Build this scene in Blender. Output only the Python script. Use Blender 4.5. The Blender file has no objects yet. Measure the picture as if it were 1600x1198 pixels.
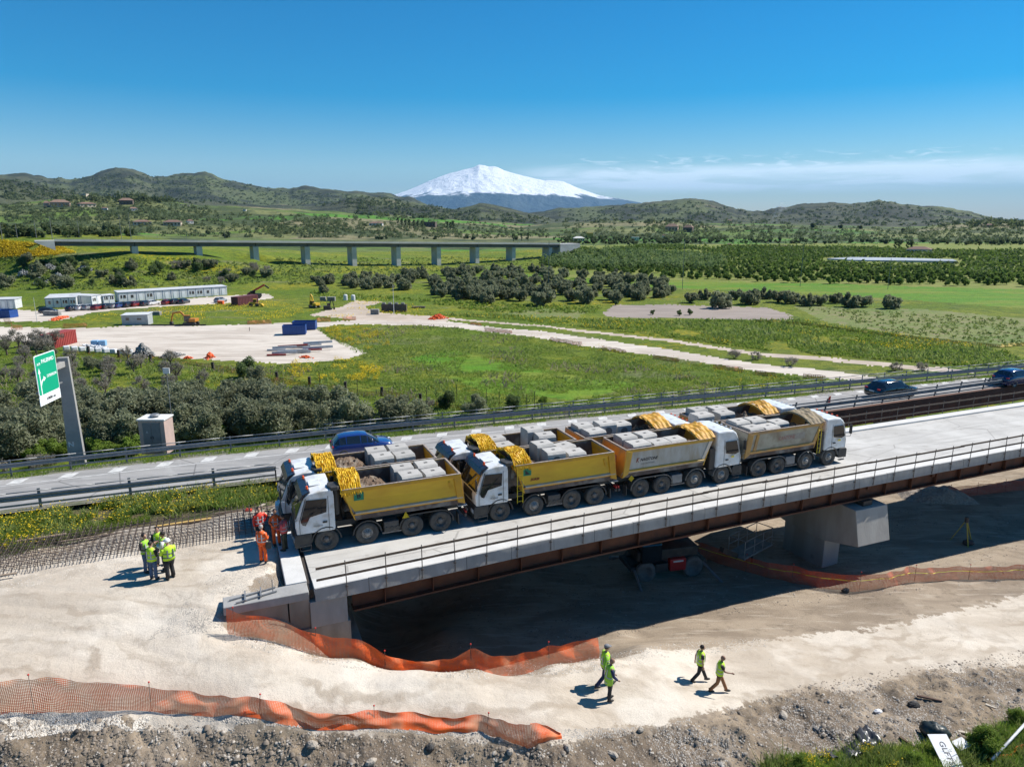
import bpy, bmesh, math, random
import numpy as np
from mathutils import Vector, Matrix, noise as mnoise
random.seed(7); RNG = np.random.default_rng(7)
R = math.radians
scene = bpy.context.scene
COL = scene.collection

# ------------------------------------------------------------------ camera, sky, sun, exposure
F = 1109.0; CXP = 800.0; CYP = 599.0; HORIZON = 342.0; CAMZ = 14.7
PITCH = math.atan((CYP - HORIZON) / F); CP_, SP_ = math.cos(PITCH), math.sin(PITCH)
cam_data = bpy.data.cameras.new('camera'); cam = bpy.data.objects.new('camera', cam_data); COL.objects.link(cam)
cam_data.sensor_width = 36.0; cam_data.lens = 36.0 * F / 1600.0
cam_data.clip_start = 0.2; cam_data.clip_end = 150000.0
cam.location = (0, 0, CAMZ); cam.rotation_euler = (math.pi / 2 - PITCH, 0, 0)
scene.camera = cam

SUN_AZ = 23.0; SUN_EL = 47.0          # azimuth measured from +X towards +Y
sdir = Vector((math.cos(R(SUN_EL)) * math.cos(R(SUN_AZ)), math.cos(R(SUN_EL)) * math.sin(R(SUN_AZ)), math.sin(R(SUN_EL))))
sd = bpy.data.lights.new('sun', 'SUN'); sun = bpy.data.objects.new('sun', sd); COL.objects.link(sun)
sd.energy = 4.8; sd.angle = R(0.5); sd.color = (1.0, 0.955, 0.88)
sun.rotation_euler = sdir.to_track_quat('Z', 'Y').to_euler(); sun.location = (0, 0, 300)

world = bpy.data.worlds.new('World'); scene.world = world; world.use_nodes = True
wt = world.node_tree; wt.nodes.clear()
def WN(t, **k):
    n = wt.nodes.new(t)
    for a, b in k.items(): setattr(n, a, b)
    return n
wo = WN('ShaderNodeOutputWorld'); bg = WN('ShaderNodeBackground'); bg.inputs['Strength'].default_value = 0.072
sky = WN('ShaderNodeTexSky', sky_type='NISHITA', sun_disc=False)
sky.sun_elevation = R(SUN_EL); sky.sun_rotation = R(90 - SUN_AZ)
sky.altitude = 200; sky.air_density = 1.0; sky.dust_density = 0.0; sky.ozone_density = 1.6
# thin cirrus streaks and the steam trail blowing to the right of the summit, mixed into the sky by direction
tc = WN('ShaderNodeTexCoord'); sepn = WN('ShaderNodeSeparateXYZ'); wt.links.new(tc.outputs['Generated'], sepn.inputs[0])
def wmath(op, a, b=None, c=None):
    n = WN('ShaderNodeMath', operation=op)
    for i, q in enumerate((a, b, c)):
        if q is None: continue
        if isinstance(q, (int, float)): n.inputs[i].default_value = q
        else: wt.links.new(q, n.inputs[i])
    return n.outputs[0]
def wmap(v, a, b, c, d, smooth=True):
    n = WN('ShaderNodeMapRange', interpolation_type='SMOOTHSTEP' if smooth else 'LINEAR')
    wt.links.new(v, n.inputs[0])
    for i, q in enumerate((a, b, c, d)): n.inputs[i + 1].default_value = q
    return n.outputs[0]
az = wmath('ARCTAN2', sepn.outputs[0], sepn.outputs[1])
el = sepn.outputs[2]
comb = WN('ShaderNodeCombineXYZ'); wt.links.new(az, comb.inputs[0]); wt.links.new(el, comb.inputs[1])
mp = WN('ShaderNodeMapping'); wt.links.new(comb.outputs[0], mp.inputs[0]); mp.inputs['Scale'].default_value = (7, 75, 1)
n1 = WN('ShaderNodeTexNoise'); wt.links.new(mp.outputs[0], n1.inputs['Vector']); n1.inputs['Scale'].default_value = 1.0
n1.inputs['Detail'].default_value = 7; n1.inputs['Roughness'].default_value = 0.6; n1.inputs['Distortion'].default_value = 0.6
mp2 = WN('ShaderNodeMapping'); wt.links.new(comb.outputs[0], mp2.inputs[0]); mp2.inputs['Scale'].default_value = (28, 170, 1)
n2 = WN('ShaderNodeTexNoise'); wt.links.new(mp2.outputs[0], n2.inputs['Vector']); n2.inputs['Scale'].default_value = 1.0
n2.inputs['Detail'].default_value = 5; n2.inputs['Distortion'].default_value = 1.2
# main trail: centre elevation 0.070, starts at azimuth 0.0 and runs right
trail = wmath('MULTIPLY', wmap(el, 0.028, 0.048, 0, 1), wmap(el, 0.056, 0.074, 1, 0))
trail = wmath('MULTIPLY', trail, wmap(az, -0.035, 0.10, 0, 1))
trail = wmath('MULTIPLY', trail, wmap(n1.outputs[0], 0.34, 0.60, 0.4, 1.0))
hi = wmath('MULTIPLY', wmap(el, 0.058, 0.068, 0, 1), wmap(el, 0.074, 0.086, 1, 0))
hi = wmath('MULTIPLY', hi, wmap(az, 0.02, 0.12, 0, 1))
hi = wmath('MULTIPLY', hi, wmap(n2.outputs[0], 0.52, 0.75, 0, 0.55))
cl = wmath('MINIMUM', wmath('ADD', trail, hi), 0.8)
cl = wmath('MULTIPLY', cl, 0.95)
mixc = WN('ShaderNodeMix', data_type='RGBA'); wt.links.new(cl, mixc.inputs[0])
hs = WN('ShaderNodeHueSaturation'); hs.inputs['Saturation'].default_value = 1.95; hs.inputs['Hue'].default_value = .500; wt.links.new(sky.outputs[0], hs.inputs['Color'])
wt.links.new(hs.outputs[0], mixc.inputs[6]); mixc.inputs[7].default_value = (12.5, 14.0, 15.0, 1)
wt.links.new(mixc.outputs[2], bg.inputs['Color']); wt.links.new(bg.outputs[0], wo.inputs[0])
scene.view_settings.view_transform = 'Standard'; scene.view_settings.look = 'None'
scene.view_settings.exposure = 0.64; scene.view_settings.gamma = 1.0
scene.view_settings.use_curve_mapping = False
scene.cycles.max_bounces = 6; scene.cycles.diffuse_bounces = 3; scene.cycles.glossy_bounces = 3
scene.cycles.volume_bounces = 0; scene.cycles.transparent_max_bounces = 8
scene.cycles.use_denoising = True

# ------------------------------------------------------------------ helpers
A = R(22.5); CA, SA = math.cos(A), math.sin(A)
def ST(s, t, z=0.0): return Vector((s * CA - t * SA, s * SA + t * CA, z))     # carriageway frame: s along, t across
def to_st(x, y): return x * CA + y * SA, -x * SA + y * CA
def ray(px, py):
    u = (px - CXP) / F; v = (py - CYP) / F
    return np.array([u, CP_ - v * SP_, -SP_ - v * CP_])
def G(px, py, z=0.0):
    d = ray(px, py); k = (z - CAMZ) / d[2]
    return Vector((d[0] * k, d[1] * k, z))

MATS = {}
def M(name, c1, c2=None, scale=4.0, rough=0.7, metal=0.0, bump=0.0, bscale=None, detail=5.0, c3=None, s3=0.6, lo=0.35, hi=0.65,
      coords='Object', stretch=(1, 1, 1), rand=0.0, spec=0.5, thr3=(0.5, 0.65), coat=0.0):
    if name in MATS: return MATS[name]
    m = bpy.data.materials.new(name); m.use_nodes = True; nt = m.node_tree; N = nt.nodes; L = nt.links
    b = N['Principled BSDF']; b.inputs['Roughness'].default_value = rough; b.inputs['Metallic'].default_value = metal
    b.inputs['Specular IOR Level'].default_value = spec
    if coat: b.inputs['Coat Weight'].default_value = coat
    c1 = tuple(c1) + (1,)
    if c2 is None and not rand: b.inputs['Base Color'].default_value = c1
    if c2 is not None or bump or rand:
        tcn = N.new('ShaderNodeTexCoord'); mpn = N.new('ShaderNodeMapping'); L.new(tcn.outputs[coords], mpn.inputs[0])
        mpn.inputs['Scale'].default_value = stretch
    col = None
    if c2 is not None:
        nz = N.new('ShaderNodeTexNoise'); nz.inputs['Scale'].default_value = scale; nz.inputs['Detail'].default_value = detail
        nz.inputs['Roughness'].default_value = 0.62; L.new(mpn.outputs[0], nz.inputs['Vector'])
        mr = N.new('ShaderNodeMapRange'); L.new(nz.outputs[0], mr.inputs[0]); mr.inputs[1].default_value = lo; mr.inputs[2].default_value = hi
        mx = N.new('ShaderNodeMix'); mx.data_type = 'RGBA'; L.new(mr.outputs[0], mx.inputs[0])
        mx.inputs[6].default_value = c1; mx.inputs[7].default_value = tuple(c2) + (1,); col = mx.outputs[2]
        if c3 is not None:
            nz3 = N.new('ShaderNodeTexNoise'); nz3.inputs['Scale'].default_value = s3; nz3.inputs['Detail'].default_value = 6
            L.new(mpn.outputs[0], nz3.inputs['Vector'])
            mr3 = N.new('ShaderNodeMapRange'); L.new(nz3.outputs[0], mr3.inputs[0]); mr3.inputs[1].default_value = thr3[0]; mr3.inputs[2].default_value = thr3[1]
            mx3 = N.new('ShaderNodeMix'); mx3.data_type = 'RGBA'; L.new(mr3.outputs[0], mx3.inputs[0])
            L.new(col, mx3.inputs[6]); mx3.inputs[7].default_value = tuple(c3) + (1,); col = mx3.outputs[2]
    if rand:
        oi = N.new('ShaderNodeObjectInfo'); mr = N.new('ShaderNodeMapRange'); L.new(oi.outputs['Random'], mr.inputs[0])
        mr.inputs[3].default_value = 1 - rand; mr.inputs[4].default_value = 1 + rand
        hsn = N.new('ShaderNodeHueSaturation'); L.new(mr.outputs[0], hsn.inputs['Value'])
        if col is not None: L.new(col, hsn.inputs['Color'])
        else: hsn.inputs['Color'].default_value = c1
        col = hsn.outputs[0]
    if col is not None: L.new(col, b.inputs['Base Color'])
    if bump:
        nb = N.new('ShaderNodeTexNoise'); nb.inputs['Scale'].default_value = bscale or scale * 4; nb.inputs['Detail'].default_value = 6
        L.new(mpn.outputs[0], nb.inputs['Vector']); bp = N.new('ShaderNodeBump'); bp.inputs['Strength'].default_value = min(1, bump)
        bp.inputs['Distance'].default_value = 0.05 * max(1, bump); L.new(nb.outputs[0], bp.inputs['Height']); L.new(bp.outputs[0], b.inputs['Normal'])
    MATS[name] = m; return m

def finish(name, verts, faces, mats, parent=None, mi=None, smooth=False, loc=None, rz=0.0):
    me = bpy.data.meshes.new(name)
    if isinstance(verts, np.ndarray):
        nv = len(verts); faces = np.asarray(faces, dtype=np.int32); k = faces.shape[1]; nf = len(faces)
        me.vertices.add(nv); me.vertices.foreach_set('co', verts.astype(np.float32).ravel())
        me.loops.add(nf * k); me.loops.foreach_set('vertex_index', faces.ravel())
        me.polygons.add(nf); me.polygons.foreach_set('loop_start', np.arange(0, nf * k, k, dtype=np.int32))
        try: me.polygons.foreach_set('loop_total', np.full(nf, k, dtype=np.int32))
        except Exception: pass
        me.update(calc_edges=True)
    else:
        me.from_pydata([tuple(v) for v in verts], [], faces)
    if not isinstance(mats, (list, tuple)): mats = [mats]
    for m in mats: me.materials.append(m)
    if mi is not None: me.polygons.foreach_set('material_index', np.asarray(mi, dtype=np.int32))
    if smooth: me.polygons.foreach_set('use_smooth', np.ones(len(me.polygons), dtype=bool))
    me.update()
    o = bpy.data.objects.new(name, me); COL.objects.link(o)
    if parent is not None: o.parent = parent
    if loc is not None: o.location = loc
    if rz: o.rotation_euler = (0, 0, rz)
    return o

class MB:
    def __init__(s): s.v = []; s.f = []; s.m = []
    def add(s, vs, fs, mi=0):
        b = len(s.v); s.v += [tuple(q) for q in vs]; s.f += [tuple(b + i for i in f) for f in fs]; s.m += [mi] * len(fs); return s
    def hexa(s, p, mi=0):   # p: bottom 4 ccw, top 4
        return s.add(p, [(3, 2, 1, 0), (4, 5, 6, 7), (0, 1, 5, 4), (1, 2, 6, 5), (2, 3, 7, 6), (3, 0, 4, 7)], mi)
    def box(s, x0, y0, z0, x1, y1, z1, mi=0):
        x0, x1 = min(x0, x1), max(x0, x1); y0, y1 = min(y0, y1), max(y0, y1); z0, z1 = min(z0, z1), max(z0, z1)
        return s.hexa([(x0, y0, z0), (x1, y0, z0), (x1, y1, z0), (x0, y1, z0), (x0, y0, z1), (x1, y0, z1), (x1, y1, z1), (x0, y1, z1)], mi)
    def prism_y(s, poly, y0, y1, mi=0, y0s=None):   # poly in (x,z)
        n = len(poly); vs = [(x, y0, z) for x, z in poly] + [(x, y1, z) for x, z in poly]
        a = sum(poly[i][0] * poly[(i + 1) % n][1] - poly[(i + 1) % n][0] * poly[i][1] for i in range(n))
        fs = [tuple(range(n)), tuple(range(2 * n - 1, n - 1, -1))] + [(i, i + n, (i + 1) % n + n, (i + 1) % n) for i in range(n)]
        if (a > 0) == (y1 < y0): fs = [f[::-1] for f in fs]
        return s.add(vs, fs, mi)
    def prism_x(s, poly, x0, x1, mi=0):             # poly in (y,z)
        n = len(poly); vs = [(x0, y, z) for y, z in poly] + [(x1, y, z) for y, z in poly]
        return s.add(vs, [tuple(range(n))[::-1], tuple(range(n, 2 * n))] + [(i, (i + 1) % n, (i + 1) % n + n, i + n) for i in range(n)], mi)
    def prism_z(s, poly, z0, z1, mi=0):
        n = len(poly); vs = [(x, y, z0) for x, y in poly] + [(x, y, z1) for x, y in poly]
        return s.add(vs, [tuple(range(n))[::-1], tuple(range(n, 2 * n))] + [(i, (i + 1) % n, (i + 1) % n + n, i + n) for i in range(n)], mi)
    def tube(s, p0, p1, r, n=6, r2=None, mi=0, cap=True):
        p0 = Vector(p0); p1 = Vector(p1); d = (p1 - p0)
        if d.length < 1e-6: return s
        q = d.to_track_quat('Z', 'Y'); r2 = r if r2 is None else r2
        vs = []
        for p, rr in ((p0, r), (p1, r2)):
            for i in range(n):
                a = 2 * math.pi * i / n; vs.append(p + q @ Vector((rr * math.cos(a), rr * math.sin(a), 0)))
        fs = [(i, (i + 1) % n, (i + 1) % n + n, i + n) for i in range(n)]
        if cap: fs += [tuple(range(n))[::-1], tuple(range(n, 2 * n))]
        return s.add(vs, fs, mi)
    def path(s, pts, r, n=5, mi=0):
        for a, b in zip(pts[:-1], pts[1:]): s.tube(a, b, r, n, mi=mi)
        return s
    def bar(s, p0, p1, w, h, mi=0):   # rectangular bar, w horizontal, h vertical
        p0 = Vector(p0); p1 = Vector(p1); d = (p1 - p0).normalized(); up = Vector((0, 0, 1))
        sd_ = d.cross(up)
        if sd_.length < 1e-4: sd_ = Vector((1, 0, 0)); up = Vector((0, 1, 0))
        else: sd_.normalize(); up = sd_.cross(d)
        vs = []
        for p in (p0, p1):
            for a, b in ((-1, -1), (1, -1), (1, 1), (-1, 1)): vs.append(p + sd_ * (a * w / 2) + up * (b * h / 2))
        return s.add(vs, [(0, 1, 2, 3), (7, 6, 5, 4), (0, 4, 5, 1), (1, 5, 6, 2), (2, 6, 7, 3), (3, 7, 4, 0)], mi)
    def lathe_y(s, prof, cx, cy, cz, n=20, mi=0, sgn=1):  # prof: (radius, offset along y)
        vs = []
        for r, o in prof:
            for i in range(n):
                a = 2 * math.pi * i / n; vs.append((cx + r * math.cos(a), cy + sgn * o, cz + r * math.sin(a)))
        fs = []
        for j in range(len(prof) - 1):
            for i in range(n):
                a, b = j * n + i, j * n + (i + 1) % n; fs.append((a, b, b + n, a + n))
        if sgn < 0: pass
        else: fs = [f[::-1] for f in fs]
        s.add(vs, fs, mi); return s
    def disc_y(s, r, cx, y, cz, n=20, mi=0):
        return s.add([(cx + r * math.cos(2 * math.pi * i / n), y, cz + r * math.sin(2 * math.pi * i / n)) for i in range(n)], [tuple(range(n))], mi)
    def blob(s, c, r, n=8, m=6, jit=0.0, mi=0, flat=1.0, rg=random):
        vs = [(c[0], c[1], c[2] - r[2] * flat)]
        for j in range(1, m):
            ph = math.pi * j / m
            for i in range(n):
                a = 2 * math.pi * i / n; k = 1 + rg.uniform(-jit, jit)
                vs.append((c[0] + r[0] * math.sin(ph) * math.cos(a) * k, c[1] + r[1] * math.sin(ph) * math.sin(a) * k, c[2] - r[2] * math.cos(ph) * k))
        vs.append((c[0], c[1], c[2] + r[2]))
        fs = [(0, 1 + (i + 1) % n, 1 + i) for i in range(n)]
        for j in range(m - 2):
            for i in range(n):
                a = 1 + j * n + i; b = 1 + j * n + (i + 1) % n; fs.append((a, b, b + n, a + n))
        t = len(vs) - 1; fs += [(t, 1 + (m - 2) * n + i, 1 + (m - 2) * n + (i + 1) % n) for i in range(n)]
        return s.add(vs, fs, mi)
    def build(s, name, mats, parent=None, smooth=False, bevel=0.0, loc=None, rz=0.0):
        o = finish(name, s.v, s.f, mats, parent, s.m if isinstance(mats, (list, tuple)) else None, smooth, loc, rz)
        if bevel:
            b = o.modifiers.new('bevel', 'BEVEL'); b.width = bevel; b.segments = 2; b.limit_method = 'ANGLE'; b.angle_limit = R(35)
        return o

def tag(o, label=None, cat=None, group=None, kind=None):
    if label: o['label'] = label
    if cat: o['category'] = cat
    if group: o['group'] = group
    if kind: o['kind'] = kind
    return o
def thing(name, label, cat, loc=(0, 0, 0), rz=0.0, group=None):
    o = bpy.data.objects.new(name, None); COL.objects.link(o); o.empty_display_size = 0.3
    o.location = loc; o.rotation_euler = (0, 0, rz); return tag(o, label, cat, group)
def copy_tree(o, parent=None):
    c = o.copy(); COL.objects.link(c)
    if parent is not None: c.parent = parent
    for ch in list(o.children): copy_tree(ch, c)
    return c
def dup(root, loc, rz=0.0, label=None, group=None, scale=None):
    c = copy_tree(root); c.location = loc; c.rotation_euler = (0, 0, rz)
    if label: c['label'] = label
    if group: c['group'] = group
    if scale is not None: c.scale = scale if isinstance(scale, (tuple, list)) else (scale,) * 3
    return c
def text_mesh(name, txt, size, mat, parent, loc, rot, width=None, shear=0.0, ext=0.004, bold=0.0):
    cu = bpy.data.curves.new('t', 'FONT'); cu.body = txt; cu.size = size; cu.align_x = 'CENTER'; cu.align_y = 'CENTER'
    cu.extrude = ext; cu.shear = shear; cu.offset = bold; cu.resolution_u = 3
    ob = bpy.data.objects.new('t', cu); COL.objects.link(ob)
    dg = bpy.context.evaluated_depsgraph_get(); me = bpy.data.meshes.new_from_object(ob.evaluated_get(dg))
    bpy.data.objects.remove(ob); me.materials.clear(); me.materials.append(mat)
    if width:
        xs = [v.co.x for v in me.vertices]; k = width / (max(xs) - min(xs))
        for v in me.vertices: v.co.x *= k
    o = bpy.data.objects.new(name, me); COL.objects.link(o); o.parent = parent; o.location = loc; o.rotation_euler = rot
    return o

# numpy value noise
_T = RNG.random((512, 512))
def vnoise(x, y):
    xi = np.floor(x).astype(np.int64); yi = np.floor(y).astype(np.int64); fx = x - xi; fy = y - yi
    fx = fx * fx * (3 - 2 * fx); fy = fy * fy * (3 - 2 * fy)
    a = _T[xi & 511, yi & 511]; b = _T[(xi + 1) & 511, yi & 511]; c = _T[xi & 511, (yi + 1) & 511]; d = _T[(xi + 1) & 511, (yi + 1) & 511]
    return (a * (1 - fx) + b * fx) * (1 - fy) + (c * (1 - fx) + d * fx) * fy
def fbm(x, y, o=4, g=0.5):
    s = 0; k = 1; n = 0
    for i in range(o):
        s = s + k * vnoise(x * 2 ** i + 17.3 * i, y * 2 ** i + 9.1 * i); n += k; k *= g
    return s / n - 0.5
def sstep(a, b, x):
    t = np.clip((x - a) / (b - a), 0, 1); return t * t * (3 - 2 * t)
def inpoly(x, y, poly):
    x = np.asarray(x); y = np.asarray(y); r = np.zeros(x.shape, bool); n = len(poly)
    for i in range(n):
        x0, y0 = poly[i][0], poly[i][1]; x1, y1 = poly[(i + 1) % n][0], poly[(i + 1) % n][1]
        if y0 == y1: continue
        c = ((y0 > y) != (y1 > y)) & (x < (x1 - x0) * (y - y0) / (y1 - y0) + x0); r ^= c
    return r
# ------------------------------------------------------------------ terrain height field
NE = [(-90, 9.4), (-50, 25), (-26.4, 34.1), (-13.8, 38.9), (5, 46), (25.8, 54.2), (46.8, 63.2), (70, 73.0), (140, 103)]   # near edge of the old carriageway
_fe = [G(0, 747), G(171, 727), G(320, 710), G(450, 697), G(560, 685), G(800, 661), G(1200, 622), G(1400, 602), G(1600, 583)]
FE = [(-95, 13.0)] + [(p.x, p.y) for p in _fe] + [(140, 107.5)]
def yN(x): return np.interp(x, [p[0] for p in NE], [p[1] for p in NE])
def yF(x): return np.interp(x, [p[0] for p in FE], [p[1] for p in FE])
def road_pt(x, f, z=0.0):     # f: 0 near edge, 1 far edge, measured roughly square to the road
    a = R(21.0); y = yN(x) * (1 - f) + yF(x) * f
    return Vector((x - (yF(x) - yN(x)) * f * math.sin(a) * 0.0, y, z))

cps = []
def cp(px, py, z): q = G(px, py, z); cps.append((q.x, q.y, z))
for q in [(0, 860, -.1), (0, 940, -.15), (100, 880, 0), (200, 930, -.1), (300, 900, 0), (330, 960, -.4), (430, 860, 0), (420, 910, -.25), (200, 850, 0), (400, 800, 0),
          (0, 1000, -.3), (100, 1040, -.7), (250, 1000, -.7), (350, 1012, -1.0), (450, 1040, -1.4), (600, 1070, -2.0), (750, 1080, -2.5), (900, 1085, -3.2), (1100, 1070, -4.4),
          (1250, 1040, -5), (1400, 1000, -5.6), (1600, 950, -6.0), (0, 1110, -1.1), (200, 1110, -1.6), (400, 1130, -2), (600, 1140, -2.5), (860, 1150, -3), (1100, 1130, -4.1),
          (1350, 1060, -5.1), (1600, 1020, -5.8), (0, 1198, -2.2), (200, 1198, -2.6), (400, 1198, -3.0), (700, 1198, -3.5), (1000, 1198, -4.0), (1300, 1180, -4.6), (1600, 1150, -5.0),
          (1600, 1198, -4.8), (400, 1330, -4), (0, 1330, -3), (800, 1330, -4.3), (1300, 1330, -4.6), (1800, 1100, -5.4),
          (360, 992, -1.0), (560, 1027, -1.95), (740, 1044, -2.6), (930, 1027, -3.3), (1000, 1008, -4.1),
          (690, 985, -6.0), (800, 985, -6.1), (900, 975, -5.9), (980, 985, -5.7), (1060, 985, -5.5), (1200, 960, -5.8), (1400, 925, -5.8), (1600, 905, -6.0), (1000, 900, -6.5),
          (1265, 892, -6.7), (1150, 860, -6.8), (1400, 850, -6.8), (1600, 830, -6.8), (1600, 780, -6.8), (1450, 790, -6.6), (850, 920, -6.5), (1180, 820, -6.8),
          (-150, 900, 0), (-150, 1000, -.2), (-150, 1150, -1.3)]: cp(*q)
for s, t, z in [(6, 27.2, -5.7), (9, 27.2, -5.8), (12, 27.2, -5.9), (15, 27.3, -5.9), (18, 27.4, -5.9), (22, 27.5, -5.9), (28, 27.5, -6.0), (36, 27.5, -6.2), (-.7, 26.6, -1.0), (1.4, 25.6, -1.4), (3.9, 24.7, -1.95), (5.9, 23.9, -2.3), (8.2, 23.4, -2.6), (11.4, 23.2, -3.05), (13.6, 23.2, -3.4), (2.6, 26.4, -2.4), (4.5, 26.3, -4.6), (6.2, 25.4, -4.5), (8.4, 24.9, -4.8), (11.4, 24.7, -5.0), (14, 24.9, -5.3), (4, 23.3, -2.0), (8.2, 22.0, -2.65), (12, 21.5, -3.3), (4.2, 29, -5.8), (4.6, 32, -6.3), (4.8, 35, -6.4), (1.6, 29, -.4), (1.6, 32, -.15), (1.6, 36, -.2), (-2, 33, -.1), (-2, 37, -.5), (3.0, 39.0, -2), (6, 38.5, -6),
                (-14, 33, -.2), (-8, 36.5, -.9), (-20, 36, -.9), (10, 38, -6.6), (20, 38, -7), (-30, 30, -.2), (60, 38, -7), (60, 30, -6.8), (-10, 28, -.1)]:
    q = ST(s, t); cps.append((q.x, q.y, z))
for x in (-90, -60, -40, -30, -22, -15, -10):
    cps.append((x, float(yN(x)), -.25)); cps.append((x, float(yF(x)), -.25)); cps.append((x, float(yF(x)) + 2.0, -.6))
    cps.append((x, float(yF(x)) + 9, -5.2)); cps.append((x - 2, float(yF(x)) + 20, -7.4)); cps.append((x - 4, float(yF(x)) + 45, -8))
cps += [(-6, float(yN(-6)), -2), (-6, float(yF(-6)), -2.4), (-3, float(yF(-3)) + 3, -4.5), (-1, float(yN(-1)) + 3, -6)]
for x in (5, 16, 30, 45, 65, 100):
    cps.append((x, float(yN(x)) + 3, -7)); cps.append((x, float(yF(x)) + 5, -7.2)); cps.append((x, float(yF(x)) + 20, -7.8))
for q in [(0, 447, -7.6), (0, 422, -4.0), (0, 402, .5), (0, 377, 6.2), (60, 378, 6.0), (95, 390, 3.0), (100, 400, 1.0), (130, 430, -5.0), (300, 436, -7.5), (-200, 378, 6.0), (-200, 450, -8), (-200, 420, -4),
          (400, 425, -8), (600, 425, -8), (800, 425, -8), (1000, 440, -8), (1300, 450, -8), (1600, 470, -8), (1900, 470, -8), (300, 470, -8), (800, 490, -8), (1200, 510, -8), (0, 500, -8),
          (1600, 540, -8), (900, 560, -8), (600, 560, -8), (600, 620, -7.2), (200, 540, -8), (-200, 520, -8), (860, 405, -6.5), (870, 385, -2)]: cp(*q)
for _px, _Z, _z in [(208, 275, 1.7), (308, 285, .0), (396, 296, -1.6), (476, 307, -5.2), (549, 320, -6.4), (618, 332, -7.2), (700, 350, -7.8)]:
    cps.append(((_px - CXP) / F * _Z, _Z + 3.3, _z)); cps.append(((_px - CXP) / F * _Z - 4, _Z + 22, _z + .5))
for _px in range(300, 1901, 200): cp(_px, 396, -8.0); cp(_px, 386, -8.0)
for _px in (-250, 0, 150): cp(_px, 362, 7.5)
cps += [(-200, -100, -4), (200, -100, -4), (0, -60, -4), (0, 5, -4.3), (-25, 8, -2.5), (30, 10, -5), (60, 20, -6), (-60, 12, -1.5), (120, 60, -7), (-300, 100, -8), (300, 60, -8)]
CPA = np.array(cps)
_n = len(CPA); _D = np.sqrt(((CPA[:, None, :2] - CPA[None, :, :2]) ** 2).sum(-1) + 0.3)
_Am = np.zeros((_n + 1, _n + 1)); _Am[:_n, :_n] = _D - np.eye(_n) * 0.05; _Am[:_n, _n] = 1; _Am[_n, :_n] = 1
_w = np.linalg.solve(_Am, np.concatenate([CPA[:, 2], [0]]))
def rbf(x, y):
    sh = x.shape; x = x.ravel(); y = y.ravel(); o = np.empty_like(x)
    for i in range(0, len(x), 20000):
        d = np.sqrt((x[i:i + 20000, None] - CPA[None, :, 0]) ** 2 + (y[i:i + 20000, None] - CPA[None, :, 1]) ** 2 + 0.3)
        o[i:i + 20000] = d @ _w[:_n] + _w[_n]
    return o.reshape(sh)

# ridges: skyline in picture coordinates, distance, where the rise starts (fraction), fall behind
RIDGES = [
    (5200, .62, [(-400, 300), (-200, 285), (0, 275), (45, 271), (65, 277), (80, 281), (115, 283), (150, 274), (180, 266), (205, 266), (240, 279), (285, 273), (320, 270), (350, 281), (380, 286), (400, 293), (450, 294),
                  (480, 291), (540, 298), (600, 303), (645, 309), (665, 318), (690, 330), (720, 350)]),
    (2700, .62, [(-400, 262), (-200, 262), (0, 277), (60, 287), (130, 305), (200, 313), (300, 313), (420, 321), (500, 322), (540, 312), (580, 308), (640, 316), (700, 327), (720, 326), (750, 318), (790, 326), (830, 334), (870, 345)]),
    (1500, .50, [(-400, 315), (-200, 312), (0, 322), (100, 311), (220, 307), (300, 321), (430, 326), (560, 334), (620, 337), (700, 343), (800, 352), (900, 362)]),
    (3900, .66, [(700, 352), (780, 344), (830, 333), (870, 327), (930, 322), (1000, 320), (1050, 313), (1085, 312), (1112, 315), (1155, 328), (1180, 331), (1230, 322), (1290, 317), (1330, 320), (1375, 311), (1410, 321),
                  (1455, 322), (1490, 325), (1540, 338), (1600, 345), (1800, 350), (2100, 345)]),
    (1500, .55, [(700, 362), (780, 356), (860, 350), (950, 345), (1040, 346), (1100, 351), (1150, 350), (1250, 352), (1400, 357), (1480, 351), (1520, 347), (1600, 347), (1800, 340), (2100, 340)]),
]
_R = []
for RD, f0, pts in RIDGES:
    azs = []; els = []
    for px, py in pts:
        d = ray(px, py); azs.append(math.atan2(d[0], d[1])); els.append(d[2] / math.hypot(d[0], d[1]))
    _R.append((RD, f0, np.array(azs), np.array(els)))
def far_h(x, y):
    r = np.hypot(x, y); a = np.arctan2(x, y); h = np.full(np.shape(x), -8.0)
    for k, (RD, f0, azs, els) in enumerate(_R):
        top = CAMZ + RD * (np.interp(a, azs, els) + (.0050 * fbm(a * 75 + 13 * k, a * 0 + k, 5, .62) if RD > 3000 else .0022 * fbm(a * 60 + 13 * k, a * 0 + k, 4))) + 8
        nz = fbm(x / (RD * .055) + 31 * k, y / (RD * .055), 6, .55)
        nr = r * (1 + 0.10 * fbm(x / (RD * .16) + 5 * k, y / (RD * .16), 3))
        up = sstep(f0 * RD, RD, nr); down = 1 - 0.8 * sstep(RD * 1.0, RD * 1.35, nr)
        nz = nz - (0.9 * (np.abs(fbm(x / (RD * .05) + 71 * k, y / (RD * .05), 5, .55)) - .08) if RD > 3000 else 0)
        rr = np.minimum(up, down) * (1 + 0.22 * nz * (1 - 0.55 * np.minimum(up, down)))
        amp = np.maximum(top, 0) * rr + (up * 0.012 * RD) * fbm(x / 60 + k, y / 60, 3) * 0.25
        h = np.maximum(h, -8.0 + amp)
    return h
def near_bumps(x, y, r):
    b = 0.10 * fbm(x / 2.5, y / 2.5, 4) * (1 - sstep(60, 140, r)) + 0.5 * fbm(x / 30, y / 30, 3) * sstep(60, 120, r)
    return b
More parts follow.
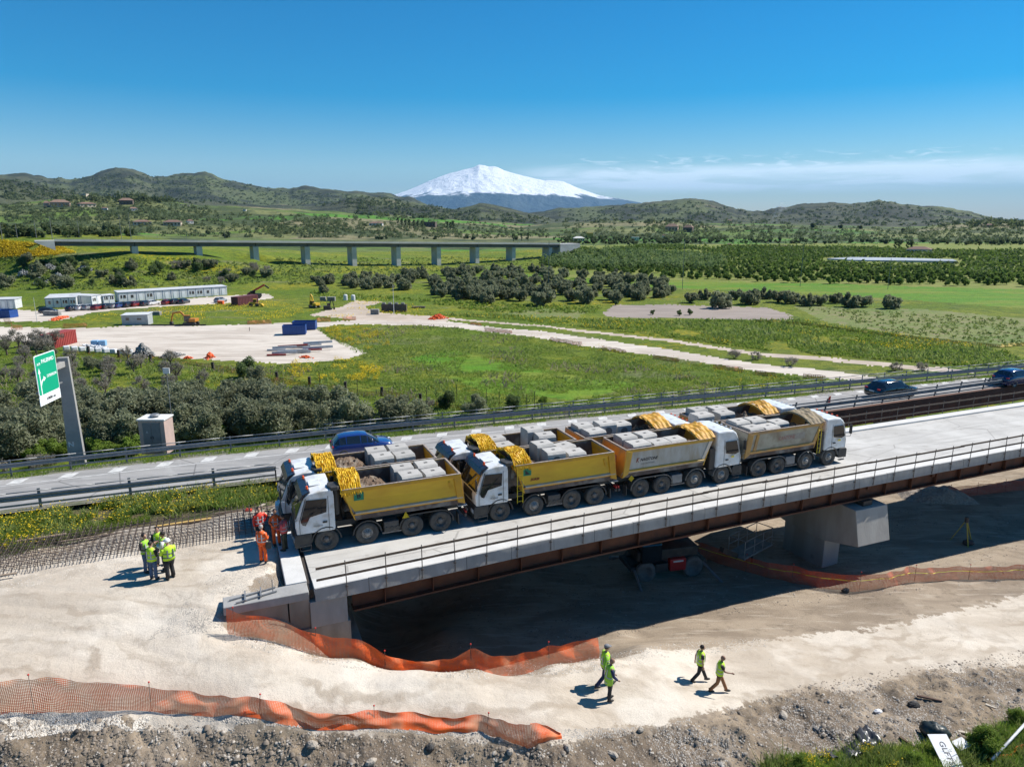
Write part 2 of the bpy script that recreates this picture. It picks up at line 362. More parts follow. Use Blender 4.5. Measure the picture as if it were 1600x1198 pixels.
def HT(x, y):
    r = np.hypot(x, y); w = sstep(420, 580, r); out = np.zeros(np.shape(x))
    m = w < 1
    if m.any(): out[m] = rbf(x[m], y[m])
    fh = far_h(x, y)
    out = out * (1 - w) + np.maximum(fh, out * 0 - 8) * w
    return out + near_bumps(x, y, r)

AZ = np.concatenate([np.linspace(-math.pi, R(-46), 28, endpoint=False), np.linspace(R(-46), R(46), 640, endpoint=False), np.linspace(R(46), math.pi, 28)])
RR = np.concatenate([np.geomspace(3, 15, 14, endpoint=False), np.exp(np.arange(math.log(15), math.log(105), 0.0052)), np.exp(np.arange(math.log(105), math.log(900), 0.009)),
                     np.exp(np.arange(math.log(900), math.log(6500), 0.012)), np.geomspace(6600, 60000, 30)])
GA, GR = np.meshgrid(AZ, RR, indexing='ij')
GX = GR * np.sin(GA); GY = GR * np.cos(GA); GZ = HT(GX, GY)
_u = (GY > yN(GX) - 1.2) & (GY < yF(GX) + 1.0) & (np.abs(GX) < 140); GZ = np.where(_u, np.minimum(GZ, -.16), GZ)
_s, _t = to_st(GX, GY); _u = (_s > 1.66) & (_s < 4.2) & (_t > 26.5) & (_t < 37.5); GZ = np.where(_u, np.minimum(GZ, -.5), GZ)
_u = (_s > -30) & (_s < 1.66) & (_t > 26.9) & (_t < 36.8); GZ = np.where(_u, np.minimum(GZ, -.07), GZ)
LR = np.log(RR)
def hq(x, y):
    x = np.atleast_1d(np.asarray(x, float)); y = np.atleast_1d(np.asarray(y, float))
    a = np.interp(np.arctan2(x, y), AZ, np.arange(len(AZ))); r = np.interp(np.log(np.maximum(np.hypot(x, y), 3.01)), LR, np.arange(len(RR)))
    i = np.clip(a.astype(int), 0, len(AZ) - 2); j = np.clip(r.astype(int), 0, len(RR) - 2); fa = a - i; fr = r - j
    return (GZ[i, j] * (1 - fa) + GZ[i + 1, j] * fa) * (1 - fr) + (GZ[i, j + 1] * (1 - fa) + GZ[i + 1, j + 1] * fa) * fr
def WA(pxs, pys):       # where picture rays meet the ground
    pxs = np.asarray(pxs, float); pys = np.asarray(pys, float)
    u = (pxs - CXP) / F; v = (pys - CYP) / F; dx = u; dy = CP_ - v * SP_; dz = -SP_ - v * CP_; hl = np.hypot(dx, dy)
    dx = dx / hl; dy = dy / hl; dz = dz / hl
    ai = np.interp(np.arctan2(dx, dy), AZ, np.arange(len(AZ))); i = np.clip(ai.astype(int), 0, len(AZ) - 2); fa = (ai - i)[:, None]
    prof = GZ[i] * (1 - fa) + GZ[i + 1] * fa; rayz = CAMZ + dz[:, None] * RR[None, :]
    hit = rayz <= prof; k = np.where(hit.any(1), hit.argmax(1), len(RR) - 1); k = np.maximum(k, 1); n = np.arange(len(pxs))
    g0 = rayz[n, k - 1] - prof[n, k - 1]; g1 = rayz[n, k] - prof[n, k]; f = np.clip(g0 / np.where(g0 - g1 == 0, 1, g0 - g1), 0, 1)
    r = RR[k - 1] * (1 - f) + RR[k] * f; x = dx * r; y = dy * r
    return x, y, hq(x, y)
def W(px, py):
    x, y, z = WA([px], [py]); return Vector((float(x[0]), float(y[0]), float(z[0])))
def WP(poly): x, y, z = WA([p[0] for p in poly], [p[1] for p in poly]); return list(zip(x, y))

# ------------------------------------------------------------------ ground materials
def nodemat(name):
    m = bpy.data.materials.new(name); m.use_nodes = True; MATS[name] = m; return m, m.node_tree.nodes, m.node_tree.links, m.node_tree.nodes['Principled BSDF']
class NT:
    def __init__(s, name, rough=0.9):
        s.m, s.N, s.L, s.b = nodemat(name); s.b.inputs['Roughness'].default_value = rough; s.b.inputs['Specular IOR Level'].default_value = 0.2
        s.tc = s.N.new('ShaderNodeTexCoord').outputs['Object']
    def noise(s, sc, det=5, stretch=None, rough=.6, dist=0, rot=0):
        n = s.N.new('ShaderNodeTexNoise'); n.inputs['Scale'].default_value = sc; n.inputs['Detail'].default_value = det; n.inputs['Roughness'].default_value = rough; n.inputs['Distortion'].default_value = dist
        v = s.tc
        if stretch: mp_ = s.N.new('ShaderNodeMapping'); s.L.new(v, mp_.inputs[0]); mp_.inputs['Scale'].default_value = stretch; mp_.inputs['Rotation'].default_value = (0, 0, rot); v = mp_.outputs[0]
        s.L.new(v, n.inputs['Vector']); return n.outputs[0]
    def vor(s, sc, out='Color', feat='F1', stretch=None):
        n = s.N.new('ShaderNodeTexVoronoi'); n.feature = feat; n.inputs['Scale'].default_value = sc; v = s.tc
        if stretch: mp_ = s.N.new('ShaderNodeMapping'); s.L.new(v, mp_.inputs[0]); mp_.inputs['Scale'].default_value = stretch; v = mp_.outputs[0]
        s.L.new(v, n.inputs['Vector']); return n.outputs[out]
    def mr(s, v, a, b, c=0., d=1.):
        n = s.N.new('ShaderNodeMapRange'); n.interpolation_type = 'SMOOTHSTEP'; s.L.new(v, n.inputs[0])
        for i, q in enumerate((a, b, c, d)): n.inputs[i + 1].default_value = q
        return n.outputs[0]
    def mul(s, a, b):
        n = s.N.new('ShaderNodeMath'); n.operation = 'MULTIPLY'
        for i, q in enumerate((a, b)):
            if isinstance(q, (int, float)): n.inputs[i].default_value = q
            else: s.L.new(q, n.inputs[i])
        return n.outputs[0]
    def mix(s, f, a, b):
        n = s.N.new('ShaderNodeMix'); n.data_type = 'RGBA'
        for i, q in ((0, f), (6, a), (7, b)):
            if isinstance(q, (int, float)): n.inputs[i].default_value = q
            elif isinstance(q, tuple): n.inputs[i].default_value = q + (1,)
            else: s.L.new(q, n.inputs[i])
        return n.outputs[2]
    def out(s, col, bump=None, strength=.6, dist=.1):
        s.L.new(col, s.b.inputs['Base Color'])
        if bump is not None:
            bp = s.N.new('ShaderNodeBump'); bp.inputs['Strength'].default_value = strength; bp.inputs['Distance'].default_value = dist; s.L.new(bump, bp.inputs['Height']); s.L.new(bp.outputs[0], s.b.inputs['Normal'])
        return s.m
# meadow
q = NT('meadow'); c = q.mix(q.mr(q.noise(.035, 6), .38, .62), (.125, .185, .012), (.215, .235, .024))
c = q.mix(q.mr(q.noise(.35, 6, rough=.7), .42, .68), c, (.080, .125, .014))
c = q.mix(q.mul(q.mr(q.noise(.02, 5, (1, 2, 1)), .53, .63), q.mr(q.noise(.9, 5, rough=.75), .47, .6)), c, (.36, .29, .012))
c = q.mix(q.mul(q.mr(q.noise(.045, 5, (1, 2.2, 1)), .56, .68), .55), c, (.20, .19, .12))
c = q.mix(q.mul(q.mr(q.noise(.5, 8, (1, 1.6, 1), rough=.78), .50, .60), .7), c, (.055, .085, .012)); q.out(c, q.noise(2.5, 6, rough=.75), .9, .5)
# lush crop field
q = NT('crop_field'); c = q.mix(q.mr(q.noise(.05, 5, (1, 3, 1)), .4, .62), (.085, .20, .010), (.135, .21, .016)); c = q.mix(q.mr(q.noise(.4, 7, (1, 3, 1), rough=.7), .46, .64), c, (.060, .125, .010)); c = q.mix(q.mul(q.mr(q.noise(.03, 6, (1, 3, 1)), .52, .6), .6), c, (.19, .20, .03)); q.out(c, q.noise(1.5, 5), .7, .4)
# ploughed field with a thin green growth
q = NT('ploughed_field'); c0_ = 0; c = q.mix(q.mr(q.noise(.6, 6, (1, 2.5, 1)), .4, .6), (.155, .20, .045), (.20, .195, .085)); c = q.mix(q.mr(q.noise(.04, 4), .45, .65), c, (.125, .18, .045)); c = q.mix(q.mul(q.mr(q.noise(1.2, 8, (.6, 4, 1), rough=.75, rot=.5), .48, .6), .7), c, (.10, .12, .035)); c = q.mix(q.mul(q.mr(q.noise(.25, 6, (1, 2, 1)), .54, .62), .6), c, (.26, .20, .13)); q.out(c, q.noise(2., 6), .7, .3)
# orchard floor
q = NT('orchard_floor'); c = q.mix(q.mr(q.noise(.05, 5, (1, 2, 1)), .4, .6), (.13, .17, .022), (.19, .20, .05)); q.out(c, q.noise(1., 5), .6, .4)
# far land: patchwork of fields, scrub and rough pasture
q = NT('hill_land')
cells = q.vor(.0045, 'Color', stretch=(1, 1.6, 1)); sep_ = q.N.new('ShaderNodeSeparateColor'); q.L.new(cells, sep_.inputs[0])
c = q.mix(q.mr(sep_.outputs[0], .25, .75), (.105, .16, .030), (.165, .175, .065)); c = q.mix(q.mr(sep_.outputs[1], .70, .74), c, (.08, .20, .022)); c = q.mix(q.mr(sep_.outputs[2], .80, .84), c, (.21, .19, .10))
c = q.mix(q.mr(q.noise(.006, 7, rough=.65), .47, .56), c, (.06, .08, .030)); c = q.mix(q.mul(q.mr(q.noise(.03, 6, rough=.7), .52, .60), .75), c, (.032, .046, .018)); q.out(c, q.noise(.05, 6), .7, 6.)
q = NT('high_hill_land')
c = q.mix(q.mr(q.noise(.0012, 6), .42, .58), (.095, .115, .048), (.078, .085, .05)); c = q.mix(q.mr(q.noise(.0045, 7, rough=.7), .46, .56), c, (.036, .043, .028))
c = q.mix(q.mul(q.mr(q.noise(.004, 7, rough=.7), .60, .70), .7), c, (.16, .13, .09)); q.out(c, q.noise(.012, 7, rough=.7), .9, 25.)
# pale compacted site ground
q = NT('white_gravel'); c = q.mix(q.mr(q.noise(.12, 6, (1, 3, 1), rot=-.3), .4, .62), (.66, .59, .50), (.50, .43, .345)); c = q.mix(q.mul(q.mr(q.noise(.35, 7, (1, 5, 1), dist=.4, rot=-.25), .50, .66), .6), c, (.44, .375, .30))
c = q.mix(q.mul(q.mr(q.noise(.7, 6, rough=.7), .56, .70), .35), c, (.42, .39, .35)); c = q.mix(q.mul(q.mr(q.noise(26, 4), .60, .70), .35), c, (.33, .30, .26)); q.out(c, q.noise(18, 8, rough=.75), .45, .03)
q = NT('yard_dirt'); c = q.mix(q.mr(q.noise(.06, 6, (1, 4, 1)), .4, .62), (.56, .50, .43), (.45, .39, .33)); c = q.mix(q.mul(q.mr(q.noise(.15, 6, (1, 5, 1)), .52, .64), .6), c, (.33, .28, .23)); q.out(c, q.noise(3, 6), .4, .08)
q = NT('track_dirt'); c = q.mix(q.mr(q.noise(.2, 6), .4, .62), (.48, .40, .33), (.40, .33, .26)); q.out(c, q.noise(3, 6), .4, .08)
q = NT('pond_bed'); c = q.mix(q.mr(q.noise(.1, 6, (1, 3, 1)), .4, .62), (.30, .25, .215), (.25, .21, .18)); q.out(c, q.noise(2, 6), .3, .08)
# brown soil with stones
q = NT('brown_soil'); c = q.mix(q.mr(q.noise(.35, 6), .38, .62), (.235, .175, .125), (.155, .115, .085)); c = q.mix(q.mr(q.noise(1.4, 7, rough=.7), .5, .68), c, (.115, .09, .07))
c = q.mix(q.mul(q.mr(q.noise(.22, 5, dist=.4), .54, .64), .7), c, (.34, .285, .22)); c = q.mix(q.mul(q.mr(q.noise(22, 4), .58, .66), .5), c, (.40, .36, .31)); q.out(c, q.noise(5, 8, rough=.75), 1., .16)
q = NT('verge_soil'); c = q.mix(q.mr(q.noise(.8, 6), .4, .6), (.055, .075, .02), (.12, .10, .055)); q.out(c, q.noise(5, 6), .8, .15)
q = NT('under_deck_soil'); c = q.mix(q.mr(q.noise(.3, 6, (1, 2, 1)), .4, .62), (.21, .17, .135), (.155, .125, .10)); c = q.mix(q.mul(q.mr(q.noise(.12, 6, dist=.6), .55, .66), .8), c, (.30, .25, .20)); q.out(c, q.noise(6, 7, rough=.7), .8, .1)

q = NT('work_ground')
def att(n_): a = q.N.new('ShaderNodeAttribute'); a.attribute_name = n_; return a.outputs['Fac']
def madd(a, b, op='ADD'):
    n = q.N.new('ShaderNodeMath'); n.operation = op
    for i, v_ in enumerate((a, b)):
        if isinstance(v_, (int, float)): n.inputs[i].default_value = v_
        else: q.L.new(v_, n.inputs[i])
    return n.outputs[0]
g1_ = q.noise(1.3, 8, rough=.72); g2_ = q.noise(.22, 5)
fg = q.mr(madd(att('gravelness'), q.mr(g1_, .3, .7, -.38, .38)), .42, .60); fs_ = q.mr(madd(att('soilness'), q.mr(g1_, .3, .7, -.35, .35)), .35, .65)
# pit floor: tan silt with darker damp patches
u_ = q.mix(q.mr(q.noise(.25, 7, (1, 2, 1), dist=.5), .38, .62), (.34, .275, .205), (.24, .19, .14)); u_ = q.mix(q.mul(q.mr(q.noise(1.1, 8, rough=.75), .52, .66), .6), u_, (.16, .125, .09)); u_ = q.mix(q.mul(q.mr(q.noise(.5, 6, (1, 6, 1), rot=-R(24)), .54, .64), .5), u_, (.42, .36, .29))
# bank: broken brown earth
b_ = q.mix(q.mr(q.noise(.30, 7, dist=.4), .38, .62), (.27, .21, .145), (.15, .115, .082)); b_ = q.mix(q.mr(q.noise(1.6, 8, rough=.75), .5, .66), b_, (.11, .088, .068)); b_ = q.mix(q.mul(q.mr(q.noise(.16, 5, dist=.5), .52, .64), .75), b_, (.36, .29, .215)); b_ = q.mix(q.mul(q.mr(q.noise(24, 4), .58, .66), .5), b_, (.42, .38, .33))
# compacted white gravel with wheel lines
r_ = q.mix(q.mr(q.noise(.10, 6, (1, 3, 1), rot=-.3), .38, .62), (.60, .53, .44), (.47, .40, .32)); r_ = q.mix(q.mul(q.mr(q.noise(.55, 8, rough=.76, dist=.6), .48, .62), .55), r_, (.36, .30, .235))
ln = madd(att('lane'), q.mr(q.noise(.12, 4), .3, .7, -.9, .9)); w_ = madd(madd(madd(ln, 5.2, 'MULTIPLY'), q.mr(q.noise(.6, 5), .3, .7, -1.2, 1.2)), 0.0, 'ADD'); w_ = madd(w_, 0, 'SINE'); w_ = q.mr(w_, .15, .95); w_ = q.mul(w_, q.mr(q.noise(.2, 5, (1, 3, 1)), .42, .60)); r_ = q.mix(q.mul(w_, .75), r_, (.36, .295, .225))
r_ = q.mix(q.mul(q.mr(q.noise(28, 4), .58, .68), .40), r_, (.34, .30, .25)); r_ = q.mix(q.mul(q.mr(q.vor(7, 'Distance'), .0, .12, 1, 0), .6), r_, (.30, .27, .24)); r_ = q.mix(q.mul(q.mr(g2_, .50, .60), .45), r_, (.70, .64, .555))
c = q.mix(fs_, u_, b_); c = q.mix(fg, c, r_); q.out(c, q.noise(9, 9, rough=.78), .65, .07)

# ------------------------------------------------------------------ zones of the ground
ZN = ['meadow', 'gravel_road', 'soil_bank', 'construction_yard', 'dirt_track', 'pond_bed', 'crop_field', 'ploughed_field', 'orchard_ground', 'hills', 'verge', 'mountain_foothills', 'river_terrace']
ZM = ['meadow', 'work_ground', 'work_ground', 'yard_dirt', 'track_dirt', 'pond_bed', 'crop_field', 'ploughed_field', 'orchard_floor', 'hill_land', 'verge_soil', 'high_hill_land', 'work_ground']
cx = (GX[:-1, :-1] + GX[1:, 1:]) / 2; cy = (GY[:-1, :-1] + GY[1:, 1:]) / 2; cr = np.hypot(cx, cy)
wx = cx + fbm(cx / (cr * .05 + .1), cy / (cr * .05 + .1), 3, .5) * cr * .018; wy = cy + fbm(cx / (cr * .05 + .1) + 50, cy / (cr * .05 + .1) + 50, 3, .5) * cr * .025
jit = np.where(cr < 110, .0, cr * .0014); wx = wx + RNG.normal(0, 1, cx.shape) * jit; wy = wy + RNG.normal(0, 1, cx.shape) * jit * 1.3
zone = np.zeros(cx.shape, np.int8)
zone[cr > 520] = 9; zone[cr > 2000] = 11
south = cy < yN(cx) + 0.5
zone[south & (cr < 200)] = 12; zone[(cx > -4) & (cy < yF(cx) + 3) & (cr < 160)] = 12
def setz(z, poly, mask=None, raw=False):
    P = WP(poly) if not raw else poly
    m = inpoly(wx, wy, P)
    if mask is not None: m &= mask
    zone[m] = z
nearm = cr < 420
setz(8, [(860, 446), (1000, 452), (1300, 452), (1600, 462), (1900, 470), (1900, 375), (1300, 380), (870, 384)], cr < 900)
setz(6, [(760, 424), (900, 433), (1050, 440), (1200, 441), (1400, 447), (1600, 452), (1800, 456), (1800, 490), (1600, 482), (1450, 470), (1250, 458), (1000, 448), (760, 430)], nearm)
setz(7, [(1240, 478), (1300, 480), (1450, 483), (1600, 498), (1700, 510), (1700, 545), (1600, 540), (1500, 541), (1400, 523), (1290, 503)], nearm)
setz(6, [(640, 560), (700, 545), (860, 580), (1000, 600), (900, 625), (760, 612)], nearm)
setz(7, [(780, 490), (840, 481), (920, 486), (900, 497), (830, 496)], nearm)
setz(5, [(942, 489), (962, 476), (1080, 477), (1200, 480), (1232, 490), (1238, 500), (1150, 499), (1040, 497), (950, 495)], nearm)
setz(3, [(-200, 512), (0, 512), (100, 513), (200, 509), (300, 509), (450, 505), (560, 500), (640, 497), (700, 502), (760, 508), (700, 511), (640, 508), (520, 507), (492, 512), (512, 530), (545, 540), (572, 553), (540, 560),
         (440, 570), (400, 566), (330, 562), (230, 557), (120, 540), (0, 533), (-200, 530)], nearm)
setz(3, [(-200, 500), (-200, 478), (0, 482), (40, 487), (120, 482), (200, 473), (355, 462), (410, 459), (430, 466), (350, 474), (240, 480), (150, 487), (110, 498), (60, 503), (0, 504)], nearm)
setz(4, [(480, 492), (520, 481), (555, 470), (600, 472), (570, 480), (590, 488), (650, 493), (700, 495), (700, 503), (560, 501)], nearm)
setz(3, [(640, 500), (700, 502), (800, 513), (920, 527), (1050, 547), (1200, 569), (1345, 586), (1380, 596), (1300, 592), (1180, 578), (1050, 559), (900, 538), (780, 519), (700, 509)], nearm)
setz(4, [(700, 496), (780, 502), (900, 514), (1050, 531), (1200, 551), (1350, 564), (1480, 574), (1530, 582), (1480, 580), (1350, 570), (1200, 556), (1050, 535), (900, 517), (780, 504), (700, 499)], nearm)
# foreground
road_poly = [(-300, 935), (0, 872), (180, 835), (420, 796), (445, 862), (470, 915), (340, 955), (352, 990), (450, 1012), (560, 1030), (740, 1048), (930, 1030), (1040, 1012), (1200, 1000), (1400, 975), (1600, 925), (1900, 860), (1900, 1000),
             (1700, 1030), (1450, 1045), (1330, 1075), (1200, 1085), (1060, 1120), (900, 1148), (860, 1160), (700, 1145), (400, 1138), (150, 1125), (0, 1128), (-300, 1128)]
setz(2, [(-400, 1110), (0, 1116), (150, 1116), (400, 1132), (860, 1150), (1100, 1120), (1200, 1075), (1400, 1040), (1600, 1010), (1900, 980), (2400, 1500), (800, 2600), (-900, 1500)], cr < 60)
setz(1, road_poly, cr < 90)
setz(10, [(-300, 900), (-300, 830), (0, 800), (430, 745), (450, 792), (350, 803), (200, 826), (60, 858), (0, 872)], cr < 90)
setz(10, [(1185, 1200), (1270, 1178), (1400, 1165), (1500, 1150), (1600, 1120), (1900, 1100), (1900, 1400), (1100, 1400)], cr < 60)
north = (cy > yF(cx) - .3) & (cy < yF(cx) + 16) & (cx < 3) & (cr < 120); zone[north] = 10
# smooth blends between the haul road gravel, the bank and the pit floor, and the distance from the wheel lines of the road
def vmask(m):
    o = np.zeros(GX.shape)
    for a, b in ((0, 0), (1, 0), (0, 1), (1, 1)): o[a:GX.shape[0] - 1 + a, b:GX.shape[1] - 1 + b] += m * .25
    return o
def soften(m, k):
    m = m.astype(float)
    for _ in range(k):
        p_ = np.pad(m, 1, mode='edge'); m = (p_[:-2, 1:-1] + p_[2:, 1:-1] + p_[1:-1, :-2] + p_[1:-1, 2:] + m) / 5
    return m
ATT = {'gravelness': soften(vmask(zone == 1), 22), 'soilness': soften(vmask(zone == 2), 16)}
cl_ = WP([(-400, 950), (-200, 962), (0, 985), (200, 1015), (400, 1065), (600, 1092), (800, 1092), (1000, 1078), (1200, 1045), (1400, 1010), (1600, 972), (1800, 940)])
dist = np.full(GX.shape, 50.0); nm_ = GR < 90
gx_, gy_ = GX[nm_], GY[nm_]; dm = np.full(gx_.shape, 50.0); sgn_ = np.zeros(gx_.shape)
for (ax_, ay_), (bx_, by_) in zip(cl_[:-1], cl_[1:]):
    ex, ey = bx_ - ax_, by_ - ay_; t_ = np.clip(((gx_ - ax_) * ex + (gy_ - ay_) * ey) / (ex * ex + ey * ey), 0, 1); qx, qy = gx_ - ax_ - t_ * ex, gy_ - ay_ - t_ * ey; d_ = np.hypot(qx, qy); sg_v = np.sign(ex * qy - ey * qx); m_ = d_ < dm; dm[m_] = d_[m_]; sgn_[m_] = sg_v[m_]
dist[nm_] = dm * sgn_; ATT['lane'] = dist
# soil relief where the bank is broken ground
soil = (zone == 2); sv = np.zeros(GX.shape, bool)
for a, b in ((0, 0), (1, 0), (0, 1), (1, 1)): sv[a:GX.shape[0] - 1 + a, b:GX.shape[1] - 1 + b] |= soil
sv = soften(sv, 14) ** 2
GZ += sv * (.55 * (np.abs(fbm(GX / 2.6 + 3, GY / 1.8, 5, .6)) * 2 - .25) + .12 * np.maximum(0, fbm(GX / .7, GY / .7, 5, .7)) * 2)
GZ += (sv) * 1.5 * (0.30 * np.abs(fbm(GX / 1.1, GY / 1.1, 5, .6)) + 0.16 * fbm(GX / .45, GY / .45, 4, .6) - .02)
# wheel ruts along the haul road
rd = np.zeros(GX.shape, bool); rz_ = (zone == 1)
for a, b in ((0, 0), (1, 1)): rd[a:GX.shape[0] - 1 + a, b:GX.shape[1] - 1 + b] |= rz_
GZ += soften(rd, 6) * (0.03 * fbm(GX / .25, GY / .25, 3) - .035 * np.maximum(0, np.sin(dist * 5.2 + 3 * fbm(GX / 6, GY / 6, 2))) ** 3 * np.clip(fbm(GX / 4 + 9, GY / 4, 2) * 5 + .4, 0, 1))
na, nr = GX.shape
V = np.stack([GX, GY, GZ], -1).reshape(-1, 3)
I = np.arange(na * nr).reshape(na, nr)
FQ = np.stack([I[:-1, :-1], I[:-1, 1:], I[1:, 1:], I[1:, :-1]], -1)
def ground_piece(name, mat, mask):
    f = FQ[mask]; u, inv = np.unique(f, return_inverse=True)
    o = finish(name, V[u], inv.reshape(-1, 4), MATS[mat], smooth=True)
    if name in ('gravel_road', 'soil_bank', 'river_terrace'):
        for k_, a_ in ATT.items(): at_ = o.data.attributes.new(k_, 'FLOAT', 'POINT'); at_.data.foreach_set('value', a_.ravel()[u].astype(np.float32))
    return tag(o, kind='structure')
for k, (nm, mt) in enumerate(zip(ZN, ZM)):
    if (zone == k).any(): ground_piece(nm, mt, zone == k)

# ------------------------------------------------------------------ the snow mountain, 30 km off
PK = [(560, 312), (600, 307), (621, 303), (638, 297), (657, 289), (675, 281), (694, 273.5), (708, 269.5), (722, 266), (739, 262), (748, 257.5), (758, 258.5), (764, 260.5), (770, 260), (778, 261.5), (788, 266.5), (804, 271), (819, 275), (850, 282), (864, 282), (880, 283.5), (901, 293),
      (935, 305), (969, 311), (1000, 316.5), (1040, 325), (1100, 335)]
paz = []; pel = []
for px, py in PK: d = ray(px, py); paz.append(math.atan2(d[0], d[1])); pel.append(d[2] / math.hypot(d[0], d[1]))
MR = 30000.
maz = np.linspace(paz[0], paz[-1], 420); mr_ = np.concatenate([np.linspace(19000, 30000, 200), np.linspace(30200, 36000, 24)])
MA, MRR = np.meshgrid(maz, mr_, indexing='ij'); MX = MRR * np.sin(MA); MY = MRR * np.cos(MA)
_pe = np.interp(maz, paz, pel); _g = np.exp(-np.linspace(-2.5, 2.5, 121) ** 2); _ps = np.convolve(np.pad(_pe, 60, mode='edge'), _g / _g.sum(), 'valid'); _k = np.clip((MRR - 26500) / 3500, 0, 1) ** 1.3
top = CAMZ + MR * (_ps[:, None] * (1 - _k) + _pe[:, None] * _k); tt = np.clip((MRR - 19000) / 11000, 0, 1)
bk = np.clip((MRR - 30000) / 6000, 0, 1)
gul = fbm(MX / 1500, MY / 6000, 5, .55); gul2 = np.abs(fbm(MX / 900 + MRR / 9000, MY / 3500, 5, .55))
MZ = -50 + (top + 50) * (tt ** 1.35) * (1 - .6 * bk) + (gul * 300 - gul2 * 240) * np.sin(np.pi * tt) ** .8 * (1 - bk) + 22 * fbm(MX / 250, MY / 250, 4) * tt
mv = np.stack([MX, MY, MZ], -1).reshape(-1, 3); mi_ = np.arange(MX.size).reshape(MX.shape)
mf = np.stack([mi_[:-1, :-1], mi_[:-1, 1:], mi_[1:, 1:], mi_[1:, :-1]], -1).reshape(-1, 4)
q = NT('snow_mountain', .6)
geo = q.N.new('ShaderNodeNewGeometry'); sx = q.N.new('ShaderNodeSeparateXYZ'); q.L.new(geo.outputs['Position'], sx.inputs[0])
add = q.N.new('ShaderNodeMath'); add.operation = 'ADD'; q.L.new(sx.outputs[2], add.inputs[0]); q.L.new(q.mr(q.noise(.0009, 8, rough=.7), .3, .7, -130, 130), add.inputs[1])
low = q.mix(q.mr(q.noise(.0008, 6), .4, .6), (.045, .06, .055), (.03, .04, .045))
snow = q.mix(q.mul(q.mr(q.noise(.0014, 8, (1, .5, 1), rough=.75), .64, .74), .35), (.90, .91, .93), (.25, .26, .30))
c = q.mix(q.mr(add.outputs[0], 800, 900), low, snow)
c = q.mix(q.mul(q.mr(sx.outputs[2], 2060, 2230), q.mr(q.noise(.003, 5), .44, .56)), c, (.11, .12, .15))
q.out(c, q.noise(.0022, 8, rough=.7), .8, 160)
tag(finish('snowy_mountain', mv, mf, MATS['snow_mountain'], smooth=True), kind='structure')
# air
hz = MB(); hz.box(-45000, -3000, -1200, 45000, 60500, 2700)
q = bpy.data.materials.new('haze'); q.use_nodes = True; q.node_tree.nodes.clear()
ho = q.node_tree.nodes.new('ShaderNodeOutputMaterial'); hv = q.node_tree.nodes.new('ShaderNodeVolumePrincipled')
hv.inputs['Color'].default_value = (.30, .62, 1.0, 1); hv.inputs['Density'].default_value = 2.1e-5; q.node_tree.links.new(hv.outputs[0], ho.inputs['Volume'])
HAZE = tag(hz.build('haze', q), kind='stuff')
# ------------------------------------------------------------------ common materials
q = NT('concrete_deck', .85); c_ = q.mix(q.mr(q.noise(.35, 7, dist=.4), .36, .64), (.50, .485, .455), (.41, .395, .37)); c_ = q.mix(q.mul(q.mr(q.noise(.5, 6, (.12, 3.2, 1)), .52, .66), .55), c_, (.30, .285, .262)); c_ = q.mix(q.mul(q.mr(q.noise(1.4, 7, rough=.7), .58, .68), .5), c_, (.27, .25, .225))
c_ = q.mix(q.mul(q.mr(q.noise(.16, 4, dist=1.), .55, .66), .5), c_, (.56, .545, .52)); c_ = q.mix(q.mul(q.mr(q.vor(.30, 'Distance', 'DISTANCE_TO_EDGE', stretch=(.5, 1.4, 1)), .004, .011, 1, 0), .5), c_, (.20, .19, .175)); q.out(c_, q.noise(10, 7), .3, .03); conc = MATS['concrete_deck']
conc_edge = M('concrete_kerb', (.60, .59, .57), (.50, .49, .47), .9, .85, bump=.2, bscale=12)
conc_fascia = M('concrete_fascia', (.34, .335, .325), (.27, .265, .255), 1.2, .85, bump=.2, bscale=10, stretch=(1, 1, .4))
conc_old = M('concrete_stained', (.36, .33, .29), (.25, .225, .19), .9, .9, c3=(.17, .145, .12), s3=.5, bump=.4, bscale=9, stretch=(1, 1, .35))
conc_block = M('concrete_block', (.46, .44, .41), (.36, .345, .32), 2.0, .9, bump=.3, bscale=16, rand=.10)
corten = M('weathering_steel', (.12, .042, .020), (.07, .026, .015), 1.4, .75, bump=.2, bscale=8)
plank_m = M('scaffold_plank', (.17, .12, .085), (.10, .075, .055), 6, .85, stretch=(1, 1, 3), bump=.2)
galv = M('galvanised_steel', (.30, .305, .31), (.20, .205, .21), 5, .5, metal=.4)
galv_dull = M('galvanised_dull', (.24, .245, .25), (.15, .155, .16), 2, .6, metal=.3)
post_m = M('steel_post', (.20, .185, .17), (.10, .085, .075), 6, .6, metal=.5)
dark_steel = M('dark_steel', (.045, .043, .042), (.075, .06, .05), 3, .6, metal=.3)
q = NT('asphalt'); a_ = q.mix(q.mr(q.noise(.25, 6, (1, 5, 1), rot=-R(21)), .4, .62), (.32, .31, .30), (.25, .245, .24)); a_ = q.mix(q.mul(q.mr(q.noise(.5, 6, dist=.8), .56, .66), .5), a_, (.37, .365, .355))
a_ = q.mix(q.mul(q.mr(q.vor(.22, 'Distance', 'DISTANCE_TO_EDGE'), .004, .012, 1, 0), .5), a_, (.05, .05, .05)); q.out(a_, q.noise(40, 4), .3, .02)
asph = MATS['asphalt']
white_paint = M('road_paint', (.62, .61, .59), (.42, .42, .41), 3, .7)

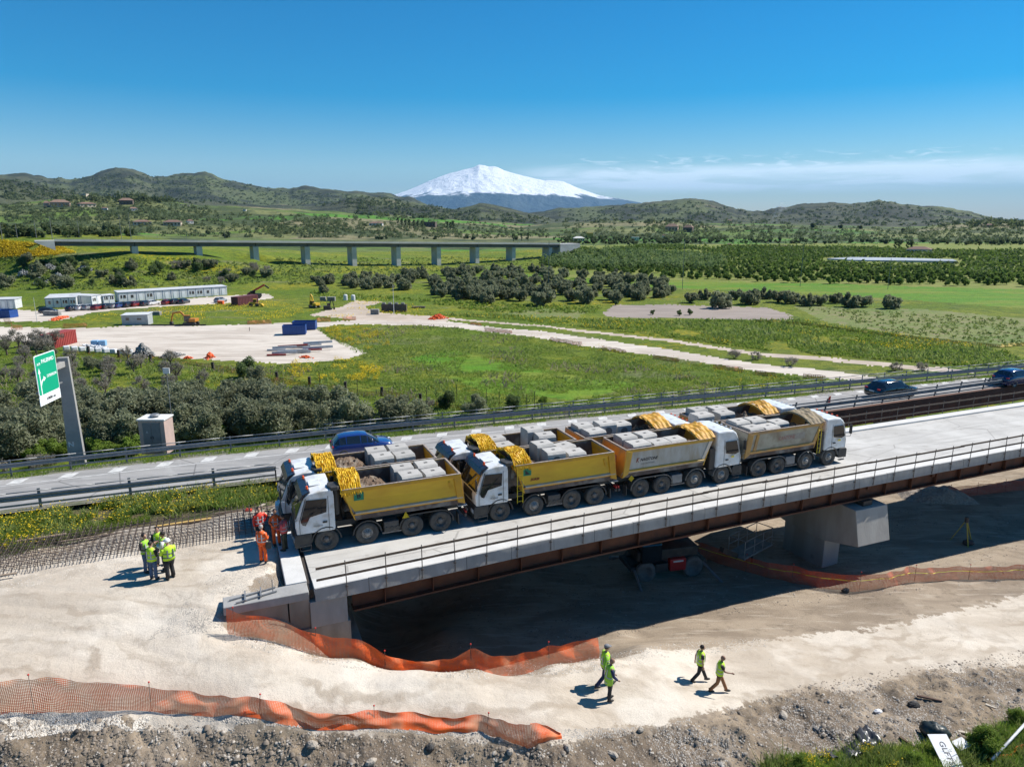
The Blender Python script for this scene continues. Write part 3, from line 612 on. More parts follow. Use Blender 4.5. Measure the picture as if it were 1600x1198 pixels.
# ------------------------------------------------------------------ old carriageway
def strip(name, xs, f0, f1, z, mat, parent=None, kind='structure'):
    v = []; f = []
    for x in xs:
        for ff in (f0, f1): p = road_pt(x, ff, z); v.append(p)
    for i in range(len(xs) - 1): f.append((2 * i, 2 * i + 2, 2 * i + 3, 2 * i + 1))
    o = finish(name, v, f, mat, parent)
    if parent is None: tag(o, kind=kind)
    return o
xs = [x for x in np.linspace(-92, 138, 150)]
strip('old_carriageway', xs, 0.03, .92, .03, asph)
vs = M('verge_grit', (.19, .175, .15), (.11, .12, .06), 1.2, .95, bump=.5)
strip('carriageway_verge', xs, .92, 1.06, .02, vs)
strip('carriageway_inner_verge', xs, -.06, .03, .015, vs)
strip('edge_line', xs, 0.705, .722, .036, white_paint)
strip('inner_edge_line', xs, .075, .09, .036, white_paint)
st_m = MB()
wx0 = [G(px, py).x for px, py in [(10, 757), (62, 748), (132, 739), (196, 731), (262, 724), (320, 716), (375, 710), (425, 704), (478, 698), (535, 691), (590, 685), (650, 679)]]
gap = 2.35; x = wx0[0] - gap * 12
xc = []
while x < 60: xc.append(x); x += gap
hs_ = MB()
for i, x in enumerate(xc):
    p = [road_pt(x, .745, .037), road_pt(x + .68, .745, .037), road_pt(x + .68, .87, .037), road_pt(x, .87, .037)]
    hs_.add(p, [(0, 1, 2, 3)])
o = hs_.build('hatched_marking', white_paint); tag(o, kind='structure')
# deck of the old carriageway where it bridges the valley (slab, edge beams, columns)
ob = thing('old_viaduct_deck', 'dark weathered edge beams and slab carrying the old asphalt carriageway past the trucks', 'viaduct')
def beam_strip(name, f_off, w, z0, z1, mat, xs, parent):
    v = []; fcs = []
    for x in xs:
        y = (yN(x) if f_off < 0 else yF(x)) + f_off
        v += [(x, y, z0), (x, y + w, z0), (x, y + w, z1), (x, y, z1)]
    n = len(xs)
    for i in range(n - 1):
        for a in range(4): fcs.append((4 * i + a, 4 * i + 4 + a, 4 * i + 4 + (a + 1) % 4, 4 * i + (a + 1) % 4))
    fcs += [(0, 1, 2, 3), (4 * n - 1, 4 * n - 2, 4 * n - 3, 4 * n - 4)]
    return finish(name, v, [f[::-1] for f in fcs], mat, parent)
bx = list(np.linspace(-7, 134, 60))
beam_strip('edge_beam', -.55, .35, -1.3, .12, corten, list(np.linspace(16.5, 134, 50)), ob); beam_strip('edge_beam', .2, .35, -.9, .10, conc_old, bx, ob)
v = []; fcs = []
for x in bx: e_ = .2; v += [(x, yN(x) - e_, -.5), (x, yF(x) + .2, -.5), (x, yF(x) + .2, -.02), (x, yN(x) - e_, -.02)]
for i in range(len(bx) - 1):
    for a in range(4): fcs.append((4 * i + a, 4 * i + (a + 1) % 4, 4 * i + 4 + (a + 1) % 4, 4 * i + 4 + a))
finish('slab', v, fcs, conc_old, ob)
v = []; fcs = []
hx = list(np.linspace(-13, 17, 14))
for x in hx: v += [(x, yN(x) - 5.1, -.66), (x, yN(x) - .1, -.66), (x, yN(x) - .1, -.54), (x, yN(x) - 5.1, -.54)]
for i in range(len(hx) - 1):
    for a in range(4): fcs.append((4 * i + a, 4 * i + (a + 1) % 4, 4 * i + 4 + (a + 1) % 4, 4 * i + 4 + a))
finish('sun_blocking_slab', v, fcs, conc_old, ob)  # unseen slab added to keep sunlight out of the gap between the decks
for x in (10, 33, 56, 80): MB().box(x - .6, float(yN(x)) + 1.0, -9, x + .6, float(yF(x)) - .8, -.5).build('column', conc_old, ob)

# ------------------------------------------------------------------ guard rails
WPROF = [(0, .0), (.04, .04), (.04, .10), (0, .14), (0, .17), (.04, .21), (.04, .27), (0, .31)]
def sweep(name, pts, prof, mat, parent, side=1):   # prof (out, up) swept along a polyline
    v = []; n = len(prof)
    for i, p in enumerate(pts):
        d = (pts[min(i + 1, len(pts) - 1)] - pts[max(i - 1, 0)]); d.z = 0; d.normalize(); nrm = Vector((d.y, -d.x, 0)) * side
        for a, b in prof: v.append(p + nrm * a + Vector((0, 0, b)))
    f = [(i * n + j, (i + 1) * n + j, (i + 1) * n + j + 1, i * n + j + 1) for i in range(len(pts) - 1) for j in range(n - 1)]
    o = finish(name, v, f, mat, parent); sm = o.modifiers.new('solid', 'SOLIDIFY'); sm.thickness = .006; return o
def guard_rail(nm, label, pts, post_step, rails, post, posth, side, mat, postmat, skew=0.0, post_side=.09):
    root = thing(nm, label, 'guard rail', pts[0])
    base = pts[0].copy(); loc = [p - base for p in pts]
    L = [0]
    for a, b in zip(loc[:-1], loc[1:]): L.append(L[-1] + (b - a).length)
    def at(l):
        for i in range(len(L) - 1):
            if l <= L[i + 1]: return loc[i].lerp(loc[i + 1], (l - L[i]) / (L[i + 1] - L[i])), (loc[i + 1] - loc[i]).normalized()
        return loc[-1], (loc[-1] - loc[-2]).normalized()
    for z, kind in rails:
        seg = 8.0; l = 0.0
        while l < L[-1] - .5:
            p2 = [at(min(l + k * seg / 4, L[-1]))[0] + Vector((0, 0, z)) for k in range(5)]
            if kind == 'w': sweep('rail', p2, WPROF, mat, root, side)
            elif kind == 'u': sweep('lower_rail', p2, [(.0, 0), (.02, 0), (.02, .10), (.0, .10)], mat, root, side)
            else:
                m = MB(); m.path(p2, .028, 6); m.build('top_tube', mat, root, smooth=True)
            l += seg
    l = .6; pm = None
    while l < L[-1]:
        p, d = at(l); nrm = Vector((d.y, -d.x, 0)) * side
        if pm is None:
            m = MB(); w = post / 2; m.hexa([(-w, -.03, 0), (w, -.03, 0), (w, .03, 0), (-w, .03, 0), (-w + skew, -.03, posth), (w + skew, -.03, posth), (w + skew, .03, posth), (-w + skew, .03, posth)])
            pm = m.build('post', postmat, root)
            po = pm
        else: po = pm.copy(); COL.objects.link(po); po.parent = root
        po.location = p - nrm * post_side; po.rotation_euler = (0, 0, math.atan2(d.y, d.x)); l += post_step
    return root
P = [road_pt(x, 1.0, .02) for x in np.linspace(-80, 132, 60)]
guard_rail('far_guard_rail', 'long galvanised guard rail along the far edge of the asphalt carriageway', P, 3.0, [(.52, 'w'), (.98, 't'), (.25, 'u')], .10, 1.0, 1, galv, galv_dull)
P = [road_pt(x, 1.0, .02) + Vector((-.35, .95, 0)) for x in np.linspace(float(G(510, 690).x), 132, 40)]
guard_rail('bridge_parapet', 'thin two-bar steel parapet standing behind the far guard rail above the meadow', P, 2.6, [(.95, 't'), (.55, 't')], .07, 1.0, 1, galv, galv_dull)
P = [road_pt(x, -.02, .02) for x in np.linspace(-80, float(G(436, 745).x), 24)]
guard_rail('left_inner_guard_rail', 'three-bar guard rail on the near edge of the asphalt carriageway, left of the trucks', P, 4.2, [(.50, 'w'), (.96, 't'), (.22, 'u')], .14, 1.05, 1, galv, galv_dull)
P = [road_pt(x, -.02, .02) for x in np.linspace(float(G(1230, 650).x), 132, 30)]
guard_rail('right_inner_guard_rail', 'dark guard rail with leaning posts beside the asphalt carriageway, right of the trucks', P, 3.1, [(.40, 'w'), (.15, 'u'), (.80, 'u')], .12, 1.0, 1, galv_dull, dark_steel, skew=.22)

# ------------------------------------------------------------------ new bridge deck
def tn(s): return float(np.interp(s, [0, 5, 12, 22, 34, 60, 90], [27.15, 27.3, 27.7, 27.95, 28.1, 28.2, 28.2]))
TF = 36.35
def dz(t): return -.018 * (t - 27.5)
br = thing('bridge_deck', 'pale new concrete bridge deck on rusty brown steel girders carrying the row of dump trucks', 'bridge', ST(2.6, 27.3))
br.rotation_euler = (0, 0, A); O = to_st(*ST(2.6, 27.3).xy)
def L_(s, t, z): return (s - O[0], t - O[1], z)
S0, S1 = 2.62, 92.0
ss = list(np.linspace(S0, S1, 46))
def deck_band(name, ta, tb, z0, z1, mat, par=br, sa=S0, sb=S1, slope=True):
    sl = list(np.linspace(sa, sb, 46)); v = []; f = []
    for s in sl:
        a = tn(s) + ta if ta < 6 else ta; b = tn(s) + tb if tb < 6 else tb
        v += [L_(s, a, z0 + dz(a)), L_(s, b, z0 + dz(b)), L_(s, b, z1 + dz(b)), L_(s, a, z1 + dz(a))]
    for i in range(len(sl) - 1):
        for k in range(4): f.append((4 * i + k, 4 * i + (k + 1) % 4, 4 * i + 4 + (k + 1) % 4, 4 * i + 4 + k))
    f += [(0, 3, 2, 1), tuple(4 * (len(sl) - 1) + k for k in range(4))]
    return finish(name, v, [q[::-1] for q in f], mat, par)
deck_band('deck_slab', .95, TF - .75, -.28, 0, conc)
deck_band('near_kerb', .10, .95, -.28, .06, conc_edge)
deck_band('far_kerb', TF - .75, TF, -.28, .12, conc_edge)
# girders: two I-beams
def girder(t, par):
    m = MB()
    for za, zb, w in ((-.38, -.30, .5), (-1.55, -.38, .04), (-1.63, -1.55, .6)):
        v = [];
        sl = np.linspace(S0 + 1.6, S1, 24)
        pts = [L_(s, t + (tn(s) - 27.9), 0) for s in sl]
        for a, b in zip(pts[:-1], pts[1:]): m.hexa([(a[0], a[1] - w / 2, za), (b[0], b[1] - w / 2, za), (b[0], b[1] + w / 2, za), (a[0], a[1] + w / 2, za), (a[0], a[1] - w / 2, zb), (b[0], b[1] - w / 2, zb), (b[0], b[1] + w / 2, zb), (a[0], a[1] + w / 2, zb)])
    return m.build('steel_girder', corten, par)
g0_ = girder(28.75, br); girder(34.8, br)
stf = None
for s in np.arange(S0 + 3, S1, 2.2):
    a = L_(s, 28.75 + tn(s) - 27.9, 0)
    if stf is None: stf = MB().box(-.015, -.25, -1.55, .015, -.021, -.38).build('stiffener', corten, br); so_ = stf
    else: so_ = stf.copy(); COL.objects.link(so_); so_.parent = br
    so_.location = (a[0], a[1], 0)
for s in np.arange(S0 + 5, S1, 5.5):
    a = L_(s, 28.8, 0); MB().box(a[0] - .12, a[1], -1.1, a[0] + .12, a[1] + 5.9, -.7).build('cross_beam', corten, br)
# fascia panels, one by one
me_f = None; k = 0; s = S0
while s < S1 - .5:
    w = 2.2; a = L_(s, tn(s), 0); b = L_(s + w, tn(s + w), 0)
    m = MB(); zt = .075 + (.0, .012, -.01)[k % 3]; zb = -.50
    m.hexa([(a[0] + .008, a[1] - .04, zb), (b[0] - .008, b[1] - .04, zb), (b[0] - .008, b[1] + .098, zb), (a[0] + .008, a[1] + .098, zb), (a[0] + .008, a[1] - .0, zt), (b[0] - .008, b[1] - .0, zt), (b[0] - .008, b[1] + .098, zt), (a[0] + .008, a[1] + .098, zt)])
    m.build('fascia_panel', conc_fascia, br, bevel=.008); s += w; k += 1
# site railings with planks
def site_railing(nm, label, t_of, s_a, s_b, side, zoff=0.0, hgt=1.05, post_drop=.45):
    root = thing(nm, label, 'railing', ST(s_a, t_of(s_a), zoff), A); o0 = (s_a, t_of(s_a))
    s = s_a + .3; k = 0; pm = None
    while s < s_b:
        m = MB()
        x = s - o0[0]; y = t_of(s) - o0[1]
        if pm is None:
            m.tube((0, 0, -post_drop), (0, 0, hgt + .08), .022, 6); m.box(-.05, -.01, -.06, .05, .12 * side, .0); m.tube((0, -.03, -post_drop + .05), (0, .05, -post_drop + .05), .03, 6)
            po = m.build('post', post_m, root); pm = po
        else: po = pm.copy(); COL.objects.link(po); po.parent = root
        po.location = (x, y, 0); po.rotation_euler = (R(random.uniform(-1.5, 1.5)), R(random.uniform(-2, 2)), 0)
        s += 1.62 + random.uniform(-.12, .12); k += 1
    for h in (.48, .98):
        s = s_a - (.9 if side > 0 else 0)
        while s < s_b:
            l = 3.9; x0 = s - o0[0]; x1 = min(s + l + .35, s_b) - o0[0]; za = h + random.uniform(-.02, .02); zb = h + random.uniform(-.02, .02)
            MB().bar((x0, t_of(s) - o0[1] + .035 * side, za), (x1, t_of(s + l) - o0[1] + (.035 + .012) * side, zb), .03, .10).build('plank', plank_m, root); s += l
    return root
site_railing('near_site_railing', 'steel post railing with two brown timber planks along the near edge of the concrete deck', lambda s: tn(s) - .075, 3.6, 90, 1)
site_railing('far_site_railing', 'post railing along the far kerb of the concrete deck, right of the last truck', lambda s: TF + .04, 36.5, 90, -1, zoff=dz(TF))

# abutment and wing wall
ab = thing('bridge_abutment', 'stepped stained concrete abutment and wing wall at the left end of the bridge', 'abutment', ST(2.4, 27.3), A); O2 = (2.4, 27.3)
def AB(name, s0, s1, t0, t1, z0, z1, mat=conc_old, bevel=.02):
    return MB().box(s0 - O2[0], t0 - O2[1], z0, s1 - O2[0], t1 - O2[1], z1).build(name, mat, ab, bevel=bevel)
AB('approach_slab', 1.58, 2.42, 28.26, 36.3, -.35, -.02, conc_edge)
AB('back_wall', 1.6, 2.40, 27.47, 36.2, -2.4, -.43)
AB('bearing_shelf', 1.605, 4.0, 27.38, 36.2, -3.2, -1.72)
AB('breast_wall', 1.55, 4.55, 27.55, 36.1, -7.6, -3.202)
AB('end_block', 2.405, 3.9, 27.36, 28.05, -1.72, -.55, conc_fascia)
AB('wing_wall', -.75, 1.548, 27.50, 28.05, -3.4, -.42)
AB('wing_coping', -.85, 2.40, 27.38, 28.25, -.42, -.06, conc_fascia, .03)
AB('gap_filler', 2.43, 2.60, 27.6, 36.0, -.5, -.12, dark_steel, 0)
# bits lying on the wing coping: a small steel frame
fr = MB()
a_, b_ = Vector((0, 0, .03)), Vector((1.5, .05, .03))
fr.bar((-.9, .15, .03), (.9, .35, .03), .05, .05); fr.bar((-.7, -.2, .03), (.9, .0, .03), .05, .05)
for x in (-.35, .25): fr.bar((x, -.25, .07), (x + .1, .55, .07), .05, .05)
fr.tube((.75, 0, .05), (.75, .05, .55), .02, 5)
p = ST(.3, 27.75, -.04); o = fr.build('steel_frame', galv, None, loc=p, rz=A + .1); tag(o, 'grey steel frame of crossed bars lying on top of the wing wall', 'metal frame')

# hammerhead pier
pr = thing('bridge_pier', 'pale concrete hammerhead pier under the bridge with a slanting cap end', 'pier', ST(27.4, 32, -7.2), A)
qa = G(1337, 798, -1.95); sa, ta = to_st(qa.x, qa.y); qb = G(1387, 788, -1.95); sb_, tb_ = to_st(qb.x, qb.y)
t_tip = ta; s_l = sa; wth = max(1.8, min(2.6, sb_ - sa)); sc_ = s_l + wth / 2
pr.location = ST(sc_, 32, 0); hw = wth / 2
def px_prism(poly, x0, x1, name):
    m = MB(); m.prism_x(poly, x0, x1); return m.build(name, conc_pier, pr, bevel=.03)
conc_pier = M('concrete_pier', (.40, .38, .345), (.32, .30, .27), .8, .85, c3=(.25, .225, .19), s3=.3, bump=.2, bscale=8, stretch=(1, 1, .3))
y0 = t_tip - 32
px_prism([(y0, -1.95), (y0 - .45, -4.05), (-1.7, -4.75), (1.7, -4.75), (5.6, -4.0), (5.0, -1.95)], -hw, hw, 'pier_cap')
m = MB(); m.prism_x([(-1.7, -9.0), (1.7, -9.0), (1.7, -4.73), (-1.7, -4.73)], -hw + .2, -hw + 1.5); m.build('pier_shaft', conc_pier, pr, bevel=.03)
for y in (-3.25, 2.8): MB().box(-.35, y - .3, -1.94, .35, y + .3, -1.64).build('bearing', dark_steel, pr)
MB().box(-hw + .2, -1.0, -6.4, -hw + .26, -.7, -6.15).build('dark_drain_block', dark_steel, pr)  # dark block stands for the shade inside a drain opening
print('PIER', sa, ta, sb_, wth)
# ------------------------------------------------------------------ dump trucks
white_cab = M('cab_white', (.72, .74, .76), (.60, .60, .58), 2.5, .35, c3=(.40, .36, .30), s3=1.6, thr3=(.56, .74), coat=.3)
glass_d = M('dark_glass', (.012, .016, .02), rough=.06, spec=.9)
black_pl = M('black_plastic', (.022, .023, .025), (.05, .047, .042), 3, .6)
navy_visor = M('dark_visor', (.018, .024, .04), rough=.25)
rubber = M('tyre_rubber', (.040, .038, .036), (.095, .088, .078), 3.5, .9, bump=.15)
rim_m = M('dusty_rim', (.20, .19, .18), (.11, .10, .095), 7, .6, metal=.3)
rim_l = M('light_rim', (.30, .29, .275), (.18, .17, .16), 9, .55, metal=.2)
chassis = M('dirty_chassis', (.055, .052, .05), (.12, .105, .09), 2.2, .8)
y_body = M('yellow_tipper_paint', (.62, .33, .012), (.50, .25, .012), 1.2, .45, c3=(.30, .18, .06), s3=.9, thr3=(.60, .74), stretch=(1, 1, 1.6), coat=.15)
y_panel = M('yellow_tipper_panel', (.68, .42, .018), (.58, .33, .016), 1.0, .45, c3=(.34, .22, .07), s3=.8, thr3=(.62, .76), stretch=(.6, 1, 2), coat=.15)
o_body = M('orange_tipper_paint', (.55, .24, .035), (.44, .19, .04), 1.5, .55, c3=(.30, .17, .09), s3=1.2, thr3=(.56, .7))
o_worn = M('worn_tipper_paint', (.56, .30, .07), (.45, .25, .08), 1.6, .6, c3=(.33, .21, .11), s3=1.1, thr3=(.5, .68))
o_yel = M('amber_tipper_paint', (.60, .34, .035), (.50, .27, .035), 1.4, .5, c3=(.36, .24, .10), s3=1.1, thr3=(.58, .72))
alu_panel = M('alloy_side_panel', (.46, .46, .44), (.36, .33, .27), 1.3, .5, metal=.1, c3=(.30, .23, .14), s3=.9, thr3=(.5, .7), stretch=(1.4, 1, .5))
alu_dirty = M('dusty_side_panel', (.44, .39, .29), (.33, .28, .20), 1.4, .6, c3=(.26, .19, .12), s3=1.3, thr3=(.52, .7))
ledge_g = M('dusty_ledge', (.40, .37, .32), (.46, .33, .16), 2.5, .8)
rust_in = M('rusty_tipper_inside', (.12, .085, .07), (.07, .05, .045), 2, .8, c3=(.22, .20, .18), s3=1.4)
tarp_y = M('yellow_tarp', (.72, .47, .02), (.62, .36, .012), 3, .55)
tarp_o = M('orange_tarp', (.62, .34, .03), (.50, .24, .02), 3, .6, c3=(.35, .22, .12), s3=1.6)
tarp_g = M('dusty_tarp', (.30, .24, .15), (.22, .17, .11), 3, .8, c3=(.40, .28, .10), s3=1.6)
beacon_m = M('orange_beacon', (.85, .10, .015), rough=.25)
red_lamp = M('red_lamp', (.45, .02, .02), rough=.3)
lamp_w = M('headlamp_glass', (.6, .62, .63), rough=.1)
green_st = M('green_placard', (.0, .19, .10), rough=.5)
black_ink = M('black_lettering', (.015, .015, .018), rough=.6)
dred_ink = M('dark_red_lettering', (.20, .02, .012), rough=.6)
fred_ink = M('faded_red_lettering', (.30, .11, .085), (.36, .22, .17), 9, rough=.7)
rail_edge = M('worn_rail_edge', (.22, .165, .13), (.36, .31, .27), 7, .7)
hi_y = M('yellow_marker', (.78, .60, .02), rough=.5)
alu = M('bare_aluminium', (.55, .55, .54), rough=.35, metal=.7)
soil_m = M('tipped_soil', (.17, .115, .075), (.10, .065, .042), 3.5, .95, c3=(.30, .26, .21), s3=2.0, thr3=(.52, .66), bump=1, bscale=9)

def half_w(z): return 1.225 - .045 * max(0, z - 1.7)
AX = [-1.3, -3.15, -5.3, -6.7]; WR = .53
def wheel(root, x, side, light=False):
    yo = 1.19 * side; sg = side
    w = thing('wheel', None, None, (x, 0, WR)); w.parent = root
    for k in ('label', 'category'):
        if k in w: del w[k]
    m = MB()
    prof = [(.27, -.30), (.42, -.34), (.50, -.32), (WR, -.27), (WR, -.05), (.505, -.01), (.42, .015), (.30, -.01), (.27, -.03)]
    m.lathe_y(prof, 0, yo, 0, 26, sgn=sg)
    t = m.build('tyre', rubber, w, smooth=True)
    # tread blocks
    m = MB()
    for i in range(26):
        a = 2 * math.pi * i / 26; c, s_ = math.cos(a), math.sin(a); r0, r1 = WR - .01, WR + .012; da = .07
        pts = []
        for yy in (yo - sg * .26, yo - sg * .06):
            for rr, aa in ((r0, a - da), (r0, a + da), (r1, a + da), (r1, a - da)): pts.append((rr * math.cos(aa), yy, rr * math.sin(aa)))
        m.add(pts, [(0, 1, 2, 3), (7, 6, 5, 4), (3, 2, 6, 7), (1, 0, 4, 5), (2, 1, 5, 6), (0, 3, 7, 4)])
    tr = m.build('tread', rubber, w); tr['kind'] = 'stuff'
    m = MB()
    if light: pr_ = [(.285, -.02), (.275, -.06), (.22, -.07), (.19, -.01), (.13, .0), (.11, .06), (.02, .07), (.0, .07)]
    else: pr_ = [(.285, -.02), (.27, -.07), (.25, -.17), (.17, -.19), (.13, -.18), (.12, -.08), (.04, -.06), (.0, -.06)]
    m.lathe_y(pr_, 0, yo, 0, 22, sgn=sg)
    m.build('rim', rim_l if light else rim_m, w, smooth=True)
    m = MB()
    for i in range(10):
        a = 2 * math.pi * i / 10; rr = .155 if light else .15; yb = yo + sg * (.0 if light else -.185)
        m.tube((rr * math.cos(a), yb, rr * math.sin(a)), (rr * math.cos(a), yb + sg * .035, rr * math.sin(a)), .018, 5)
    n_ = m.build('wheel_nuts', dark_steel, w); n_['kind'] = 'stuff'
    return w

def truck_chassis(root, style):
    m = MB()
    for y in (-.42, .42): m.box(-8.0, y - .05, .80, -.4, y + .05, 1.08)
    for x in (-7.9, -6.0, -4.4, -2.3, -.6): m.box(x - .06, -.40, .86, x + .06, .40, 1.0)
    for x in AX: m.tube((x, -.95, WR), (x, .95, WR), .10, 8)
    for x in AX[2:]: m.blob((x, 0, WR), (.26, .24, .26), 10, 6)
    m.build('chassis', chassis, root)
    m = MB(); m.tube((-3.95, 1.0, .68), (-4.75, 1.0, .68), .27, 14) if style == 'B' else m.box(-4.65, .68, .45, -3.95, 1.16, .95)
    m.build('fuel_tank', chassis if style == 'A' else galv_dull, root, bevel=.02)
    m = MB()
    for k in range(3): m.tube((-4.05 - .26 * k, .95, .62), (-4.05 - .26 * k, 1.19, .62), .10, 10)
    if style == 'A': m.build('air_tank', black_pl, root).location = (0, 0, -.03)
    m = MB(); m.box(-4.7, -1.15, .48, -4.0, -.62, .98); m.build('battery_box', galv_dull if style == 'B' else chassis, root, bevel=.02)
    m = MB(); m.box(-4.75, 1.12, .38, -3.85, 1.17, .45); m.box(-4.75, -1.17, .38, -3.85, -1.12, .45); m.build('side_bar', rim_m, root)
    # mudguards
    for gx, n_ax in ((AX[1], 1), (AX[2], 2)):
        for sgn in (1, -1):
            m = MB(); pts = []
            if n_ax == 1:
                for i in range(9): a = math.pi * i / 8 * .95 + .08; pts.append((gx + .66 * math.cos(a), WR + .66 * math.sin(a)))
            else:
                c2 = AX[3]
                for i in range(5): a = math.pi / 2 * i / 4; pts.append((gx + .64 * math.cos(a), WR + .62 * math.sin(a)))
                for i in range(5): a = math.pi / 2 + math.pi / 2 * i / 4; pts.append((c2 + .64 * math.cos(a), WR + .62 * math.sin(a)))
            for (xa, za), (xb, zb) in zip(pts[:-1], pts[1:]):
                y0, y1 = sgn * .82, sgn * 1.20
                if y0 > y1: y0, y1 = y1, y0
                m.add([(xa, y0, za), (xb, y0, zb), (xb, y1, zb), (xa, y1, za)], [(0, 1, 2, 3), (3, 2, 1, 0)])
                m.bar((xa, sgn * 1.2, za - .02), (xb, sgn * 1.2, zb - .02), .02, .06)
            m.build('mudguard', black_pl if style == 'A' else M('dusty_mudguard', (.10, .095, .09), (.16, .15, .135), 3, .8), root)
    for sgn in (1, -1): MB().box(-7.62, sgn * .8, .25, -7.58, sgn * 1.18, .8).build('mud_flap', black_pl, root)
    m = MB(); m.box(-8.05, -1.1, .55, -7.95, 1.1, .68); m.build('rear_bumper', chassis, root); MB().box(-8.07, -.26, .56, -8.051, .26, .67).build('number_plate', white_paint, root)
    for sgn in (1, -1): MB().box(-8.06, sgn * .75, .72, -8.0, sgn * 1.08, .84).build('tail_lamp', red_lamp, root)
    for i, x in enumerate(AX):
        for sd_ in (1, -1): wheel(root, x, sd_, light=(i < 2 and (style == 'B' or i == 1)))

def plate_side(name, poly, sgn, mat, root, off=.006, th=.012, bevel=0):
    # a thin plate following the flank of the cab; poly in (x, z)
    m = MB(); n = len(poly); vs = []
    for d in (off, off + th):
        for x, z in poly: vs.append((x, sgn * (half_w(z) + d), z))
    m.add(vs, [tuple(range(n)), tuple(range(2 * n - 1, n - 1, -1))] + [(i, (i + 1) % n, (i + 1) % n + n, i + n) for i in range(n)])
    return m.build(name, mat, root, bevel=bevel)

def cab_A(root):
    prof = [(-.02, .98), (0, 1.45), (-.04, 1.78), (-.40, 2.66), (-.62, 2.86), (-1.15, 2.93), (-1.68, 2.93), (-1.72, 2.6), (-1.72, 1.0)]
    m = MB(); n = len(prof); vs = []
    for sg in (1, -1):
        for x, z in prof: vs.append((x, sg * half_w(z) * (.965 if x > -.1 else 1), z))
    m.add(vs, [tuple(range(n))[::-1], tuple(range(n, 2 * n))] + [(i, (i + 1) % n, (i + 1) % n + n, i + n) for i in range(n)])
    c = m.build('cab', white_cab, root, bevel=.05)
    # windscreen
    m = MB(); m.hexa([(-.02, -1.10, 1.72), (.012, -1.10, 1.72), (.012, 1.10, 1.72), (-.02, 1.10, 1.72), (-.385, -1.04, 2.62), (-.345, -1.04, 2.62), (-.345, 1.04, 2.62), (-.385, 1.04, 2.62)]); m.build('windscreen', glass_d, c, bevel=.02)
    m = MB(); m.prism_y([(-.28, 2.56), (-.20, 2.60), (-.36, 2.84), (-.66, 2.955), (-.72, 2.90), (-.42, 2.78)], -1.14, 1.14); m.build('sun_visor', navy_visor, c, bevel=.015)
    m = MB(); m.box(-.03, -.62, 1.15, .02, .62, 1.62); m.build('grille', black_pl, c, bevel=.01)
    for y_ in (-.55, .25): MB().bar((-.0, y_, 1.74), (-.17, y_ + .42, 2.16), .02, .02).build('wiper', black_pl, c)
    MB().box(.10, -.26, .45, .135, .26, .57).build('number_plate', white_paint, c)
    for sg in (1, -1):
        plate_side('side_window', [(-.20, 1.62), (-.28, 1.45), (-.42, 1.40), (-.62, 1.78), (-1.35, 1.92), (-1.40, 2.55), (-.50, 2.58)], sg, glass_d, c)
        plate_side('door_seam', [(-.145, 1.04), (-.165, 1.04), (-.165, 1.6), (-.50, 2.66), (-.46, 2.66), (-.145, 1.62)], sg, black_pl, c, .002, .004)
        plate_side('door_seam', [(-1.44, 1.04), (-1.46, 1.04), (-1.46, 2.66), (-1.44, 2.66)], sg, black_pl, c, .002, .004)
        MB().box(-1.36, sg * 1.225, 1.42, -1.16, sg * 1.25, 1.50).build('door_handle', black_pl, c)
        MB().box(-.14, sg * 1.165, 1.32, .03, sg * 1.21, 1.60).build('corner_deflector', white_cab, c, bevel=.01)
    text_mesh('lettering', 'TRAKKER', .10, galv_dull, c, (-.95, 1.235, 1.30), (R(90), 0, R(180)), width=.42).location.y = 1.238
    # bumper, lamps, step, wheel arch
    m = MB(); m.prism_y([(.10, .36), (.12, .75), (.04, 1.0), (-.55, 1.0), (-.62, .92), (-.62, .40)], -1.21, 1.21); m.build('bumper', black_pl, root, bevel=.03)
    for sg in (1, -1):
        MB().box(.07, sg * .78, .62, .13, sg * 1.12, .80).build('headlamp', lamp_w, root, bevel=.01)
        m = MB()
        pts = [(-1.3 + .66 * math.cos(a), WR + .66 * math.sin(a)) for a in np.linspace(.15, math.pi - .05, 9)]
        m.prism_y([(-.55, .98), (-1.95, .98), (-1.95, .9)] + [(x, z) for x, z in pts[::-1] if z < .93] + [(-1.9, .93), (-.66, .93)], sg * .8, sg * 1.225) if False else None
        for (xa, za), (xb, zb) in zip(pts[:-1], pts[1:]): m.bar((xa, sg * 1.0, za), (xb, sg * 1.0, zb), .44, .05)
        m.box(-.66, sg * .82, .55, -.5, sg * 1.2, 1.0)
        m.build('wheel_arch', black_pl, root)
        m = MB(); m.box(-.62, sg * 1.15, .42, -.1, sg * 1.24, .47); m.box(-.6, sg * 1.15, .20, -.12, sg * 1.24, .24); m.tube((-.12, sg * 1.2, .2), (-.12, sg * 1.2, .45), .012, 4); m.tube((-.6, sg * 1.2, .2), (-.6, sg * 1.2, .45), .012, 4)
        m.build('step', chassis, root)
        m = MB(); m.path([(-.12, sg * 1.14, 2.52), (.06, sg * 1.36, 2.5), (.06, sg * 1.38, 1.78), (-.05, sg * 1.18, 1.7)], .016, 5); m.box(.01, sg * 1.26, 1.88, .07, sg * 1.46, 2.42); m.build('mirror', black_pl, root, bevel=.01)
    for y in (-.72, .72):
        m = MB(); m.tube((-.62, y, 2.88), (-.62, y, 2.95), .05, 10); m.tube((-.62, y, 2.95), (-.62, y, 3.08), .06, 10, r2=.045); m.build('beacon', beacon_m, root, smooth=False)
    MB().box(-1.25, -.38, 2.931, -.75, .38, 2.958).build('roof_hatch', white_cab, root, bevel=.012)
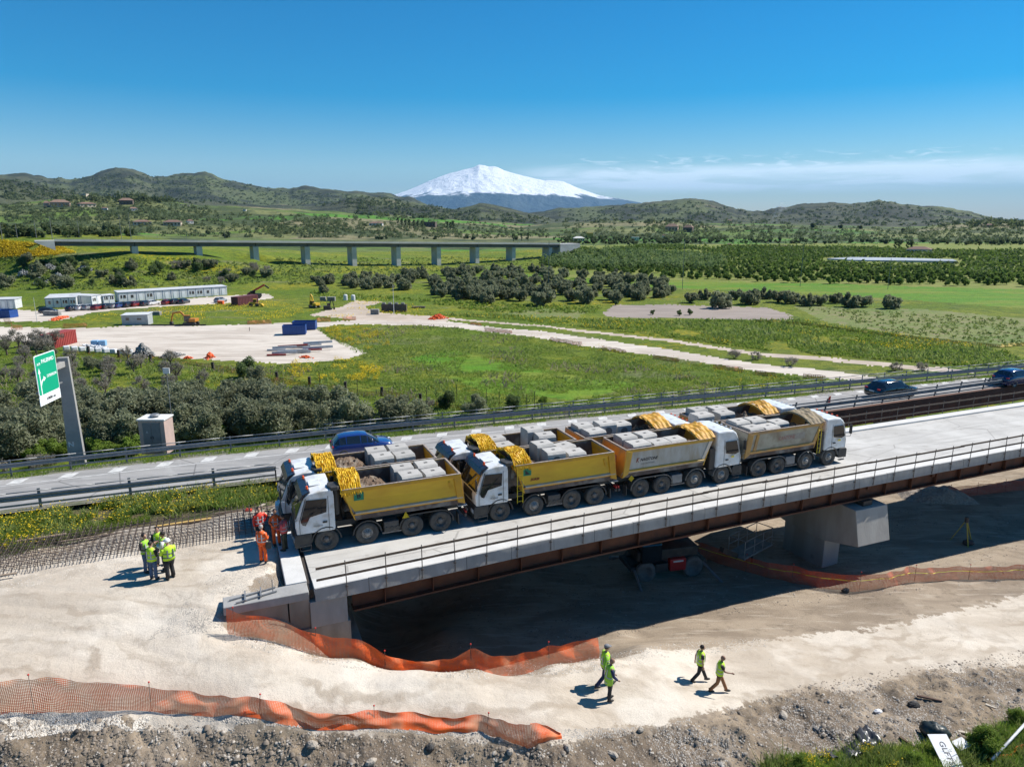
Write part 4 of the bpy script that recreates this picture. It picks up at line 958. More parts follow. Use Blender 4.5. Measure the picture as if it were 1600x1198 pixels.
    m = MB(); m.prism_z([(-1.55, .45), (-1.9, .45), (-1.98, .55), (-1.98, 1.15), (-1.9, 1.2), (-1.6, 1.2), (-1.48, .8)], 2.86, 3.04); m.tube((-1.85, .85, 1.6), (-1.85, .85, 2.9), .15, 10); m.build('air_intake', black_pl, root, bevel=.03)
    m = MB(); m.tube((-1.95, -.9, 1.1), (-1.95, -.9, 2.8), .09, 8); m.build('exhaust', dark_steel, root)

def cab_B(root, tall=True):
    h = 3.12 if tall else 2.98
    prof = [(.0, .98), (.02, 1.5), (-.06, 1.85), (-.24, 2.55), (-.42, h - .18), (-.62, h - .03), (-1.2, h + .02), (-1.76, h), (-1.80, 2.5), (-1.80, 1.0)]
    m = MB(); n = len(prof); vs = []
    for sg in (1, -1):
        for x, z in prof: vs.append((x, sg * (half_w(z) + .01) * (.95 if x > -.1 else 1), z))
    m.add(vs, [tuple(range(n))[::-1], tuple(range(n, 2 * n))] + [(i, (i + 1) % n, (i + 1) % n + n, i + n) for i in range(n)])
    c = m.build('cab', white_cab, root, bevel=.09)
    m = MB(); m.hexa([(-.06, -1.10, 1.80), (.0, -1.10, 1.78), (.0, 1.10, 1.78), (-.06, 1.10, 1.80), (-.27, -1.06, 2.60), (-.20, -1.06, 2.60), (-.20, 1.06, 2.60), (-.27, 1.06, 2.60)]); m.build('windscreen', glass_d, c, bevel=.03)
    m = MB(); m.prism_y([(-.02, 1.1), (.055, 1.15), (.06, 1.6), (-.02, 1.66)], -.8, .8); m.build('grille', black_pl, c, bevel=.01)
    for sg in (1, -1):
        plate_side('side_window', [(-.24, 1.80), (-.52, 1.70), (-1.14, 1.82), (-1.18, 2.50), (-.42, 2.50)], sg, glass_d, c, .018)
        plate_side('door_seam', [(-.14, 1.04), (-.16, 1.04), (-.16, 1.7), (-.36, 2.60), (-.33, 2.60), (-.14, 1.72)], sg, black_pl, c, .013, .004)
        plate_side('door_seam', [(-1.24, 1.04), (-1.26, 1.04), (-1.26, 2.60), (-1.24, 2.60)], sg, black_pl, c, .013, .004)
        plate_side('badge', [(-.55, 1.52), (-.75, 1.52), (-.75, 1.62), (-.55, 1.62)], sg, hi_y, c, .013, .004)
        MB().box(-1.16, sg * 1.235, 1.40, -.96, sg * 1.262, 1.47).build('door_handle', black_pl, c)
        MB().box(-.02, sg * .74, .74, .06, sg * 1.12, .98).build('headlamp', lamp_w, root, bevel=.01)
        m = MB(); m.path([(-.2, sg * 1.16, 2.6), (.06, sg * 1.36, 2.58), (.07, sg * 1.38, 1.8), (-.08, sg * 1.2, 1.74)], .016, 5); m.box(.01, sg * 1.28, 1.95, .07, sg * 1.47, 2.50); m.build('mirror', black_pl, root, bevel=.01)
        m = MB(); pts = [(-1.3 + .66 * math.cos(a), WR + .66 * math.sin(a)) for a in np.linspace(.15, math.pi - .05, 9)]
        for (xa, za), (xb, zb) in zip(pts[:-1], pts[1:]): m.bar((xa, sg * 1.0, za), (xb, sg * 1.0, zb), .46, .05)
        m.build('wheel_arch', M('dusty_mudguard', (.10, .095, .09)), root)
        m = MB(); m.box(-.55, sg * 1.05, .42, -.05, sg * 1.24, .47); m.box(-.5, sg * 1.1, .24, -.08, sg * 1.24, .28); m.tube((-.1, sg * 1.2, .25), (-.1, sg * 1.2, .45), .012, 4); m.build('step', chassis, root)
    m = MB(); m.prism_y([(.08, .38), (.09, .9), (.0, 1.0), (-.5, 1.0), (-.6, .9), (-.6, .42)], -1.21, 1.21); m.build('bumper', black_pl, root, bevel=.03)
    for y in (-.8, -.4, 0, .4, .8):
        MB().box(-.62, y - .05, h, -.54, y + .05, h + .05).build('roof_lamp', lamp_w if tall else beacon_m, root)
    m = MB(); m.tube((-2.0, .9, 1.1), (-2.0, .9, 2.85), .10, 8); m.build('exhaust', dark_steel, root)
    m = MB(); m.box(-2.2, -1.15, .95, -1.86, 1.15, 2.2); m.build('rear_equipment', dark_steel, root, bevel=.03)

def tipper(root, style, frame_m, panel_m, tail_m):
    zt, zb = 2.84, 1.30
    body = MB()
    b_ = thing('tipper_body', None, None); b_.parent = root
    for k in ('label', 'category'):
        if k in b_: del b_[k]
    XF, XR, XFb, XRb = -2.08, -7.72, -2.62, -7.92
    for sg in (1, -1):
        m = MB()
        if style == 'A':
            zs_ = [(zt - .02, 1.205, XF, XR), (zt - .55, 1.178, XF - .19, XR - .06), (zt - .62, 1.176, XF - .22, XR - .07), (zb + .42, 1.212, XFb, XRb + .06)]
            vs_, fs2 = [], []
            for z_, y_, xa_, xb_ in zs_: vs_ += [(xa_, sg * y_, z_), (xb_, sg * y_, z_)]
            for i_ in range(3): fs2.append((2 * i_, 2 * i_ + 1, 2 * i_ + 3, 2 * i_ + 2))
            m.add(vs_, fs2)
        else: m.prism_y([(XF, zt - .02), (XR, zt - .02), (XRb + .06, zb + .42), (XFb, zb + .42)], sg * 1.17, sg * 1.21)
        m.build('side_panel', panel_m, b_)
        m = MB(); m.prism_y([(XF - .02, zt), (XR, zt), (XR - .01, zt - .16), (XF - .06, zt - .16)], sg * 1.165, sg * 1.262); m.build('top_rail', frame_m, b_, bevel=.015)
        m = MB(); m.box(XF - .02, sg * 1.16, zt + .001, XR, sg * 1.265, zt + .022); m.build('rail_cap', rail_edge, b_)
        if style == 'A':
            m = MB(); m.prism_y([(XR + .0, zt - .02), (XR + .34, zt - .16), (XRb + .36, zb + .12), (XRb, zb + .0)], sg * 1.17, sg * 1.27); m.build('rear_post', frame_m, b_, bevel=.015)
            m = MB(); m.prism_y([(XR + .62, zt - .34), (XR + .55, zt - .34), (XR + .42, zt - .74), (XR + .49, zt - .74)], sg * 1.21, sg * 1.24); m.build('latch_bar', frame_m, b_)
            # triangular lamp-like marker and reflective strip
            if sg > 0:
                pass
        else:
            m = MB(); m.prism_y([(XR, zt - .02), (XR + .36, zt - .16), (XRb + .34, zb + .2), (XRb, zb)], sg * 1.17, sg * 1.275); m.build('rear_post', frame_m, b_, bevel=.015)
            if style == 'C':
                m = MB(); m.prism_y([(XR + .62, zt - .16), (XR + .82, zt - .16), (XRb + .80, zb + .42), (XRb + .60, zb + .42)], sg * 1.20, sg * 1.265); m.build('side_post', frame_m, b_, bevel=.012)
            m = MB(); m.prism_y([(XF - .06, zt - .16), (XF - .3, zt - .16), (XFb - .2, zb + .42), (XFb, zb + .42)], sg * 1.18, sg * 1.25); m.build('front_post', frame_m if style == 'C' else alu, b_, bevel=.01)
        # lower ledge and tucked-in skirt
        m = MB(); m.prism_x([(sg * 1.17, zb + .44), (sg * 1.275, zb + .36), (sg * 1.275, zb + .30), (sg * 1.17, zb + .28)][::sg], XRb + .10, XFb - .02); m.build('ledge', ledge_g if style == 'A' else frame_m, b_)
        m = MB(); m.hexa([(XRb, sg * 1.00 - .02, zb), (XFb, sg * 1.00 - .02, zb), (XFb, sg * 1.00 + .02, zb), (XRb, sg * 1.00 + .02, zb), (XRb + .02, sg * 1.2 - .02, zb + .29), (XFb + .06, sg * 1.2 - .02, zb + .29), (XFb + .06, sg * 1.2 + .02, zb + .29), (XRb + .02, sg * 1.2 + .02, zb + .29)]); m.build('skirt', frame_m if style != 'B' else panel_m, b_)
        m = MB(); m.prism_x([(sg * .98, zb), (sg * 1.06, zb + .02), (sg * 1.06, zb + .10), (sg * .98, zb + .10)][::sg], XRb, XFb); m.build('bottom_rail', frame_m, b_)
    m = MB(); m.hexa([(XFb - .03, -1.17, zb), (XFb + .03, -1.17, zb), (XFb + .03, 1.17, zb), (XFb - .03, 1.17, zb), (XF - .06, -1.17, zt), (XF, -1.17, zt), (XF, 1.17, zt), (XF - .06, 1.17, zt)]); m.build('front_wall', frame_m, b_)
    m = MB()
    for y in (-.75, 0, .75): m.bar((XFb + .05, y, zb + .1), (XF + .02, y, zt - .1), .08, .06)
    m.build('front_rib', frame_m, b_)
    m = MB(); m.hexa([(XRb, -1.2, zb - .02), (XRb + .05, -1.2, zb - .02), (XRb + .05, 1.2, zb - .02), (XRb, 1.2, zb - .02), (XR - .0, -1.17, zt - .04), (XR + .05, -1.17, zt - .04), (XR + .05, 1.17, zt - .04), (XR - .0, 1.17, zt - .04)]); tg = m.build('tailgate', tail_m, b_)
    m = MB(); m.box(XR - .03, -1.2, zt - .08, XR + .07, 1.2, zt + .02); m.build('tailgate_rail', rail_edge, b_, bevel=.01)
    m = MB(); m.box(XFb, -1.165, zb - .02, XRb + .06, 1.165, zb + .06); m.build('floor', rust_in, b_)
    m = MB()
    for sg in (1, -1): m.hexa([(XRb + .08, sg * 1.155 - .006, zb + .05), (XFb - .03, sg * 1.155 - .006, zb + .05), (XFb - .03, sg * 1.155 + .006, zb + .05), (XRb + .08, sg * 1.155 + .006, zb + .05), (XR + .08, sg * 1.155 - .006, zt - .03), (XF - .08, sg * 1.155 - .006, zt - .03), (XF - .08, sg * 1.155 + .006, zt - .03), (XR + .08, sg * 1.155 + .006, zt - .03)])
    m.build('lining', rust_in, b_)
    m = MB(); m.box(-7.6, -.5, 1.10, -2.7, -.38, 1.29); m.box(-7.6, .38, 1.10, -2.7, .5, 1.29); m.build('subframe', dark_steel, b_)
    # hydraulic ram behind cab
    m = MB(); m.tube((-2.3, 0, .9), (-2.15, 0, 2.6), .12, 10); m.build('lifting_ram', dark_steel, root)
    return b_

def heap(name, cx_, cy_, z0, lx, ly, h, label, seed, mat=None, par=None, rz=0, greens=False):
    rg = random.Random(seed); n, k = 30, 20; v = []; f = []
    for i in range(n + 1):
        for j in range(k + 1):
            u = i / n * 2 - 1; w = j / k * 2 - 1; d = max(0, 1 - (abs(u) ** 2.6)) * max(0, 1 - abs(w) ** 3) ** .7
            nz = mnoise.fractal(Vector((u * 3 + seed, w * 2.4, seed)), 1, 2, 5) * .18 + mnoise.noise(Vector((u * 11, w * 9, seed))) * .09 + mnoise.noise(Vector((u * 25, w * 19, seed))) * .05
            v.append((u * lx / 2, w * ly / 2, h * d + nz * (d ** .3 if d > 0 else 0)))
    for i in range(n):
        for j in range(k): a = i * (k + 1) + j; f.append((a, a + k + 1, a + k + 2, a + 1))
    o = finish(name, v, f, mat or soil_m, None, smooth=False)
    o.location = (cx_, cy_, z0); o.rotation_euler = (0, 0, rz); return tag(o, label, 'soil heap', 'soil heaps in the truck bodies')

BLK = None
def block_mesh():
    """precast manhole block: box with bevelled shoulder; dark plates stand for lid hole and flank recess"""
    a, h = .50, 1.62; bm = MB()
    # shell with chamfered top edges along x
    prof = [(-a, 0), (a, 0), (a, h - .10), (a - .10, h), (-a + .10, h), (-a, h - .10)]
    bm.prism_x(prof, -a, a); return bm
def make_block():
    o = block_mesh().build('concrete_block', conc_block, None, bevel=.006)
    m = MB(); m.box(-.09, -.07, 1.60, .09, .07, 1.625); hh = m.build('dark_lid_plate', dark_steel, o)  # dark plate on the lid, colour stands for the shade in a hole
    m = MB(); m.disc_y(.24, 0, 0, 0, 18)
    pts = [(.25 * math.cos(2 * math.pi * i / 18), -.505, 1.24 + .25 * math.sin(2 * math.pi * i / 18)) for i in range(18)]
    for sg in (1, -1):
        m = MB(); m.tube((0, sg * .49, 1.20), (0, sg * .506, 1.20), .23, 20); m.build('dark_recess_disc', M('recess_shade', (.17, .16, .15), (.12, .115, .11), 4, .9), o)  # dark discs on the flanks, shade of a recess put into the colour
    return o
_blk = [None]
def block(s, t, z, rz, label, sc=(1, 1, 1)):
    if _blk[0] is None: _blk[0] = make_block(); o = _blk[0]
    else: o = copy_tree(_blk[0])
    o.location = ST(s, t, z); o.rotation_euler = (0, 0, A + rz); o.scale = sc
    return tag(o, label, 'concrete block', 'precast concrete blocks loaded in the trucks')

def accordion(s, t, label, seed, amp=.5, mat=None, back=False):
    """tarp cover concertinaed over its hoops at the front of the body"""
    root = thing('folded_tarp', label, 'tarp', ST(s, t, dz(t)), A + (math.pi if not back else 0), 'tarps gathered at the front of the truck bodies')
    rg = random.Random(seed); v = []; f = []; nx, ny = 44, 26
    for i in range(nx + 1):
        u = i / nx
        for j in range(ny + 1):
            w = j / ny * 2 - 1; x = -2.02 - u * .95 + .03 * rg.uniform(-1, 1)
            arch = (1 - abs(w) ** 2.6); z = 2.86 + .40 * arch - .06 * u
            fold = .075 * (1 if i % 4 in (0, 1) else -1) * (.5 + .5 * rg.random())
            z += fold + .05 * math.sin(w * 9 + u * 4 + seed); y = w * 1.27 * (1 + .02 * (i % 2))
            if abs(w) > .9: z -= (abs(w) - .9) * 2.2
            v.append((x, y, z))
    for i in range(nx):
        for j in range(ny): a = i * (ny + 1) + j; f.append((a, a + ny + 1, a + ny + 2, a + 1))
    o = finish('cover', v, f, mat or tarp_y, root); sm = o.modifiers.new('s', 'SOLIDIFY'); sm.thickness = .012
    for k in range(8):
        x = -2.06 - k * .125; m = MB(); pts = [(x, w * 1.24, 2.84 + .44 * (1 - abs(w) ** 2.6)) for w in np.linspace(-1, 1, 9)]
        m.path([Vector(p) for p in pts], .02, 5); m.build('hoop', mat or tarp_y, root)
    return root
def canopy(s, t, label, seed, mat, sag=.15):
    """tarp rolled back towards the cab of a right-facing truck"""
    root = thing('rolled_tarp', label, 'tarp', ST(s, t, dz(t)), A, 'tarps gathered at the front of the truck bodies')
    v = []; f = []; nx, ny = 26, 22; rg = random.Random(seed)
    for i in range(nx + 1):
        u = i / nx
        for j in range(ny + 1):
            w = j / ny * 2 - 1; x = -1.98 - u * 1.15 - .30 * (1 - abs(w)) * u * math.sin(seed)
            z = 2.90 + .42 * (1 - abs(w) ** 2.2) + .022 * math.sin(u * 26 + w * 2) * (.2 + 1.2 * rg.random()) + .03 * math.sin(u * 9 + w * 5) - .10 * u + .03 * math.sin(w * 15)
            v.append((x, w * 1.26, z))
    for i in range(nx):
        for j in range(ny): a = i * (ny + 1) + j; f.append((a, a + ny + 1, a + ny + 2, a + 1))
    o = finish('cover', v, f, mat, root); sm = o.modifiers.new('s', 'SOLIDIFY'); sm.thickness = .02
    m = MB(); m.path([Vector((-3.1 - .12 * (1 - abs(w)), w * 1.24, 2.84 + .40 * (1 - abs(w) ** 2.2))) for w in np.linspace(-1, 1, 10)], .07, 7); m.build('rolled_edge', mat, root, smooth=True)
    return root

TN, TFAR = 32.02, 34.85
def place_truck(s_front, t, facing, style, label, fm, pm, tm, group='dump trucks parked nose to tail in two rows on the bridge deck', tall=True, far=False):
    root = thing('dump_truck', label, 'dump truck', ST(s_front, t, dz(t)), A + (math.pi if facing < 0 else 0), group)
    truck_chassis(root, 'A' if style == 'A' else 'B')
    (cab_A if style == 'A' else (lambda r: cab_B(r, tall)))(root)
    b = tipper(root, style, fm, pm, tm)
    return root, b
# near row
T1, B1 = place_truck(2.35, TN, -1, 'A', 'yellow tipper with lettered green placard, leftmost of the near row', y_body, y_panel, y_body)
T2, B2 = place_truck(10.85, TN, -1, 'A', 'yellow tipper with thin yellow side ladder, second from left in the near row', y_body, y_panel, y_body)
T3, B3 = place_truck(27.05, TN, 1, 'B', 'tipper facing right with alloy side panel lettered in black, third in the near row', o_yel, alu_panel, o_body)
T4, B4 = place_truck(35.15, TN, 1, 'C', 'white cab tipper facing right with dusty worn orange body, rightmost of the near row', o_worn, alu_dirty, alu_dirty, tall=False)
F1, C1 = place_truck(2.0, TFAR, -1, 'A', 'yellow tipper half hidden behind the leftmost near truck, its white cab nearest the guard rail', y_body, y_panel, y_body)
F2, C2 = place_truck(10.1, TFAR, -1, 'A', 'yellow tipper of the far row with bush-topped load, second from the left', y_body, y_panel, y_body)
F3, C3 = place_truck(26.1, TFAR, 1, 'B', 'far row tipper with orange tailgate and beacons on its white cab, facing right', o_yel, alu_panel, o_body, tall=False)
F4, C4 = place_truck(34.2, TFAR, 1, 'B', 'far row tipper facing right, only white roof and cargo showing behind the rightmost near truck', o_yel, alu_panel, o_body)
# placards and lettering on the bodies (y = +1.21 is the near flank of a left-facing truck)
def flank_text(body, txt, size, mat, x, z, sg, width, shear=0.0, bold=0.0):
    return text_mesh('lettering', txt, size, mat, body, (x, sg * 1.2145, z), (R(90), 0, R(180) if sg > 0 else 0), width, shear, .002, bold)
pl = MB().box(-3.05, 1.211, 2.25, -2.60, 1.232, 2.62).build('placard', green_st, B1); text_mesh('lettering', 'B', .26, black_ink, pl, (-2.825, 1.236, 2.435), (R(90), 0, R(180)), width=.17, bold=.006)
pl = MB().box(-2.95, 1.211, 2.24, -2.52, 1.232, 2.62).build('placard', green_st, B2); m = MB(); m.add([(-2.88, 1.236, 2.30), (-2.62, 1.236, 2.30), (-2.62, 1.236, 2.56)], [(0, 1, 2)]); m.build('emblem', black_ink, pl)
flank_text(B2, 'ZORZI', .16, dred_ink, -3.15, 1.98, 1, .52, .25, .006)
flank_text(B3, 'K', .34, dred_ink, -7.02, 2.18, -1, .22, .3, .008); flank_text(B3, 'NAGSTONE', .22, black_ink, -6.30, 2.18, -1, 1.12, .3, .006); flank_text(B3, 'CALCESTRUZZI', .10, M('grey_lettering', (.12, .11, .10)), -6.35, 1.95, -1, .85)
flank_text(B4, 'CANTONE', .30, fred_ink, -4.85, 2.22, -1, 1.25, .2, .008)
MB().box(-5.05, -1.2, 2.03, -3.45, -1.213, 2.42).build('faded_panel', M('faded_sign_panel', (.36, .33, .27), (.30, .25, .20), 5), B4)
# side ladder on T2, warning triangle on T1, diamond marker on T3
m = MB()
for x in (-2.18, -2.48): m.tube((x, 1.27, .85), (x, 1.27, 2.72), .014, 5)
for z in np.arange(.95, 2.7, .28): m.tube((-2.18, 1.27, z), (-2.48, 1.27, z), .011, 4)
m.build('side_ladder', hi_y, T2)
m = MB()
for x in (-2.22, -2.44): m.tube((x, -1.27, .95), (x, -1.27, 2.5), .014, 5)
for z in np.arange(1.0, 2.5, .28): m.tube((-2.22, -1.27, z), (-2.44, -1.27, z), .011, 4)
m.build('side_ladder', hi_y, T4)
m = MB(); m.add([(-5.15, 1.22, 1.02), (-4.80, 1.22, 1.02), (-4.98, 1.22, 1.34)], [(0, 1, 2), (2, 1, 0)]); m.build('warning_triangle', hi_y, T1)
m = MB(); m.add([(-7.35, -1.22, 1.02), (-7.17, -1.22, 1.2), (-7.35, -1.22, 1.38), (-7.53, -1.22, 1.2)], [(0, 1, 2, 3), (3, 2, 1, 0)]); m.build('warning_diamond', hi_y, T3)
MB().box(-7.925, -.35, 1.9, -7.80, .35, 2.3).build('faded_emblem', M('faded_pink_emblem', (.50, .20, .13), (.46, .26, .16), 6), B3)
# pale open tailgate lip at the rear
for B in (B1, B2, C1, C2): MB().box(-8.05, .3, 1.16, -7.60, 1.2, 1.19).build('tail_lip', M('pale_lip', (.55, .52, .47)), B)

# loads
def load(s_list, t0, lbls, z=1.36):
    for (ds, dt, rz, sc), lb in zip(s_list, lbls): block(ds, t0 + dt, z + dz(t0), rz, lb, sc)
load([(7.75, -.52, .03, (1, 1, 1)), (7.65, .58, -.02, (1, 1, 1)), (8.90, -.50, .05, (1, 1, .97)), (8.85, .60, 0, (1, 1, 1))], TN,
     ['nearest front block of four square-holed blocks in the leftmost near tipper', 'far front block of the four in the leftmost near tipper', 'near rear block of the four in the leftmost near tipper', 'far rear block of the four in the leftmost near tipper'])
load([(7.05, -.52, .03, (1, 1, 1.1)), (6.95, .58, -.02, (1, 1, 1.1)), (8.15, -.50, .05, (1, 1, 1.07)), (8.10, .60, 0, (1, 1, 1.1))], TFAR,
     ['near front block of the four in the tipper behind the leftmost one', 'far front block of the four in the tipper behind the leftmost one', 'near rear block of the four in the tipper behind the leftmost one', 'far rear block of the four in the tipper behind the leftmost one'])
load([(15.2, .55, .04, (1, 1, 1.18)), (15.35, -.52, -.04, (1, 1, 1.12)), (16.45, .5, .22, (1, 1, 1.02)), (16.55, -.55, -.06, (1, 1, 1.0))], TN,
     ['far front block in the second near tipper, tallest of that load', 'near front block with a round side recess in the second near tipper', 'far rear block in the second near tipper, turned slightly', 'near rear block in the second near tipper, next to its tail'])
load([(13.6, .5, .0, (1, 1, 1.02)), (13.7, -.5, .05, (1, 1, .95)), (15.9, .55, .02, (1, 1, 1.18)), (16.2, -.5, -.1, (1, 1, 1.12))], TFAR,
     ['far front block behind the shrub in the second far tipper', 'near front block behind the shrub in the second far tipper', 'far rear block of the second far tipper, close to its tail', 'near rear block of the second far tipper, close to its tail'])
load([(20.45, -.52, .02, (1.15, 1, 1.0)), (20.35, .56, -.03, (1, 1, 1.05)), (21.55, .50, .12, (1, 1, 1.05)), (21.75, -.56, 0, (1.1, 1, .95)), (22.85, -.5, 0, (1, 1, .95))], TN,
     ['near rearmost block in the tipper with black lettering', 'far rearmost block in the tipper with black lettering', 'far middle block in the tipper with black lettering', 'near middle block in the tipper with black lettering', 'front block with round recess in the tipper with black lettering'])
load([(19.1, .5, .0, (1, 1, 1.1)), (19.3, -.52, .03, (1.1, 1, 1.05)), (20.6, .5, -.05, (1.1, 1, 1.08)), (21.7, .55, .0, (1, 1, .98))], TFAR,
     ['far rear block above the orange tailgate in the third far tipper', 'near rear block above the orange tailgate in the third far tipper', 'middle block in the third far tipper', 'front block in the third far tipper beside its soil'])
load([(28.25, -.5, .02, (1, 1, .98)), (28.15, .55, .0, (1, 1, 1.05)), (29.3, .5, -.05, (1, 1, 1.05)), (29.4, -.55, .04, (1.1, 1, .95)), (30.5, -.1, 0, (1, 1, .98))], TN,
     ['near rearmost block in the rightmost near tipper', 'far rearmost block in the rightmost near tipper', 'far middle block in the rightmost near tipper', 'near middle block in the rightmost near tipper', 'front block in the rightmost near tipper beside the green weeds'])
load([(26.9, -.4, .02, (1.2, 1, 1.12)), (27.3, .6, .0, (1, 1, 1.15)), (28.6, -.3, .0, (1.1, 1, 1.08)), (28.9, .7, .0, (1, 1, 1.08))], TFAR,
     ['near rear block standing high in the fourth far tipper', 'far rear block standing high in the fourth far tipper', 'near front block in the fourth far tipper', 'far front block in the fourth far tipper'])
for i, (s, t, lx, h, z, lb) in enumerate([(5.85, TN, 2.7, .95, 1.75, 'brown soil heap with a green tuft in the leftmost near tipper'), (5.3, TFAR, 2.9, 1.15, 1.75, 'pale brown soil heap in the tipper behind the leftmost one'),
        (13.6, TN, 2.6, 1.15, 1.75, 'peaked brown soil heap in the second near tipper'), (12.4, TFAR, 1.6, .75, 1.8, 'low soil heap under the shrub in the second far tipper'),
        (24.0, TN, 1.8, .75, 1.7, 'low stony heap with weeds in the tipper with black lettering'), (23.0, TFAR, 2.4, .95, 1.7, 'low grey soil heap in the third far tipper'),
        (32.0, TN, 1.9, .80, 1.7, 'low heap with green weeds in the rightmost near tipper'), (30.9, TFAR, 2.2, .9, 1.75, 'low soil heap in the fourth far tipper')]):
    p = ST(s, t, z + dz(t)); heap('soil_heap', p.x, p.y, p.z, lx, 2.2, h, lb, i + 1, rz=A)
accordion(2.35, TN, 'bright yellow tarp concertinaed over the front of the leftmost near tipper', 1); accordion(1.7, TFAR, 'bright yellow tarp concertinaed behind the farther white cab on the left', 2)
accordion(10.85, TN, 'bright yellow tarp concertinaed over the front of the second near tipper', 3); accordion(10.1, TFAR, 'bright yellow tarp concertinaed beside the shrub in the second far tipper', 4)
canopy(27.05, TN, 'orange tarp rolled up against the white cab of the tipper with black lettering', 1, tarp_o); canopy(26.1, TFAR, 'orange tarp rolled up behind the beacon-topped cab of the third far tipper', 2, tarp_o)
canopy(35.15, TN, 'dusty brown tarp rolled up against the cab of the rightmost near tipper', 3, tarp_g); canopy(34.2, TFAR, 'orange tarp rolled up behind the white roof of the fourth far tipper', 4, tarp_o)
# ------------------------------------------------------------------ people
skin_m = M('skin', (.42, .24, .16), rough=.6); skin_d = M('tanned_skin', (.26, .14, .09), rough=.6)
hi_g = M('hi_vis_yellow', (.50, .78, .03), (.42, .68, .025), 8, .7); hi_g2 = M('hi_vis_green', (.34, .66, .05), (.28, .55, .04), 8, .7)
hi_o = M('hi_vis_orange', (.88, .13, .012), (.75, .10, .012), 7, .7); hi_r = M('hi_vis_red', (.70, .045, .02), (.55, .035, .02), 7, .7); hi_p = M('faded_red_vest', (.62, .10, .10), (.5, .07, .08), 7, .7)
stripe_m = M('reflective_tape', (.42, .44, .45), rough=.35); stripe_d = M('dark_tape', (.10, .12, .14), rough=.5)
jean = M('blue_jeans', (.06, .10, .18), (.09, .14, .23), 9, .85); jean_n = M('navy_cloth', (.018, .028, .085), (.03, .04, .10), 8, .85)
blk_c = M('black_cloth', (.016, .016, .018), (.03, .03, .032), 8, .85); olive_c = M('olive_cloth', (.075, .07, .045), (.05, .048, .03), 8, .85); tan_c = M('tan_cloth', (.28, .13, .055), (.22, .10, .045), 8, .85)
hair_d = M('dark_hair', (.018, .012, .009), rough=.7); hair_g = M('grey_hair', (.35, .33, .31), rough=.8); helm_w = M('white_helmet', (.8, .8, .78), rough=.3); boot_m = M('brown_boots', (.09, .045, .025), rough=.7); boot_k = M('black_boots', (.018, .017, .016), rough=.6)
white_c = M('white_cloth', (.72, .72, .70), rough=.8); cap_g = M('grey_cap', (.20, .20, .21), rough=.8)

def loft(mb, pts, rad, n=12, flat=None, mi=0):
    """smooth tube through pts; rad may be (rx, ry)"""
    pts = [Vector(p) for p in pts]; rings = []
    for i, p in enumerate(pts):
        d = (pts[min(i + 1, len(pts) - 1)] - pts[max(i - 1, 0)]).normalized()
        ref = Vector((1, 0, 0)) if abs(d.x) < .8 else Vector((0, 0, 1))
        u = (ref - d * ref.dot(d)).normalized(); w = d.cross(u); r = rad[i]; rx, ry = r if isinstance(r, tuple) else (r, r)
        rings.append([p + u * (rx * math.cos(2 * math.pi * k / n)) + w * (ry * math.sin(2 * math.pi * k / n)) for k in range(n)])
    vs = [v for r_ in rings for v in r_]; fs = []
    for i in range(len(pts) - 1):
        for k in range(n): a = i * n + k; b = i * n + (k + 1) % n; fs.append((a, b, b + n, a + n))
    fs += [tuple(range(n))[::-1], tuple(range((len(pts) - 1) * n, len(pts) * n))]
    return mb.add(vs, fs, mi)
ARMS = {'down': ((.0, .235, 1.14), (.05, .245, .89)), 'cross': ((.06, .25, 1.15), (.26, .02, 1.19)), 'hips': ((-.10, .38, 1.17), (.07, .20, 1.02)), 'hold': ((.03, .24, 1.14), (.29, .13, 1.10)),
        'swingf': ((.08, .24, 1.15), (.27, .21, .98)), 'swingb': ((-.13, .24, 1.16), (-.12, .27, .91)), 'reach': ((.14, .25, 1.18), (.40, .22, 1.15)), 'ear': ((.10, .30, 1.20), (.12, .14, 1.50))}
LEGS = {'stand': ((.02, .105, .50), (.0, .115, .09)), 'fwd': ((.17, .10, .53), (.34, .10, .10)), 'back': ((-.08, .10, .50), (-.36, .10, .15)), 'bentf': ((.14, .11, .52), (.08, .12, .09))}
